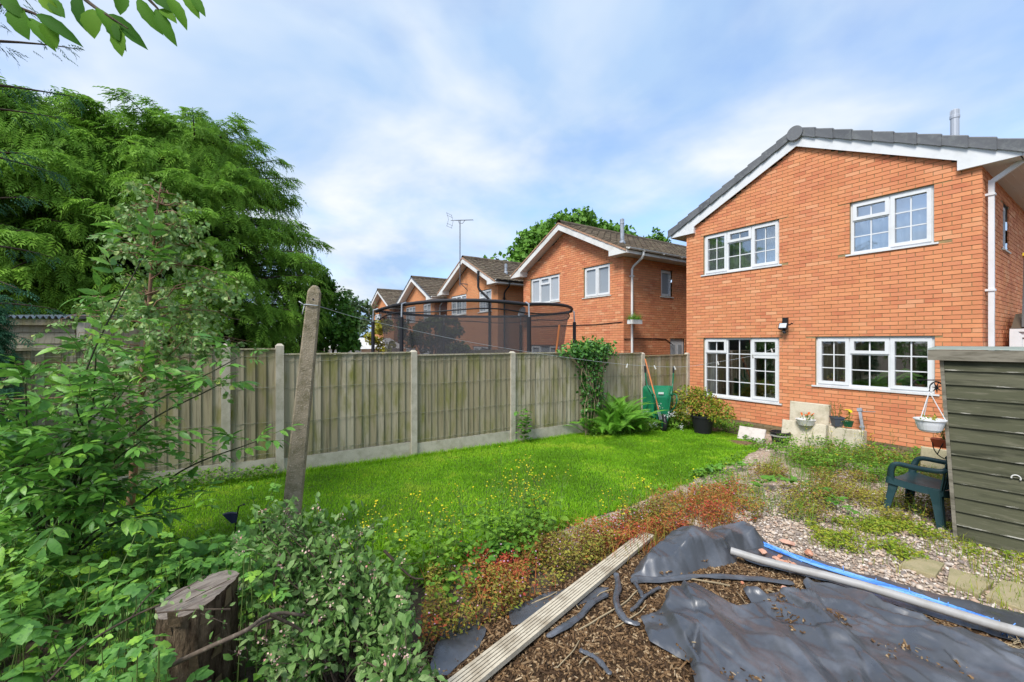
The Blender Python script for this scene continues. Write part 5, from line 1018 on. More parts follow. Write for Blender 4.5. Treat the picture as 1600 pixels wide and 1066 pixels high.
def peg(px, label, m):
    x, y, _ = pix(cl_path); i = int(np.argmin(np.abs(x - px))); p = cl_path[i]; g = MB(); a = R.uniform(-.5, .5)
    M2 = Matrix.Translation(p) @ Matrix.Rotation(-.59, 4, 'Z') @ Matrix.Rotation(a, 4, 'Y'); g.hexa([np.array(M2 @ Vector(v)) for v in ((-.012, -.005, -.065), (.0, -.005, -.065), (.0, .005, -.065), (-.012, .005, -.065), (-.006, -.005, .02), (.004, -.005, .02), (.004, .005, .02), (-.006, .005, .02))])
    g.hexa([np.array(M2 @ Vector(v)) for v in ((.006, -.005, -.065), (.018, -.005, -.065), (.018, .005, -.065), (.006, .005, -.065), (.004, -.005, .02), (.012, -.005, .02), (.012, .005, .02), (.004, .005, .02))]); tag(g.obj('clothes_peg', m), label, 'peg', 'pegs on the washing line')
PEGW = mat('peg_plastic', (.72, .70, .66), .5); PEGG = mat('peg_grey', (.35, .35, .34), .5)
for px, lb in ((980, 'white peg on the washing line just left of the last but one fence post'), (1024, 'small peg on the line above the wheelbarrow'), (1054, 'peg on the line near the last fence post'), (1124, 'peg on the line in front of the left light of the ground floor window'), (1205, 'peg on the line near the right edge of the ground floor window')): peg(px, lb, PEGW)
peg(1177, 'grey forked peg on the line before the middle bar of the ground floor window', PEGG)
# broken solar light and black lamp near the post
sk = gp(366, 842); t = thing('garden_light', 'blue black broken garden light on a thin black stake in the grass', 'garden light', sk); m_ = MB(); m_.tube([(0, 0, -.05), (.01, .005, .12), (.035, -.02, .30)], .006, 6); m_.obj('stake', BLACKP, t)
m_ = MB(); V = [(-.09, .04, .24), (-.03, -.02, .25), (.025, -.02, .235), (.02, -.01, .16), (-.02, .0, .15), (-.045, .02, .19)]; m_.prism([(v[0], v[2]) for v in V], lambda a, b_, d: (a, .3 * a * a + d - .25 * a, b_), -.02, .02); m_.obj('lamp_shade', mat('blue_black_plastic', (.035, .04, .08), .4), t, fix=True); m_ = MB(); m_.tube([(.035, -.02, .30), (.07, -.04, .315)], .005, 5); m_.lathe([(.001, -.012), (.014, 0), (.001, .012)], (.075, -.043, .317), 8); m_.obj('finial', BLACKP, t)
sk = gp(418, 830); m_ = MB(); m_.lathe([(.035, 0), (.05, .05), (.045, .10), (.02, .12), (.001, .122)], sk, 12); tag(m_.obj('garden_light', BLACKP, smooth=True), 'small black lamp half hidden in grass beside the leaning post', 'garden light')
# ---------------------------------------------------------------- trampoline beyond the fence
NET = bpy.data.materials.new('mesh_net'); NET.use_nodes = True
nt = NET.node_tree; P = nt.nodes['Principled BSDF']; P.inputs['Base Color'].default_value = (.05, .05, .055, 1); P.inputs['Roughness'].default_value = .8
tr_ = nt.nodes.new('ShaderNodeBsdfTransparent'); mx = nt.nodes.new('ShaderNodeMixShader'); mx.inputs[0].default_value = .56; nt.links.new(tr_.outputs[0], mx.inputs[1]); nt.links.new(P.outputs[0], mx.inputs[2]); nt.links.new(mx.outputs[0], nt.nodes['Material Output'].inputs[0])
tc_ = w3(-.90, 10.45, 0); tg = -.35; tc_[2] = tg
tp_ = thing('trampoline', 'large round trampoline with black safety net beyond the fence', 'trampoline', tc_)
Rt = 2.38; zt_ = 2.6 - tg; th = np.linspace(0, 2 * math.pi, 73); FOAM = mat('black_foam', (.022, .022, .026), .6)
camdir = lambda a: np.array((math.cos(a) * .8346 + math.sin(a) * .5509, -math.cos(a) * .5509 + math.sin(a) * .8346))
pole_a = [math.radians(a) for a in (2, 62, 118, 190, 238, 300)]
def rimz(a):
    d = min(abs((a - p + math.pi) % (2 * math.pi) - math.pi) for p in pole_a); return zt_ - .02 + .05 * math.sin(min(d / math.radians(30), 1) * math.pi / 2) * (1 if math.sin(a) < 0 else .2) - .10 * (1 if math.pi * 1.03 < a < 1.3 * math.pi else 0) * math.sin((a - math.pi * 1.03) / (.27 * math.pi) * math.pi)
rim = np.array([(*(camdir(a) * Rt), rimz(a)) for a in th[:-1]]); rim = np.concatenate((rim, rim[:2]))
MB().tube(rim, .035, 8, cap=False).obj('top_rim', FOAM, tp_, smooth=True)
ZL = np.array([.05, .4, 1, 1.6, 2.2, 2.6]) / 2.95; V = np.array([[(*(camdir(a) * (Rt - .04 - .16 * math.sin(f * math.pi))), .85 + (rimz(a) - .85) * f) for a in th] for f in (0, .2, .4, .6, .8, .9, 1)]); i, j = np.meshgrid(np.arange(6), np.arange(72), indexing='ij')
MB().add(V, np.stack((i * 73 + j, i * 73 + j + 1, (i + 1) * 73 + j + 1, (i + 1) * 73 + j), -1).reshape(-1, 4)).obj('safety_net', NET, tp_, smooth=True)
rr2 = np.array([(*(camdir(a) * (Rt - .06)), rimz(a) - .17 - .03 * math.sin(a * 6)) for a in th]); MB().tube(rr2, .014, 6, cap=False).obj('net_hem', FOAM, tp_)
for a in pole_a:
    d = camdir(a); m_ = MB(); m_.tube([(*(d * (Rt + .10)), 0), (*(d * (Rt + .10)), zt_ - .28)], .042, 8); p_ = m_.obj('pole', FOAM, tp_); m_ = MB(); m_.tube([(*(d * (Rt + .10)), zt_ - .30), (*(d * (Rt + .09)), zt_ - .02), (*(d * (Rt - .02)), zt_ + .02)], .018, 6); m_.obj('pole_cap', STEEL, p_)
m_ = MB(); m_.tube(np.array([(*(camdir(a) * 1.9), .85) for a in th]), .03, 6, cap=False); 
for a in pole_a: d = camdir(a); m_.tube([(*(d * 1.9), .85), (*(d * 2.2), .02)], .025, 6)
m_.obj('frame', STEEL, tp_); k_ = np.array([(*(camdir(a) * 1.85), .84) for a in th[:-1]]); MB().add(np.concatenate(([(0, 0, .8)], k_)), np.stack((np.zeros(72, int), 1 + np.arange(72), 1 + (np.arange(72) + 1) % 72), -1)).obj('mat', BLACKP, tp_)
m_ = MB(); a0 = at(868, 560, 9.2); a1 = at(874, 508, 9.35); m_.tube([a0, a1], .022, 8); tag(m_.obj('orange_pole', mat('orange_pole', (.62, .20, .06), .5)), 'orange pole standing inside the right end of the trampoline net', 'pole')
# ---------------------------------------------------------------- ivy over the fence, fern, border plants
iv = thing('ivy', 'dark glossy ivy draped over the fence top and down one concrete post', 'ivy', (6.34, 6.5, 0)); LT = []
for k in range(3400):
    f = R.uniform()
    if f < .58: x = R.normal(-.05, .31); x = np.clip(x, -.9, .7); y = R.uniform(-.14, .3); z = 1.60 + R.normal(.04, .10) * (1 - .5 * abs(x)) - .12 * max(0, -x - .4) + .10 * (R.uniform() < .1)
    else:
        z = R.uniform(.0, 1.5); wd = .10 + .20 * (z / 1.5) ** 2; x = R.choice((-.16, .13)) * (1 - .0 * z) + R.normal(0, wd * .55); y = R.uniform(-.10, .06)
        if z < .5 and R.uniform() < .45: continue
    LT.append((x, y, z))
LT = np.array(LT); n = len(LT); IL = leaf(1, .95, 3, .1, .2, wide=.35); v_ = MB(); scatter(v_, IL, LT, unit(R.normal(0, .6, (n, 3)) + (0, -.2, -.5)), unit(R.normal(0, .45, (n, 3)) + (0, -.9, .5)), .062 * rnds(n, .6, 1.3), np.clip(R.beta(1.6, 2.6, n) + .3 * (LT[:, 2] > 1.62), 0, 1)); o = v_.obj('leaves', G_IVY, iv); o['kind'] = 'stuff'
m_ = MB()
for k in range(14): x0 = R.uniform(-.25, .2); m_.tube(stem_path([(x0, -.06, -.15), (x0 + R.normal(0, .08), -.07, .5), (x0 + R.normal(0, .1), -.07, 1.0), (x0 * 2 + R.normal(0, .15), -.05, 1.55)], 10), .006, 5)
m_.obj('stem', TWIG, iv)
fp = gp(962, 676); fn = thing('fern', 'large bright green fern at the foot of the fence', 'fern', fp)
def frond(L, n=30):
    P = []; t = np.linspace(0, 1, 12)
    for i in range(n):
        f = .12 + .86 * i / n; ln = L * .165 * math.sin(math.pi * min(1, f * .9 + .12)) ** .7 * (1 - .55 * f)
        for s_ in (1, -1):
            c = np.array((f * L, 0, -.0)); d = np.array((math.cos(1.15), s_ * math.sin(1.15), -.15)); w_ = L * .0105
            v = np.array([c + (-w_, 0, 0), c + (w_, 0, 0), c + d * ln * .6 + (w_ * .9, 0, 0), c + d * ln, c + d * ln * .6 - (w_ * .9, 0, 0)])
            P.append((v, np.array([(0, 1, 2, 4), (4, 2, 3, 3)])))
    V = np.concatenate([p[0] for p in P]); Fq = np.concatenate([np.array([(5 * i, 5 * i + 1, 5 * i + 2), (5 * i, 5 * i + 2, 5 * i + 4), (5 * i + 4, 5 * i + 2, 5 * i + 3)]) for i in range(len(P))])
    V[:, 2] += np.where(V[:, 0] > 0, .95 * V[:, 0] - .80 * V[:, 0] ** 2 / L, 0); return V, Fq
fv = []
for k in range(6):
    L = R.uniform(.95, 1.3); v, f = frond(L); mb_ = MB(); mb_.add(v, f, R.uniform(size=len(f)) * .4 + .6 * k / 6); mb_.tube([(x, 0, .95 * x - .80 * x * x / L) for x in np.linspace(0, L, 10)], .004, 4, cap=False); fv.append(mb_.mesh('frond', G_FERN))
for k in range(150): a = R.uniform(0, 6.28); mw = Matrix.Translation((R.normal(0, .26), R.normal(0, .16), R.uniform(0, .05))) @ Matrix.Rotation(a, 4, 'Z') @ Matrix.Rotation(R.uniform(-.95, .0), 4, 'Y') @ Matrix.Rotation(R.normal(0, .3), 4, 'X') @ Matrix.Diagonal((*[R.uniform(.5, .88)] * 3, 1)); link('frond', fv[k % 6], fn, mw)
def shrub(name, label, base, blobs, m, ls, n, cat='shrub', fl=None, tm=None, stems=6):
    t = thing(name, label, cat, base); b_ = MB(); s_ = MB()
    for (c, r) in blobs:
        d = randdir(n, -.5, 1); T = np.array(c) + d * np.array(r) * (rnds(n, .3, 1.1) ** .6)[:, None]; T[:, 2] = np.maximum(T[:, 2], .01)
        scatter(b_, tm or leaf(1, .6, 3, .2, .25), T, unit(d + R.normal(0, .7, (n, 3))), unit(R.normal(0, .5, (n, 3)) + d * .4 + (0, 0, .7)), ls * rnds(n, .6, 1.3), R.uniform(size=n))
        for k in range(stems): q = T[int(R.integers(n))]; s_.tube(stem_path([(c[0] * .3, c[1] * .3, -.02), (np.array(c) * .5 + q * .3), q], 7), .004, 5, cap=False)
    b_.obj('leaves', m, t); s_.obj('stem', STEM, t)
    if fl:
        fm, fs, pts = fl; T = np.repeat(np.array(pts), 26, 0); T = T + R.normal(0, .03, T.shape)
        for q in range(len(pts)): g = MB(); T_ = T[q * 26:q * 26 + 26]; scatter(g, leaf(1, .8, 2), T_, randdir(26), randdir(26, 0, 1), fs * rnds(26, .7, 1.3)); g.obj('flower_head', fm, t)
    return t
vb = gp(1020, 668); W_ = lambda px, py, d: tuple(at(px, py, d) - vb)
shrub('valerian', 'white valerian flower heads beside the fern', vb, [((.0, .0, .12), (.35, .25, .22)), ((.35, -.3, .1), (.3, .25, .2))], G_WEED, .06, 420, 'flowering plant', fl=(WHITEP, .022, [W_(1032, 635, 9.3), W_(1009, 641, 9.2), W_(1010, 652, 9.1), W_(1025, 663, 9.0), W_(1046, 647, 9.2), W_(1051, 647, 9.2), W_(1017, 665, 9.0), W_(1064, 667, 9.0), W_(1042, 650, 9.2)]))
pb = gp(1098, 677); GOLD = mat('golden_shrub_leaf', [(.10, .22, .02), (.20, .30, .025), (.36, .36, .03), (.40, .18, .05)], .5, trans=.25)
pt = thing('plant_pot', 'large black plastic pot under the golden shrub', 'pot', pb); MB().lathe([(.0, 0), (.17, 0), (.23, .36), (.245, .36), (.245, .40), (.215, .40), (.20, .3), (.001, .3)], (0, 0, 0), 24).obj('pot', BLACKP, pt, smooth=False)
shrub('golden_shrub', 'yellow and red leaved shrub spilling over the large black pot', pb + (0, 0, .25), [((-.05, .35, .35), (.3, .35, .42)), ((.1, -.05, .30), (.3, .32, .32)), ((.0, -.4, .22), (.25, .28, .3)), ((.1, .5, .1), (.3, .3, .4)), ((.05, .1, .5), (.2, .3, .25))], GOLD, .055, 620)
# ---------------------------------------------------------------- wheelbarrow and the orange handled tool
GRN = mat('barrow_green', (.008, .17, .075), .35, spec=.45, noise=(9, (.01, .11, .06), .5, .75)); GRNT = mat('barrow_tube', (.006, .13, .06), .35, spec=.45)
wb = at(1033, 645, 9.62); wb[2] = float(gz(wb[0])); wbt = thing('wheelbarrow', 'green wheelbarrow stood on end against the fence with its handles up', 'wheelbarrow', wb, rz=math.radians(-38)); wbt.scale = (1.08, 1.08, 1.12); wbt.location.z += .06
m_ = MB()   # tray seen from underneath: local x = right, y = away, z = up
lvv = [(-.0, .27, .05, .26), (.12, .30, .0, .10), (.62, .30, .0, .08), (.74, .26, .03, .20)]
rings = []
for (dy, hx, z0i, z1i) in [(0, .16, .20, .60), (.02, .19, .15, .66), (.16, .25, .06, .76), (.25, .30, .02, .80), (.26, .325, .0, .82)]:
    pts = []
    for (sx, sz) in ((-1, 0), (1, 0), (1, 1), (-1, 1)):
        cx, cz = sx * hx, (z0i if sz == 0 else z1i); r_ = .07
        for q in range(5):
            a = {(-1, 0): 180, (1, 0): 270, (1, 1): 0, (-1, 1): 90}[(sx, sz)] + q * 22.5; pts.append((cx - sx * r_ + r_ * math.cos(math.radians(a)), dy, cz + (r_ if sz == 0 else -r_) + r_ * math.sin(math.radians(a))))
    rings.append(pts)
Vv = np.array(rings).reshape(-1, 3); q = np.arange(20); m_.add(Vv, np.concatenate([np.stack((20 * k + q, 20 * k + (q + 1) % 20, 20 * k + 20 + (q + 1) % 20, 20 * k + 20 + q), -1) for k in range(4)]))
m_.add(np.concatenate((Vv[:20], [Vv[:20].mean(0)])), np.stack((q, np.full(20, 20), (q + 1) % 20), -1)); m_.obj('tray', GRN, wbt, smooth=False, fix=True)
for s_ in (-1, 1):
    m_ = MB(); m_.tube(stem_path([(s_ * .08, -.10, .05), (s_ * .14, -.06, .35), (s_ * .20, -.03, .68), (s_ * .27, .10, .86), (s_ * .30, .14, 1.15)], 16), .017, 8); h_ = m_.obj('handle', GRNT, wbt, smooth=True)
    m_ = MB(); m_.tube([(s_ * .296, .135, 1.10), (s_ * .305, .145, 1.24)], .022, 8); m_.obj('grip', BLACKP, h_)
    m_ = MB(); m_.tube(stem_path([(s_ * .19, -.04, .66), (s_ * .22, -.26, .70), (s_ * .22, -.36, .62), (s_ * .20, -.30, .46), (s_ * .15, -.06, .28)], 16), .015, 8); m_.obj('leg', GRNT, wbt, smooth=True)
wm = Matrix.Rotation(math.pi / 2, 4, 'Y'); m_ = MB(); aa = np.linspace(0, 2 * math.pi, 25); m_.tube(np.array([(0 * a, .15 * math.cos(a), .15 * math.sin(a)) for a in aa]) + (0, -.16, .10), .045, 8, cap=False); wh = m_.obj('wheel', BLACKP, wbt, smooth=True)
m_ = MB(); m_.lathe([(.11, -.02), (.02, -.03), (.02, .03), (.11, .02)], (0, -.16, .10), 16, m=wm); m_.obj('hub', GRNT, wh)
m_ = MB(); m_.box((-.06, -.012, .67), (.05, -.004, .71)); m_.obj('sticker', mat('pale_sticker', (.6, .65, .6), .5), wbt)
tl_ = thing('garden_fork', 'long orange handled tool leaning across the wheelbarrow against the fence', 'garden tool'); a = at(1029, 640, 9.35); c = at(1008, 561, 9.75); MB().tube([a, c], .016, 8).obj('handle', mat('orange_handle', (.60, .20, .07), .55, noise=(12, (.45, .2, .1), .5, .7)), tl_); m_ = MB()
dn = unit(a - c); 
for k in (-1, 0, 1): m_.tube([a, a + np.array((.05 * k, .01 * k, -.03)), a + np.array((.05 * k, .01 * k, -.03)) + dn * .2], .006, 5)
m_.obj('tines', STEEL, tl_)
# ---------------------------------------------------------------- things along the house wall
SLAB = mat('pale_slab', (.60, .54, .42), .9, noise=(6, (.42, .37, .26), .45, .68), noise2=(70, (.38, .33, .24), .56, .72), bump=(90, .35, .006), spec=.15)
SLABW = mat('pinkish_slab', (.60, .54, .50), .9, noise=(12, (.50, .44, .40), .5, .7), bump=(80, .3, .004))
def prop_slab(label, pxl, pxr, pyt, pyb, d, th, lean, m=SLAB, rz=0, name='concrete_slab', hz=None):
    """a slab standing on the ground (or hz) and tipped back against what is behind it"""
    p = at((pxl + pxr) / 2, pyb, d); p[2] = float(gz(p[0])) if hz is None else hz; wdt = (pxr - pxl) * d / F / .80; hgt = (pyb - pyt) * d / F
    t = MB(); b_ = .012; w_ = wdt / 2
    for (y0, y1, e) in ((0, b_, b_), (b_, th, 0)): t.hexa([(y0, -w_ + e, e), (y1, -w_, 0), (y1, w_, 0), (y0, w_ - e, e), (y0, -w_ + e, hgt - e), (y1, -w_, hgt), (y1, w_, hgt), (y0, w_ - e, hgt - e)])
    o = t.obj(name, m, fix=True); o.location = p; o.rotation_euler = (0, lean, rz); return tag(o, label, 'slab')
b1 = prop_slab('stained concrete slab leaning low in front of the wall, left of the two at the bottom', 1228, 1276, 660, 700, 8.05, .16, .22, rz=.05)
b2 = prop_slab('square pale concrete slab standing on the ground below the grey flower pot', 1284, 1334, 668, 706, 7.75, .16, .06, rz=-.05)
b3 = prop_slab('tall pale slab standing on edge against the wall behind the red flowers', 1241, 1284, 626, 664, 8.35, .10, .08, hz=float(gz(9.5)) + .34)
sup = prop_slab('low concrete block hidden behind the stained slab and carrying the tall one', 1243, 1288, 666, 702, 8.35, .20, 0)
prop_slab('thin pinkish grey slab tipped on the lawn end near the blue trowel', 1156, 1187, 664, 686, 8.55, .035, .45, SLABW, rz=.1)
prop_slab('buff slab standing behind the plastic chair beside the shed', 1452, 1494, 690, 735, 6.2, .06, .10, mat('buff_slab', (.60, .52, .33), .9, noise=(50, (.45, .38, .25), .52, .7), noise2=(6, (.48, .40, .24), .45, .7)))
def pot_thing(name, label, p, prof, m, soil=True, k=18, cat='pot'):
    t = thing(name, label, cat, p); MB().lathe(prof, (0, 0, 0), k).obj('pot', m, t); return t
def flowers_on(t, n, h, r, m, fs, leafm=G_WEED, ls=.04, nl=60, z0=.1):
    s_ = MB(); l_ = MB(); f_ = MB(); tips = []
    for k in range(n): a = R.uniform(0, 6.28); q = np.array((r * math.cos(a) * R.uniform(.2, 1), r * math.sin(a) * R.uniform(.2, 1), z0 + h * R.uniform(.6, 1))); s_.tube([(q[0] * .3, q[1] * .3, z0 - .02), q], .003, 4); tips.append(q)
    T = np.array([tips[int(R.integers(n))] * (1, 1, 0) * .8 + (0, 0, z0 + h * R.uniform(.05, .8)) for _ in range(nl)]) + R.normal(0, .02, (nl, 3)); scatter(l_, leaf(1, .6, 3, .2, .3), T, randdir(nl, -.2, .6), unit(R.normal(0, .5, (nl, 3)) + (0, 0, 1)), ls * rnds(nl, .6, 1.3)); s_.obj('stem', STEM, t); l_.obj('leaves', leafm, t)
    if m:
        tips = np.array(tips); pf = join_t([turn(leaf(.5, .45, 2, .1, .05), q * 1.2566) for q in range(5)])
        for q in range(n): f_ = MB(); scatter(f_, pf, tips[q:q + 1], randdir(1, -.2, .2), unit(R.normal(0, .4, (1, 3)) + (-.6, -.2, .7)), fs * rnds(1, .8, 1.2)); f_.obj('flower', m, t)
ORG = mat('orange_petal', [(.75, .10, .02), (.8, .22, .04)], .6, trans=.2)
zt2 = float(gz(9.3)) + .47
p = at(1259, 664, 8.05); t = pot_thing('flower_pot', 'low white bowl of orange red flowers on top of the stained slab', p, [(0, 0), (.12, 0), (.15, .07), (.17, .11), (.15, .11), (.14, .08), (.001, .08)], UPVCD); flowers_on(t, 9, .14, .15, ORG, .05, nl=40)
p = at(1308, 666, 7.82); t = pot_thing('flower_pot', 'dark grey square pot with a spindly plant on top of the square slab', p, [(0, 0), (.085, 0), (.115, .15), (.125, .15), (.125, .18), (.105, .18), (.10, .14), (.001, .14)], mat('slate_pot', (.07, .08, .10), .5), k=4); flowers_on(t, 8, .36, .16, None, .02, leafm=mat('rust_leaf', [(.25, .18, .03), (.35, .12, .04), (.15, .2, .03)], .6, trans=.2), nl=70, z0=.15)
p = at(1325, 667, 7.70); t = pot_thing('flower_pot', 'small green pot with a yellow flower on top of the square slab', p, [(0, 0), (.06, 0), (.085, .10), (.09, .11), (.075, .11), (.001, .08)], mat('green_pot', (.01, .09, .04), .45)); flowers_on(t, 3, .26, .05, YELL, .075, nl=30)
p = gp(1219, 694); t = pot_thing('plant_pot', 'black plastic pot on the ground left of the stained slab', p, [(0, 0), (.13, 0), (.17, .22), (.18, .22), (.18, .25), (.155, .25), (.15, .2), (.001, .2)], BLACKP); MB().lathe([(.172, .165), (.178, .165), (.178, .195), (.172, .195)], (0, 0, 0), 18).obj('pot_band', GREYP, t)
bt = gp(1181, 688); m_ = MB(); m_.hexa([(-.0, -.11, .0), (.09, -.11, .0), (.09, .11, .0), (0, .11, 0), (-.0, -.12, .07), (.1, -.12, .07), (.1, .12, .07), (-.0, .12, .07)]); o = m_.obj('plastic_tub', mat('blue_plastic', (.03, .14, .62), .4)); o.location = bt; tag(o, 'small bright blue plastic tub by the pinkish slab', 'tub')
for k, (px, py, lb) in enumerate(((1110, 672, 'bare patch of turned soil in the grass below the big black pot'), (1165, 694, 'bare patch of turned brown soil in front of the pinkish slab'))):
    p = gp(px, py); a = np.linspace(0, 6.28, 19)[:-1]; V = [(p[0], p[1], p[2] + .06)] + [(p[0] + .22 * math.cos(q) * R.uniform(.8, 1.2), p[1] + .34 * math.sin(q) * R.uniform(.8, 1.2), p[2] + .002) for q in a]; i = np.arange(18); m_ = MB().add(V, np.stack((0 * i, 1 + i, 1 + (i + 1) % 18), -1)); tag(m_.obj('soil_patch', mat('turned_soil', (.16, .10, .05), .95, noise=(30, (.3, .22, .12), .55, .7), bump=(40, .8, .02)) if k == 0 else bpy.data.materials['turned_soil'], smooth=True), lb, 'soil patch', kind='structure')
gpz = thing('metal_post', 'grey galvanised fence spike leaning against the house wall', 'metal post'); a = at(1353, 702, 7.62); c = at(1344, 643, 7.86); MB().beam(a, c, .045, .035, (1, 0, 0)).obj('shaft', STEEL, gpz); m_ = MB(); m_.beam(c, c + unit(c - a) * .06, .075, .06, (1, 0, 0)); q = a + (c - a) * .55; m_.beam(q, q + unit(c - a) * .04, .07, .055, (1, 0, 0)); m_.tube([c, c + np.array((.02, -.22, .02))], .008, 5); m_.obj('collar', STEEL, gpz)
# plants and a table seen through the nearest house's windows
hp_ = mat('house_plant', [(.08, .25, .03), (.14, .36, .04)], .45, trans=.2)
def win_plant(label, t, kind, z0):
    p = np.array((10.26, 1.43 + t, z0)); o = thing('house_plant', label, 'house plant', p); MB().lathe([(0, 0), (.06, 0), (.075, .12), (.06, .12), (.001, .1)], (0, 0, 0), 12).obj('pot', mat('terracotta', (.35, .14, .07), .8) if 'terracotta' not in bpy.data.materials else bpy.data.materials['terracotta'], o); b_ = MB()
    for k in range(7 if kind else 30):
        if kind: s_ = (-1) ** k; L = R.uniform(.25, .5); P = stem_path([(0, 0, .1), (R.uniform(-.05, .05), s_ * L * .4, .1 + L * .6), (R.uniform(-.08, .08), s_ * L, .08 + L * R.uniform(.1, .5))], 8); w_ = np.array((.01, 0, .02)); V = np.concatenate((P - w_, P + w_)); i = np.arange(7); V[7] = P[7]; b_.add(V, np.stack((i, i + 1, i + 9, i + 8), -1), R.uniform())
        else: scatter(b_, leaf(1, .7, 3), R.normal(0, .05, (1, 3)) + (0, 0, .16), randdir(1), randdir(1, .2, 1), np.array([.06]))
    b_.obj('leaves', hp_ if kind else GOLD, o)
zs_ = 1.84 - .90
for q in ((.78, 1, 'strappy green pot plant inside the right light of the long window'), (1.10, 1, 'arching green pot plant in the middle light of the long window'), (1.9, 0, 'small yellowish pot plant inside the left light of the long window'), (2.12, 0, 'pale leaved pot plant at the far left of the long window sill')): win_plant(q[2], q[0], q[1], zs_)
dc = thing('dining_chair', 'white metal chair standing inside the left ground floor window', 'chair', (11.0, 1.43 + 3.35, -.25)); m_ = MB()
for (x, y) in ((-.2, -.2), (.2, -.2), (-.2, .2), (.2, .2)): m_.tube([(x, y, 0), (x, y, .45 if x > 0 else .9)], .012, 6)
for z in (.55, .65, .75, .88): m_.tube([(-.2, -.2, z), (-.2, .2, z)], .012, 6)
m_.obj('frame', UPVCD, dc); MB().box((-.21, -.21, .44), (.21, .21, .47)).obj('seat', UPVCD, dc)
tbx = thing('red_box', 'red box on a pale shelf inside the left ground floor window', 'box', (11.6, 1.43 + 3.6, -.25)); MB().box((-.2, -.4, 0), (.2, .4, .72)).obj('shelf', UPVCD, tbx); MB().box((-.12, -.15, .725), (.12, .15, .85)).obj('lid', mat('red_card', (.5, .03, .03), .6), tbx)
# ---------------------------------------------------------------- the green shed, hanging basket and chair
SHED = mat('green_shiplap', [(.068, .070, .040), (.092, .093, .056), (.080, .082, .048), (.11, .108, .07)], .8, noise=(1.0, (.16, .15, .105), .54, .76, (26, 2.0, 40)), noise2=(1.0, (.030, .032, .019), .50, .70, (9, 1.3, 16)), bump=(1.0, .4, .004, (30, 3, 50)), spec=.2)
SHEDW = mat('worn_edge', (.10, .10, .065), .8, noise=(1.0, (.46, .44, .38), .55, .63, (5, 5.5, 60)))
SHEDT = mat('grey_fascia', (.22, .20, .155), .9, noise=(1.0, (.10, .09, .065), .45, .68, (20, 3, 26)), bump=(1, .4, .005, (30, 3, 50)))
s0 = gp(1497, 846); sa_ = math.atan2(.153, .989); shd = thing('garden_shed', 'dark green timber shed with a flat felt roof at the right edge', 'shed', s0, rz=sa_); SW = 2.1; Hs = 1.80; ln_ = -.055
def sx(z): return ln_ * -z
nb_ = 13; bh_ = Hs / nb_
for k in range(nb_):
    z0, z1 = .03 + k * bh_, .03 + (k + 1) * bh_ - .006; l0, l1 = -ln_ * z0 * -1, -ln_ * z1 * -1
    l0, l1 = -(-ln_) * 0 + z0 * .055, z1 * .055
    V = [(-.022, -SW, z0), (.0, -SW, z0), (.0, l0, z0), (-.022, l0, z0), (-.004, -SW, z1), (.012, -SW, z1), (.012, l1, z1), (-.004, l1, z1)]
    V = [V[q] for q in (0, 1, 2, 3, 4, 5, 6, 7)]; o = MB().hexa(V, rnd=R.uniform()).obj('board', SHED, shd, fix=True); md_ = MB(); md_.hexa([(-.024, -SW, z0 - .004), (-.004, -SW, z0 - .004), (-.004, l0, z0 - .004), (-.024, l0, z0 - .004), (-.0245, -SW, z0 + .007), (-.004, -SW, z0 + .007), (-.004, l0, z0 + .007), (-.0245, l0, z0 + .007)]); md_.obj('worn_edge', SHEDW, o)
    MB().box((-.018, -SW, z1 - .001), (.010, l1, z1 + .005)).obj('board_gap', mat('shed_gap', (.05, .05, .035), .9) if 'shed_gap' not in bpy.data.materials else bpy.data.materials['shed_gap'], shd) if False else None
m_ = MB(); m_.hexa([(.014, -SW, 0), (1.5, -SW, 0), (1.5, 0, 0), (.014, 0, 0), (.014, -SW, Hs + .02), (1.5, -SW, Hs + .02), (1.5, Hs * .055, Hs + .02), (.014, Hs * .055, Hs + .02)]); m_.obj('side_wall', SHED, shd, fix=True)
m_ = MB(); m_.hexa([(-.02, .001, 0), (.05, .001, 0), (.05, .03, 0), (-.02, .03, 0), (-.02, Hs * .055 + .001, Hs), (.05, Hs * .055 + .001, Hs), (.05, Hs * .055 + .03, Hs), (-.02, Hs * .055 + .03, Hs)]); m_.obj('corner_trim', SHEDT, shd, fix=True)
m_ = MB(); m_.box((-.065, -SW - .05, Hs - .01), (-.03, Hs * .055 + .11, Hs + .095)); m_.obj('fascia', SHEDT, shd)
m_ = MB(); m_.hexa([(-.07, -SW - .06, Hs + .097), (1.62, -SW - .06, Hs + .107), (1.62, Hs * .055 + .115, Hs + .107), (-.07, Hs * .055 + .115, Hs + .097), (-.06, -SW - .06, Hs + .107), (1.62, -SW - .06, Hs + .117), (1.62, Hs * .055 + .11, Hs + .117), (-.06, Hs * .055 + .11, Hs + .107)]); m_.obj('roof', mat('green_grey_felt', (.22, .26, .22), .9, noise=(8, (.30, .33, .29), .45, .7), bump=(120, .4, .004)), shd)
m_ = MB(); m_.box((.0, -SW, -.06), (.05, 0, .025)); m_.obj('skid', TWIG, shd)
m_ = MB(); a = np.linspace(-.2, 3.6, 14); m_.tube(np.array([(-.026, -.365 + .028 * math.cos(q), .72 + .028 * math.sin(q)) for q in a]), .006, 5); m_.obj('hook', UPVCD, shd)
bkt = thing('hanging_bracket', 'black wrought iron bracket with a leaf motif on the shed corner', 'bracket'); Dp = 4.22
m_ = MB(); f3 = lambda x, y: at(x, y, Dp - (1480 - x) * .0006)
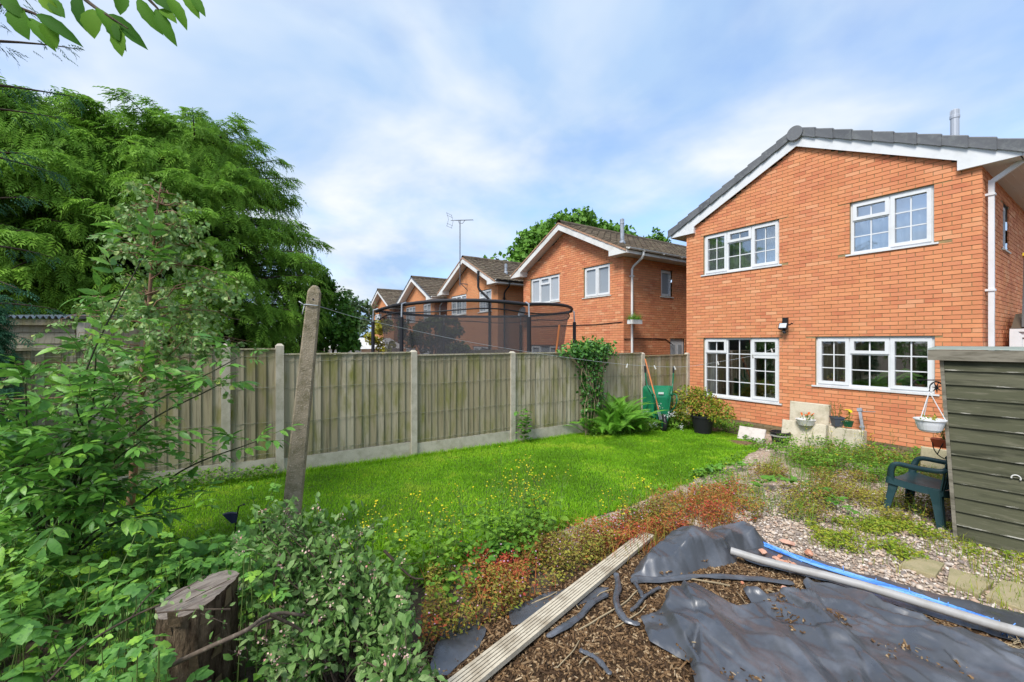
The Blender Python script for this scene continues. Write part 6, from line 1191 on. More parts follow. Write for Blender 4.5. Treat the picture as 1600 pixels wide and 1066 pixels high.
m_.tube([f3(1481, 594), f3(1432, 594)], .006, 6); m_.tube(stem_path([f3(1481, 594), f3(1473, 599), f3(1462, 596), f3(1455, 601)], 12), .005, 5); m_.tube(stem_path([f3(1452, 612), f3(1454, 601), f3(1462, 597), f3(1472, 601), f3(1478, 608), f3(1474, 614), f3(1480, 616)], 16), .005, 5); m_.tube(stem_path([f3(1432, 594), f3(1427, 598), f3(1431, 603), f3(1440, 601)], 10), .004, 5); m_.tube([f3(1480, 588), f3(1481, 618)], .006, 6)
c_ = f3(1464, 606); sdx = unit(f3(1480, 606) - c_)
for q in range(7): a = q * .9 + .3; d = sdx * math.cos(a) + np.array((0, 0, math.sin(a))); e = np.cross(d, unit(np.cross(sdx, (0, 0, 1.)))); m_.hexa([c_ - e * .008, c_ + d * .055 - e * .001, c_ + d * .055 + e * .001, c_ + e * .008, c_ - e * .008 + (.006, .006, 0), c_ + d * .055 - e * .001 + (.006, .006, 0), c_ + d * .055 + e * .001 + (.006, .006, 0), c_ + e * .008 + (.006, .006, 0)])
m_.obj('bracket', BLACKP, bkt, fix=False)
hb = thing('hanging_basket', 'white plastic hanging basket on white chains left of the shed', 'hanging basket', f3(1453, 674)); hk = f3(1452, 612) - f3(1453, 674)
MB().lathe([(0, .0), (.075, .0), (.09, .02), (.105, .07), (.112, .105), (.125, .115), (.125, .125), (.108, .125), (.10, .1), (.001, .095)], (0, 0, 0), 24).obj('bowl', UPVC, hb, smooth=False)
m_ = MB(); 
for a in (.6, 2.7, 4.7): m_.tube([(.115 * math.cos(a), .115 * math.sin(a), .12), hk], .004, 5)
m_.tube([hk, hk + np.array((0, 0, .03))], .003, 5); m_.obj('chain', UPVC, hb); b_ = MB(); n = 40; scatter(b_, leaf(1, .5, 2), R.normal(0, .05, (n, 3)) * (1, 1, .3) + (0, 0, .13), randdir(n, 0, .8), randdir(n, .2, 1), .035 * rnds(n, .6, 1.3)); b_.obj('leaves', G_YEL, hb)
tpz = gp(1482, 742); tpz = at(1480, 702, 5.3); tpz[2] = .25; tpt = thing('flower_pot', 'terracotta trough of plants hanging at the shed side above the buff slab', 'pot', at(1478, 700, 5.2)); m_ = MB(); m_.hexa([(-.05, -.12, 0), (.06, -.12, 0), (.06, .10, .0), (-.05, .10, 0), (-.07, -.14, .10), (.08, -.14, .10), (.08, .13, .10), (-.07, .13, .10)]); m_.obj('trough', mat('red_trough', (.42, .08, .03), .6), tpt)
m_ = MB(); cc = [(-.06, .13 * math.cos(q) - .02, .06 + .19 * math.sin(q)) for q in np.linspace(math.pi * 1.0, math.pi * 2, 12)]; m_.tube(cc, .006, 5); m_.tube([cc[4], (-.06, 0, .1)], .005, 5); m_.tube([cc[8], (-.06, 0, .1)], .005, 5); m_.obj('bracket', BLACKP, tpt); flowers_on(tpt, 8, .16, .1, YELL, .03, leafm=G_YEL, nl=60, z0=.1)
CHG = mat('chair_green', (.020, .055, .062), .4, spec=.4, noise=(6, (.05, .09, .095), .55, .8), bump=(60, .06, .002))
cc_ = gp(1440, 806); ch = thing('plastic_chair', 'dark green plastic garden armchair with its back to the shed', 'chair', (6.50, 1.37, float(gz(6.5))), rz=math.radians(-9)); ch.scale = (1.0, 1.0, 1.0)
# local: x = width, +y = front
m_ = MB(); n1, n2 = 13, 13; U_, V_ = np.meshgrid(np.linspace(-1, 1, n1), np.linspace(-1, 1, n2), indexing='ij'); wd_ = .235 + .02 * V_; X_ = U_ * wd_; Y_ = V_ * .23; Z_ = .395 + .035 * np.abs(U_) ** 3 - .018 * (1 - V_ ** 2) + .012 * V_ - .03 * np.clip(V_ - .75, 0, 1); ix = np.arange(n1 * n2).reshape(n1, n2); q4 = np.stack((ix[:-1, :-1], ix[1:, :-1], ix[1:, 1:], ix[:-1, 1:]), -1).reshape(-1, 4)
top = np.stack((X_, Y_, Z_), -1).reshape(-1, 3); bot = top - (0, 0, .02); m_.add(np.concatenate((top, bot)), np.concatenate((q4, q4[:, ::-1] + n1 * n2))); edge = np.concatenate((ix[0, :], ix[1:, -1], ix[-1, -2::-1], ix[-2:0:-1, 0])); e2 = np.roll(edge, -1)
dn_ = bot.copy(); dn_[:, 2] = .395 - .06 + .0 * dn_[:, 0]; V = np.concatenate((top[edge], top[edge] * (1.04, 1.04, 1) - (0, 0, .075))); k = np.arange(len(edge)); m_.add(V, np.stack((k, k + len(edge), (k + 1) % len(edge) + len(edge), (k + 1) % len(edge)), -1)); m_.obj('seat', CHG, ch, smooth=True)
for (sx_, sy_) in ((-1, 1), (1, 1), (-1, -1), (1, -1)):
    m_ = MB(); x0, y0 = sx_ * .225, sy_ * .215; x1, y1 = sx_ * .275, sy_ * .265; V = []
    for (x, y, z, wx, wy) in ((x0, y0, .40, .050, .055), (x0 * 1.05, y0 * 1.06, .25, .036, .040), (x1, y1, 0, .026, .03)):
        V.append([(x - sx_ * wx * 1.6, y, z), (x, y, z), (x, y - sy_ * wy * 1.7, z)]); 
    for (A, B_) in zip(V[:-1], V[1:]):
        for (i, j) in ((0, 1), (1, 2)):
            a, b2, c2_, d2 = map(np.array, (A[i], A[j], B_[j], B_[i])); nn_ = unit(np.cross(b2 - a, d2 - a)) * .008; m_.hexa([a - nn_, b2 - nn_, c2_ - nn_, d2 - nn_, a + nn_, b2 + nn_, c2_ + nn_, d2 + nn_])
    m_.obj('leg', CHG, ch, fix=True)
for s_ in (-1, 1):
    m_ = MB(); P = stem_path([(s_ * .235, .20, .39), (s_ * .262, .185, .52), (s_ * .275, .13, .60), (s_ * .285, -.05, .605), (s_ * .27, -.24, .62), (s_ * .20, -.29, .66)], 26); V = []
    for i, p in enumerate(P): f = i / 25; w_ = .042 if f > .35 else .060 - .018 * f / .35; d = unit(P[min(i + 1, 25)] - P[max(i - 1, 0)]); b_ = unit(np.cross(d, (s_ * 1., .25, 0))); o_ = np.array((s_ * .9, .0, .3)) * .010; c2_ = unit(np.cross(d, b_)) * .010; V += [p - b_ * w_ * .6 - c2_, p + b_ * w_ * .6 - c2_, p + b_ * w_ * .6 + c2_, p - b_ * w_ * .6 + c2_]
    q = np.arange(4); m_.add(V, np.concatenate([np.stack((4 * k + q, 4 * k + (q + 1) % 4, 4 * k + 4 + (q + 1) % 4, 4 * k + 4 + q), -1) for k in range(25)])); m_.obj('armrest', CHG, ch, smooth=True, fix=True)
m_ = MB(); aa = np.linspace(-1, 1, 9)
for k, a in enumerate(aa): x = a * .22; y0 = -.225 - .0 * a * a; tp2 = (x * 1.05, -.33 + .05 * a * a, .82 - .06 * a * a); m_.beam((x, y0, .40), tp2, .036, .012, (0, 1, 0))
m_.tube([(a * .245, -.33 + .055 * a * a, .83 - .065 * a * a) for a in np.linspace(-1, 1, 13)], .018, 8); m_.obj('backrest', CHG, ch)
# ---------------------------------------------------------------- stepping slabs
STEP = mat('paving_slab', (.36, .30, .17), .92, noise=(8, (.27, .24, .12), .45, .68), noise2=(120, (.48, .42, .28), .56, .70), bump=(120, .6, .006))
def step(label, cs):
    P = [gp(x, y) for x, y in cs]; m_ = MB(); c = np.mean(P, 0); lo = [p * (1, 1, 1) - (0, 0, .03) for p in P]; hi = [c + (p - c) * .985 + (0, 0, .035) for p in P]; md = [p + (0, 0, .028) for p in P]; m_.hexa(lo + md).hexa([q + (0, 0, .0) for q in md] + hi); tag(m_.obj('paving_slab', STEP, fix=True), label, 'paving slab', 'stepping slabs in the gravel')
step('buff stepping slab in the gravel left of the gap', [(1484, 893), (1480, 915), (1529, 936), (1554, 914)])
step('buff stepping slab in the gravel cut by the right edge', [(1566, 912), (1540, 938), (1640, 975), (1660, 935)])
step('stepping slab mostly hidden by yellow green weeds', [(1425, 872), (1405, 889), (1462, 906), (1476, 886)])
# ---------------------------------------------------------------- the bed of wood chips and the black sheeting
def bedz(x, y):
    return .035 * np.clip(fbm(x * 2.2, y * 2.2, 101) * 2 - .55, 0, 1) + .05 * np.exp(-((x - 2.55) ** 2 / .5 + (y - 1.55) ** 2 / .35)) + .05 * np.exp(-((x - 1.4) ** 2 / .3 + (y - 1.1) ** 2 / .5)) + .012
BEDP = [(.5, 2.30), (1.2, 2.42), (2.1, 2.45), (2.9, 2.60), (3.5, 2.45), (4.12, 2.2), (4.15, 1.6), (4.2, .4), (4.25, -1.0), (.5, -1.0)]
CHIPS = mat('compost_soil', (.055, .033, .018), .95, noise=(60, (.12, .075, .04), .5, .68), noise2=(14, (.03, .018, .011), .5, .7), bump=(60, 1.0, .02), spec=.1)
sheet('compost', BEDP, 0.0, CHIPS, step=.03, jag=.03, label='dark brown compost and wood chip bed under the sheeting', cat='soil', hf=bedz)
def surf(x, y): return gz(x) + bedz(x, y)
PLAS = mat('black_sheeting', (.050, .053, .060), .30, spec=1.0, noise=(3.5, (.12, .125, .14), .46, .72), noise2=(26, (.12, .10, .085), .64, .78), rn=(5, .26, .46), bump=(30, .12, .006))
from mathutils.geometry import delaunay_2d_cdt
def facets(x, y, seed, size, ang, stretch, amp):
    """heights over a net of random flat facets, drawn out along one direction: film that has been folded and flattened"""
    g = np.random.default_rng(seed); c, q = math.cos(ang), math.sin(ang)
    wx = .25 * (fbm(x * .9, y * .9, seed) - .5); wy = .25 * (fbm(x * .9, y * .9, seed + 5) - .5)
    u = ((x + wx) * c + (y + wy) * q) / (size * stretch); v = (-(x + wx) * q + (y + wy) * c) / size
    lo = np.array((u.min() - 1, v.min() - 1)); hi = np.array((u.max() + 1, v.max() + 1)); n = int((hi - lo).prod() * 1.15) + 8
    P = np.concatenate((g.uniform(lo, hi, (n, 2)), [lo, hi, (lo[0], hi[1]), (hi[0], lo[1])])); H = g.uniform(0, 1, len(P)) ** 1.4
    V, _, T, *_ = delaunay_2d_cdt([Vector(p) for p in P], [], [], 0, 1e-6); V = np.array([tuple(p) for p in V]); z = np.zeros(len(x))
    if len(V) != len(P): H = g.uniform(0, 1, len(V)) ** 1.4
    for t in T:
        A_, B_, C_ = V[t[0]], V[t[1]], V[t[2]]; l_ = np.minimum(np.minimum(A_, B_), C_); h_ = np.maximum(np.maximum(A_, B_), C_)
        k = np.where((u >= l_[0]) & (u <= h_[0]) & (v >= l_[1]) & (v <= h_[1]))[0]
        if not len(k): continue
        d = (B_[1] - C_[1]) * (A_[0] - C_[0]) + (C_[0] - B_[0]) * (A_[1] - C_[1])
        if abs(d) < 1e-9: continue
        a = ((B_[1] - C_[1]) * (u[k] - C_[0]) + (C_[0] - B_[0]) * (v[k] - C_[1])) / d; b_ = ((C_[1] - A_[1]) * (u[k] - C_[0]) + (A_[0] - C_[0]) * (v[k] - C_[1])) / d; e = 1 - a - b_
        m = (a >= -1e-6) & (b_ >= -1e-6) & (e >= -1e-6); z[k[m]] = (a * H[t[0]] + b_ * H[t[1]] + e * H[t[2]])[m]
    return amp * z
def crumple(x, y, seed, amp):
    z = facets(x, y, seed, .15, .9, 3.2, amp) + facets(x, y, seed + 1, .10, 2.2, 2.6, amp * .55) + facets(x, y, seed + 2, .055, 1.5, 3.0, amp * .24)
    return z * (.45 + .8 * np.clip(fbm(x * 1.1, y * 1.1, seed + 21) * 2 - .45, 0, 1))
def plastic(label, pix_poly, off, amp, scs, name='plastic_sheet', step=.0115, lift=None, seed=1, hem=True):
    P = np.array([gp(x, y)[:2] if np.shape((x, y)) else 0 for x, y in pix_poly])
    P2 = []   # ragged edges
    for i in range(len(P)):
        a, b_ = P[i], P[(i + 1) % len(P)]; n = max(2, int(np.linalg.norm(b_ - a) / .05)); 
        for k in range(n): q = a + (b_ - a) * k / n; P2.append(q + (R.normal(0, .006, 2) if k else 0))
    P2 = np.array(P2); lo, hi = P2.min(0) - .05, P2.max(0) + .05; xs = np.arange(lo[0], hi[0], step); ys = np.arange(lo[1], hi[1], step); X, Y = np.meshgrid(xs, ys, indexing='ij'); ins = inpoly(X, Y, P2)
    c = ins[:-1, :-1] & ins[1:, :-1] & ins[1:, 1:] & ins[:-1, 1:]; idx = np.arange(X.size).reshape(X.shape); Fa = np.stack((idx[:-1, :-1][c], idx[1:, :-1][c], idx[1:, 1:][c], idx[:-1, 1:][c]), -1); used, inv = np.unique(Fa, return_inverse=True); Fa = inv.reshape(Fa.shape)
    x, y = X.ravel()[used], Y.ravel()[used]
    cnt_ = np.bincount(Fa.ravel(), minlength=len(used)); e = np.where(cnt_ < 4)[0]; A = P2; B_ = np.roll(P2, -1, 0)
    for i in range(0, len(e), 400):
        k = e[i:i + 400]; p = np.stack((x[k], y[k]), -1)[:, None]; t = np.clip(((p - A) * (B_ - A)).sum(-1) / np.maximum(((B_ - A) ** 2).sum(-1), 1e-9), 0, 1); q = A + (B_ - A) * t[..., None]; d = ((p - q) ** 2).sum(-1); j = d.argmin(1); q = q[np.arange(len(k)), j]; x[k], y[k] = q[:, 0], q[:, 1]
    z = surf(x, y) + off
    z = z + crumple(x, y, seed, amp) + amp * .2 * (fbm(x * 1.6, y * 1.6, seed + 3) - .4)
    if lift is not None: z = z + lift(x, y)
    dist = np.full(len(x), 1.0)
    for i in range(0, len(x), 1500):
        p = np.stack((x[i:i + 1500], y[i:i + 1500]), -1)[:, None]; t = np.clip(((p - A) * (B_ - A)).sum(-1) / np.maximum(((B_ - A) ** 2).sum(-1), 1e-9), 0, 1); q = A + (B_ - A) * t[..., None]; dist[i:i + 1500] = np.sqrt(((p - q) ** 2).sum(-1).min(1))
    ew = .025 if lift is None else .10; f = np.clip(dist / ew, 0, 1); g0 = surf(x, y) + .004 + .55 * (z - surf(x, y)) * (lift is None); z = g0 + (z - g0) * f if hem else z
    z = np.maximum(z, surf(x, y) + .004)
    m_ = MB(); n = len(x); V = np.stack((x, y, z), -1); m_.add(V, Fa); return tag(m_.obj(name, PLAS, smooth=True), label, 'plastic sheet', 'pieces of black plastic sheeting')
plastic('largest crumpled sheet of black plastic lying across the near right of the bed', [(1000, 985), (1040, 975), (1046, 950), (1084, 940), (1120, 955), (1150, 968), (1178, 967), (1160, 942), (1215, 945), (1262, 948), (1254, 925), (1290, 930), (1345, 948), (1420, 978), (1500, 1010), (1600, 1045), (1700, 1090), (1640, 1300), (1150, 1300), (1085, 1090), (1068, 1055), (1015, 1030)], .014, .095, [(3.2, .3, 1), (5.5, 1.0, .7), (8, 2.2, .35), (2.0, 1.9, 1.0), (13, .6, .2)], seed=11)
plastic('flat black sheet between the grey pipe and the pebbles', [(1150, 872), (1200, 862), (1270, 882), (1340, 905), (1420, 925), (1500, 948), (1600, 965), (1700, 985), (1700, 1050), (1600, 1012), (1500, 985), (1400, 955), (1310, 925), (1290, 921), (1215, 900), (1165, 885)], .006, .026, [(4, .9, 1), (7, .2, .6)], seed=31)
def hump(x, y):
    c = gp(1100, 880)[:2]; return .13 * np.exp(-(((x - c[0]) / .40) ** 2 + ((y - c[1]) / .28) ** 2))
plastic('thick folded heap of black plastic at the head of the bed beside the decking board', [(984, 916), (1002, 884), (1040, 862), (1085, 848), (1130, 840), (1180, 840), (1198, 852), (1200, 866), (1165, 872), (1150, 878), (1152, 890), (1110, 898), (1060, 915), (1030, 921)], .030, .085, [(3.2, .6, 1), (6, 1.7, .7), (11, .2, .35)], lift=hump, seed=51)
plastic('torn strip of black sheeting among the chips left of the decking board', [(795, 962), (850, 938), (905, 925), (955, 932), (935, 950), (900, 960), (880, 978), (845, 985), (800, 985)], .006, .020, [(5, .4, 1), (9, 1.3, .6)], seed=61)
plastic('black sheeting scrap under the near end of the decking board', [(690, 985), (735, 965), (760, 990), (748, 1020), (700, 1066), (670, 1066)], .006, .018, [(5, .4, 1), (9, 1.3, .6)], seed=65)
def roll(label, pts, r, h=.03):
    P = stem_path([(*gp(x, y)[:2], 0) for x, y in pts], 26); P[:, 2] = surf(P[:, 0], P[:, 1]) + h; rr = r * (.5 + 1.0 * fbm(np.arange(26) * .35, np.zeros(26) + r * 99, 5)); rr[0] *= .4; rr[-1] *= .4
    n, k = 26, 8; m_ = MB(); m_.tube(P, rr, k); V = m_.V[0]; jj = np.arange(len(V)); V += unit(V - np.repeat(P, k, 0)) * (r * .5 * (fbm(jj % k * .9, jj // k * .33, 7) - .5))[:, None]; V[:, 2] = np.where(V[:, 2] < np.repeat(P[:, 2], k), V[:, 2] * .6 + np.repeat(P[:, 2], k) * .4, V[:, 2]); zc_ = np.repeat(P[:, 2], k); V[:, 2] = zc_ + (V[:, 2] - zc_) * .62 + r * .5 * (fbm(jj // k * .7 + jj % k * 2.1, jj % k * 1.3, 23) - .5); tag(m_.obj('plastic_roll', PLAS, smooth=False), label, 'plastic sheet', 'pieces of black plastic sheeting')
roll('long rolled edge of black sheeting running across the middle of the chips', [(985, 925), (1040, 922), (1110, 921), (1180, 922), (1240, 928)], .030)
roll('bent tube like fold of black sheeting standing up from the chips left of centre', [(962, 912), (966, 935), (962, 958), (975, 990), (1000, 1000)], .022)
roll('narrow black fold along the right side of the decking board', [(950, 946), (925, 962), (905, 982), (880, 1000), (855, 1015)], .022)
roll('short black strip sticking up beside the long rolled edge', [(988, 922), (998, 940), (1005, 955)], .016)
roll('black twist of sheeting near the bottom of the picture', [(905, 1042), (930, 1055), (955, 1080)], .016)
roll('knotted twist of black sheeting lying on open chips', [(985, 975), (1005, 955), (1020, 945), (1032, 938)], .014)
# wood chips and twigs
def chips():
    n = 42000; x = R.uniform(.6, 4.15, n); y = R.uniform(-.2, 2.6, n); k = inpoly(x, y, BEDP); x, y = x[k], y[k]; px, py, d = pix(np.stack((x, y, surf(x, y)), -1)); k = (px > 560) & (px < 1650) & (py < 1100); x, y = x[k], y[k]; n = len(x)
    deny = np.zeros(n, bool)
    for pol in ([(1010, 985), (1046, 952), (1084, 944), (1150, 972), (1190, 972), (1175, 948), (1262, 952), (1345, 952), (1420, 980), (1600, 1047), (1640, 1300), (1150, 1300), (1070, 1055)], [(1215, 898), (1160, 874), (1200, 866), (1340, 910), (1600, 970), (1700, 1045), (1500, 984), (1310, 924)], [(988, 914), (1003, 888), (1085, 852), (1180, 844), (1198, 862), (1150, 878), (1110, 896), (1040, 918)]):
        q = np.array([gp(a, b_)[:2] for a, b_ in pol]); deny |= inpoly(x, y, q)
    lit = fbm(x * 3.1, y * 3.1, 131) > .60; kp = (~deny) | (lit & (R.uniform(size=n) < .38)); x, y, deny = x[kp], y[kp], deny[kp]; n = len(x)
    z = surf(x, y) + .006 + np.where(deny, .05, 0) * 1.0
    L = rnds(n, .008, .035) * np.where(R.uniform(size=n) < .06, 2.6, 1); w_ = rnds(n, .0018, .0055); a = rnds(n, 0, 6.28); D = unit(np.stack((np.cos(a), np.sin(a), R.normal(0, .28, n)), -1)); U = unit(R.normal(0, .5, (n, 3)) + (0, 0, 1)); M_ = frames(D, U) * np.stack((L, w_, w_ * .7), -1)[:, None, :]
    bx = np.array([(-.5, -1, -1), (.5, -1, -1), (.5, 1, -1), (-.5, 1, -1), (-.5, -1, 1), (.5, -1, 1), (.5, 1, 1), (-.5, 1, 1)], float); m_ = MB(); m_.inst(bx, MB.BF[1:], M_, np.stack((x, y, z), -1), np.clip(R.beta(1.3, 2.2, n), 0, 1))
    tag(m_.obj('wood_chips', mat('wood_chip', [(.045, .026, .014), (.10, .055, .025), (.19, .11, .05), (.32, .22, .12), (.48, .37, .24)], .9)), 'brown wood chips and bark scattered over the bed', 'wood chips', kind='stuff')
chips()
tw_ = MB()
for (a, c) in (((905, 1000), (1000, 935)), ((870, 1062), (905, 1020)), ((1060, 965), (1110, 985)), ((1040, 935), (1075, 960)), ((1150, 940), (1175, 975)), ((1195, 935), (1225, 955)), ((830, 955), (870, 935)), ((930, 950), (958, 935)), ((960, 1000), (1010, 962)), ((905, 1060), (935, 1042)), ((1050, 1045), (1095, 1066)), ((1050, 1040), (1075, 1042)), ((1230, 940), (1255, 965)), ((1060, 918), (1140, 932)), ((880, 960), (905, 965))):
    P = stem_path([gp(*a), (gp(*a) + gp(*c)) / 2 + R.normal(0, .02, 3), gp(*c)], 8); P[:, 2] = surf(P[:, 0], P[:, 1]) + .012 + .012 * np.sin(np.linspace(0, 3.14, 8)); tw_.tube(P, R.uniform(.003, .006), 5, rnd=R.uniform())
for (c, ang) in (((1455, 1028), 0), ((1100, 1040), 1), ((1580, 1040), 2), ((1590, 1020), 2.2)):
    for k in range(26): p = gp(c[0] + R.normal(0, 14), c[1] + R.normal(0, 7), .0); a = R.uniform(0, 6.28); q = p + np.array((math.cos(a), math.sin(a), 0)) * R.uniform(.03, .12); h0 = .035 + R.uniform(0, .03); p[2] = surf(p[0], p[1]) + h0; q[2] = surf(q[0], q[1]) + h0 + R.uniform(-.01, .02); tw_.tube([p, q], R.uniform(.0012, .003), 4, rnd=R.uniform())
P = stem_path([gp(1480, 1012), gp(1530, 1030), gp(1600, 1050)], 12); P[:, 2] = surf(P[:, 0], P[:, 1]) + .05; tw_.tube(P, .004, 5, rnd=.9)
tag(tw_.obj('twigs', TWIG), 'dry twigs and stalks lying on the chips and sheeting', 'twigs', kind='stuff')
# decking board with its ribs
pa_ = gp(735, 1085); pb_ = gp(1012, 849); ax2 = unit((pb_ - pa_) * (1, 1, 0)); pa_ = pa_ - ax2 * .25; Lb = np.linalg.norm((pb_ - pa_)[:2]); dk = thing('decking_board', 'weathered grooved timber decking board lying beside the black sheeting', 'plank', (pa_[0], pa_[1], 0)); dk.rotation_euler = (0, 0, math.atan2(ax2[1], ax2[0])); z_a, z_b = float(surf(pa_[0], pa_[1])) + .03, float(surf(pb_[0], pb_[1])) + .03; zmid = float(max(surf(*(pa_ * (1 - f) + pb_ * f)[:2]) + .02 - (z_a * (1 - f) + z_b * f) for f in np.linspace(.1, .9, 9))); z_a += max(0, zmid); z_b += max(0, zmid)
DECK = mat('decking_timber', (.56, .49, .37), .88, noise=(1.0, (.33, .27, .19), .46, .70, (6, 6, 6)), noise2=(50, (.25, .20, .13), .58, .74, (1, 1, 1)), bump=(70, .35, .004)); bw_ = .125; m_ = MB(); m_.hexa([(0, -bw_ / 2, z_a), (Lb, -bw_ / 2, z_b), (Lb, bw_ / 2, z_b), (0, bw_ / 2, z_a), (0, -bw_ / 2, z_a + .020), (Lb, -bw_ / 2, z_b + .020), (Lb, bw_ / 2, z_b + .020), (0, bw_ / 2, z_a + .020)]); m_.obj('board_base', mat('dark_groove', (.10, .075, .045), .95), dk)  # board base is darker brown than the ribs and shows in the grooves
for k in range(6): y0 = -bw_ / 2 + k * bw_ / 6 + (.0 if k == 0 else .0028); y1 = -bw_ / 2 + (k + 1) * bw_ / 6 - (.0028 if k < 5 else 0); e = .0015 * (-1 if k == 0 else (1 if k == 5 else 0)); MB().hexa([(-.001, y0 + min(e, 0), z_a + (.0 if k in (0, 5) else .019)), (Lb + .001, y0 + min(e, 0), z_b + (.0 if k in (0, 5) else .019)), (Lb + .001, y1 + max(e, 0), z_b + (.0 if k in (0, 5) else .019)), (-.001, y1 + max(e, 0), z_a + (.0 if k in (0, 5) else .019)), (-.001, y0 + min(e, 0), z_a + .030), (Lb + .001, y0 + min(e, 0), z_b + .030), (Lb + .001, y1 + max(e, 0), z_b + .030), (-.001, y1 + max(e, 0), z_a + .030)], rnd=R.uniform()).obj('rib', DECK, dk)
# grey pipe and the blue hose of wrapped tape
P = np.array([gp(1142, 886), gp(1600, 1016)]); d = P[1] - P[0]; P = P[0] + d * np.linspace(0, 1.45, 12)[:, None]; P[:, 2] = np.maximum(surf(P[:, 0], P[:, 1]), gz(P[:, 0])) + .095; P[0, 2] += .01
m_ = MB(); m_.tube(P, .030, 18, cap=False); q = P[::-1]; m_.tube(q[-2:][::-1] * 1.0, .025, 18, cap=True, mat=1); tag(m_.obj('grey_pipe', [GREYP, BLACKP], smooth=True), 'long grey plastic pipe lying across the black sheeting', 'pipe')
P = stem_path([gp(1130, 835, .03), gp(1150, 840, .03), gp(1200, 862, .02), gp(1255, 884, .02), gp(1335, 911, .03), gp(1400, 931, .03), gp(1480, 959, .03), gp(1540, 980, .03), gp(1600, 1003, .03), gp(1720, 1045, .03)], 60); m_ = MB()
for s_ in range(7): ph = s_ * .9; t = np.linspace(0, 60, 60); off = np.stack((np.cos(t * .55 + ph), np.sin(t * .55 + ph), np.sin(t * .55 + ph + 1.57) * .6), -1) * .013 + .006 * np.stack((fbm(t * .9, t * 0 + s_, 3) - .5, fbm(t * .9, t * 0 + s_, 8) - .5, fbm(t * .9, t * 0 + s_, 5) - .5), -1); m_.tube(P + off + (0, 0, .052), .0085, 5, rnd=s_ / 7)
for k in range(60): i = int(R.integers(3, 57)); m_.tube([P[i] + R.normal(0, .012, 3), P[i] + R.normal(0, .022, 3) + (0, 0, .055)], .003, 4, rnd=R.uniform())
tag(m_.obj('blue_rope', mat('blue_polypropylene', [(.04, .16, .58), (.08, .28, .72), (.20, .42, .80), (.05, .2, .6)], .5), smooth=True), 'frayed bright blue rope running along the edge of the sheeting', 'rope')
m_ = MB(); m_.tube(stem_path([gp(812, 990, .05), gp(830, 978, .05), gp(850, 971, .05)], 8), .008, 6, rnd=.6); tag(m_.obj('blue_rope', bpy.data.materials['blue_polypropylene']), 'short end of blue rope left of the decking board', 'rope')
# broken bricks
RUB = mat('broken_brick', [(.50, .20, .11), (.55, .26, .16), (.60, .34, .25)], .9, noise=(30, (.6, .38, .28), .5, .7), bump=(50, .6, .01))
def rubble(px, py, s, label, h=.02):
    p = gp(px, py); p[2] = float(max(surf(p[0], p[1]), gz(p[0]))) + h; d = randdir(26); V = d * np.array(s) * rnds(26, .75, 1.1)[:, None]; import bmesh
    b_ = bmesh.new(); [b_.verts.new(v) for v in V]; bmesh.ops.convex_hull(b_, input=b_.verts[:]); me = bpy.data.meshes.new('brick_fragment'); b_.to_mesh(me); b_.free(); a = me.attributes.new('rnd', 'FLOAT', 'FACE'); a.data.foreach_set('value', np.full(len(me.polygons), R.uniform(), np.float32)); me.materials.append(RUB); o = link('brick_fragment', me); o.location = p; o.rotation_euler = (0, 0, R.uniform(0, 3)); tag(o, label, 'brick piece', 'broken brick pieces')
rubble(1230, 855, (.07, .05, .025), 'orange brick fragment in the pebbles just beyond the blue rope'); rubble(1264, 872, (.06, .035, .022), 'brick fragment touching the blue rope beside the pebbles'); rubble(1192, 876, (.05, .03, .022), 'reddish brick chip at the tip of the folded plastic', .05); rubble(1225, 934, (.028, .022, .014), 'pale pink stone chip on the chips below the pipe', .03); rubble(1368, 925, (.022, .018, .012), 'small tan stone on the sheeting beside the pipe', .03); rubble(1160, 926, (.02, .015, .012), 'tiny orange stone chip on the brown chips', .02)
for k in range(9): f = k / 8; rubble(1210 + 45 * f + R.normal(0, 3), 886 + 22 * f + R.normal(0, 2), (.04 * R.uniform(.6, 1.2), .025, .014), ['splintered brick strip piece lying above the pipe'][0] , .045)
# pebbles
def pebbles():
    n = 21000; x = R.uniform(3.95, 8.6, n) if False else 4.0 + 4.6 * R.uniform(size=n) ** 1.5; y = R.uniform(-.8, 2.75, n); k = inpoly(x, y, GRAVP) & ~inpoly(x, y, BEDP); x, y = x[k], y[k]; T = np.stack((x, y, gz(x) + .004), -1); px, py, d = pix(T); k = (px < 1900); T = T[k]; n = len(T)
    t = (1 + 5 ** .5) / 2; iv_ = unit(np.array([(-1, t, 0), (1, t, 0), (-1, -t, 0), (1, -t, 0), (0, -1, t), (0, 1, t), (0, -1, -t), (0, 1, -t), (t, 0, -1), (t, 0, 1), (-t, 0, -1), (-t, 0, 1)])); jf = np.array([(0, 11, 5), (0, 5, 1), (0, 1, 7), (0, 7, 10), (0, 10, 11), (1, 5, 9), (5, 11, 4), (11, 10, 2), (10, 7, 6), (7, 1, 8), (3, 9, 4), (3, 4, 2), (3, 2, 6), (3, 6, 8), (3, 8, 9), (4, 9, 5), (2, 4, 11), (6, 2, 10), (8, 6, 7), (9, 8, 1)])
    s_ = .0105 * np.exp(R.normal(0, .36, n)); M_ = frames(randdir(n, -.3, .3), unit(R.normal(0, .4, (n, 3)) + (0, 0, 1))) * np.stack((s_ * rnds(n, .9, 1.5), s_ * rnds(n, .7, 1.1), s_ * rnds(n, .5, .8)), -1)[:, None, :]
    m_ = MB(); m_.inst(iv_, jf, M_, T + np.array((0, 0, 1)) * (s_ * .3)[:, None]); tag(m_.obj('pebbles', mat('pebble', [(.26, .19, .14), (.50, .41, .31), (.42, .28, .20), (.58, .48, .38), (.20, .165, .15), (.50, .37, .27), (.66, .60, .53), (.34, .27, .22)], .75, spec=.3), smooth=True), 'loose beige pink and grey pebbles', 'gravel', kind='stuff')
pebbles()
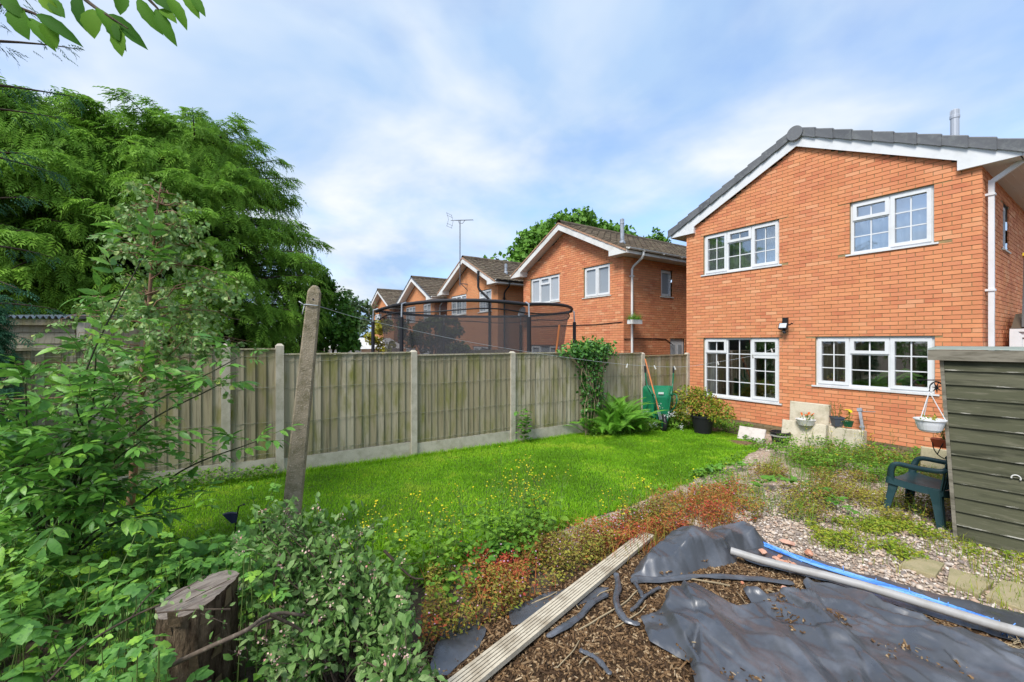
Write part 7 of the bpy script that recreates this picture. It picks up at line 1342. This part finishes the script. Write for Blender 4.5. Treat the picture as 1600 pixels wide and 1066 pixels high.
def grit():
    n = 9000; x = R.uniform(1.3, 9.8, n); y = R.uniform(2.6, 4.8, n); k = inpoly(x, y, PATHP) & ~inpoly(x, y, LAWNP); x, y = x[k], y[k]; n = len(x); T = np.stack((x, y, gz(x)), -1); bx = np.array([(-1, -1, -.5), (1, -1, -.5), (1, 1, -.5), (-1, 1, -.5), (-.6, -.7, .6), (.7, -.6, .6), (.6, .6, .6), (-.7, .6, .6)], float); s_ = .0055 * np.exp(R.normal(0, .4, n)); M_ = frames(randdir(n, -.1, .1), unit(R.normal(0, .3, (n, 3)) + (0, 0, 1))) * s_[:, None, None]; m_ = MB(); m_.inst(bx, MB.BF[1:], M_, T); tag(m_.obj('grit', bpy.data.materials['pebble']), 'fine stones strewn on the grit path', 'grit', kind='stuff')
grit()
# ---------------------------------------------------------------- overhanging tree, top left
oh = thing('hazel_tree', 'broad leaved tree outside the frame with a leafy branch hanging in at the top left', 'tree', w3(-3.2, .75, 0)); o0 = w3(-3.2, .75, 0); m_ = MB(); lim = [w3(-3.2, .75, 0), w3(-3.15, .8, 1.6), w3(-2.8, 1.1, 2.9), w3(-2.0, 1.5, 3.35)]; m_.tube(stem_path(lim, 16) - o0, np.linspace(.11, .02, 16), 8)
G_OH = mat('overhang_leaf', [(.04, .14, .012), (.07, .20, .015), (.11, .27, .02), (.18, .34, .025)], .7, trans=.45, spec=.12); tws = [[(-60, -40, 1.5), (20, 8, 1.5), (60, 25, 1.5), (75, 50, 1.5)], [(70, -50, 1.55), (140, 5, 1.55), (165, 22, 1.5), (200, 45, 1.5)], [(190, -60, 1.6), (225, -10, 1.6), (245, 12, 1.6), (262, 32, 1.6)], [(-60, -60, 1.5), (-20, -10, 1.5), (10, 5, 1.5)]]  # greens of the overhanging leaves, with some translucency
for q in tws: m_.tube(stem_path([(o0 + (lim[3] - o0))] + [at(*p) for p in q], 18) - o0, np.linspace(.012, .002, 18), 6, cap=False)
m_.obj('trunk', BARKD, oh, smooth=True)
LFS = [((22, 8), (30, 44), 1.5, .062, 1.0), ((5, -8), (22, 14), 1.5, .06, .5), ((45, 28), (72, 60), 1.5, .05, .5), ((57, 22), (105, 50), 1.48, .05, .6), ((70, 35), (82, 60), 1.5, .052, .7), ((80, 0), (90, 15), 1.5, .05, .6), ((62, -10), (78, 12), 1.5, .05, .6), ((122, -12), (120, 30), 1.52, .055, .6), ((145, 14), (140, 45), 1.5, .06, 1.0), ((150, 12), (188, 54), 1.5, .055, .5), ((170, 22), (210, 56), 1.52, .055, .6), ((172, 36), (178, 52), 1.5, .045, .7), ((185, 45), (183, 74), 1.5, .05, .8), ((195, -8), (186, 12), 1.55, .05, .6), ((215, -2), (238, 36), 1.6, .055, .6), ((243, 14), (263, 53), 1.6, .052, .7), ((250, 14), (268, 24), 1.6, .045, .5), ((262, -6), (286, 27), 1.6, .052, .6), ((288, -8), (304, 14), 1.6, .045, .6), ((300, -8), (313, 12), 1.6, .04, .6), ((235, -8), (262, 6), 1.6, .05, .6)]
for (a, c, d, wd_, rn) in LFS:
    A = at(*a, d) - o0; C_ = at(*c, d - .03) - o0; L = np.linalg.norm(C_ - A) * 1.12; D = unit(C_ - A); sv_ = unit(np.cross(w3(.45, 1, .1), D)) if True else 0; Un = np.cross(D, unit(np.cross(w3(-.1 + R.normal(0, .25), -1, -.2), D)))
    mm = MB(); v, f = leaf(1, 1, 9, .12, .25, .05, wide=.5); mm.add(v * (L, wd_ * (.6 + .45 * rn), L), f, R.uniform()); Ux = unit(w3(R.normal(0, .3), -.75, .55)); M3 = frames(D[None], Ux[None])[0]; mw = Matrix.Identity(4)
    for r in range(3):
        for k in range(3): mw[r][k] = M3[r, k]
        mw[r][3] = A[r]
    link('leaf', mm.mesh('leaf', G_OH, smooth=True), oh, mw)
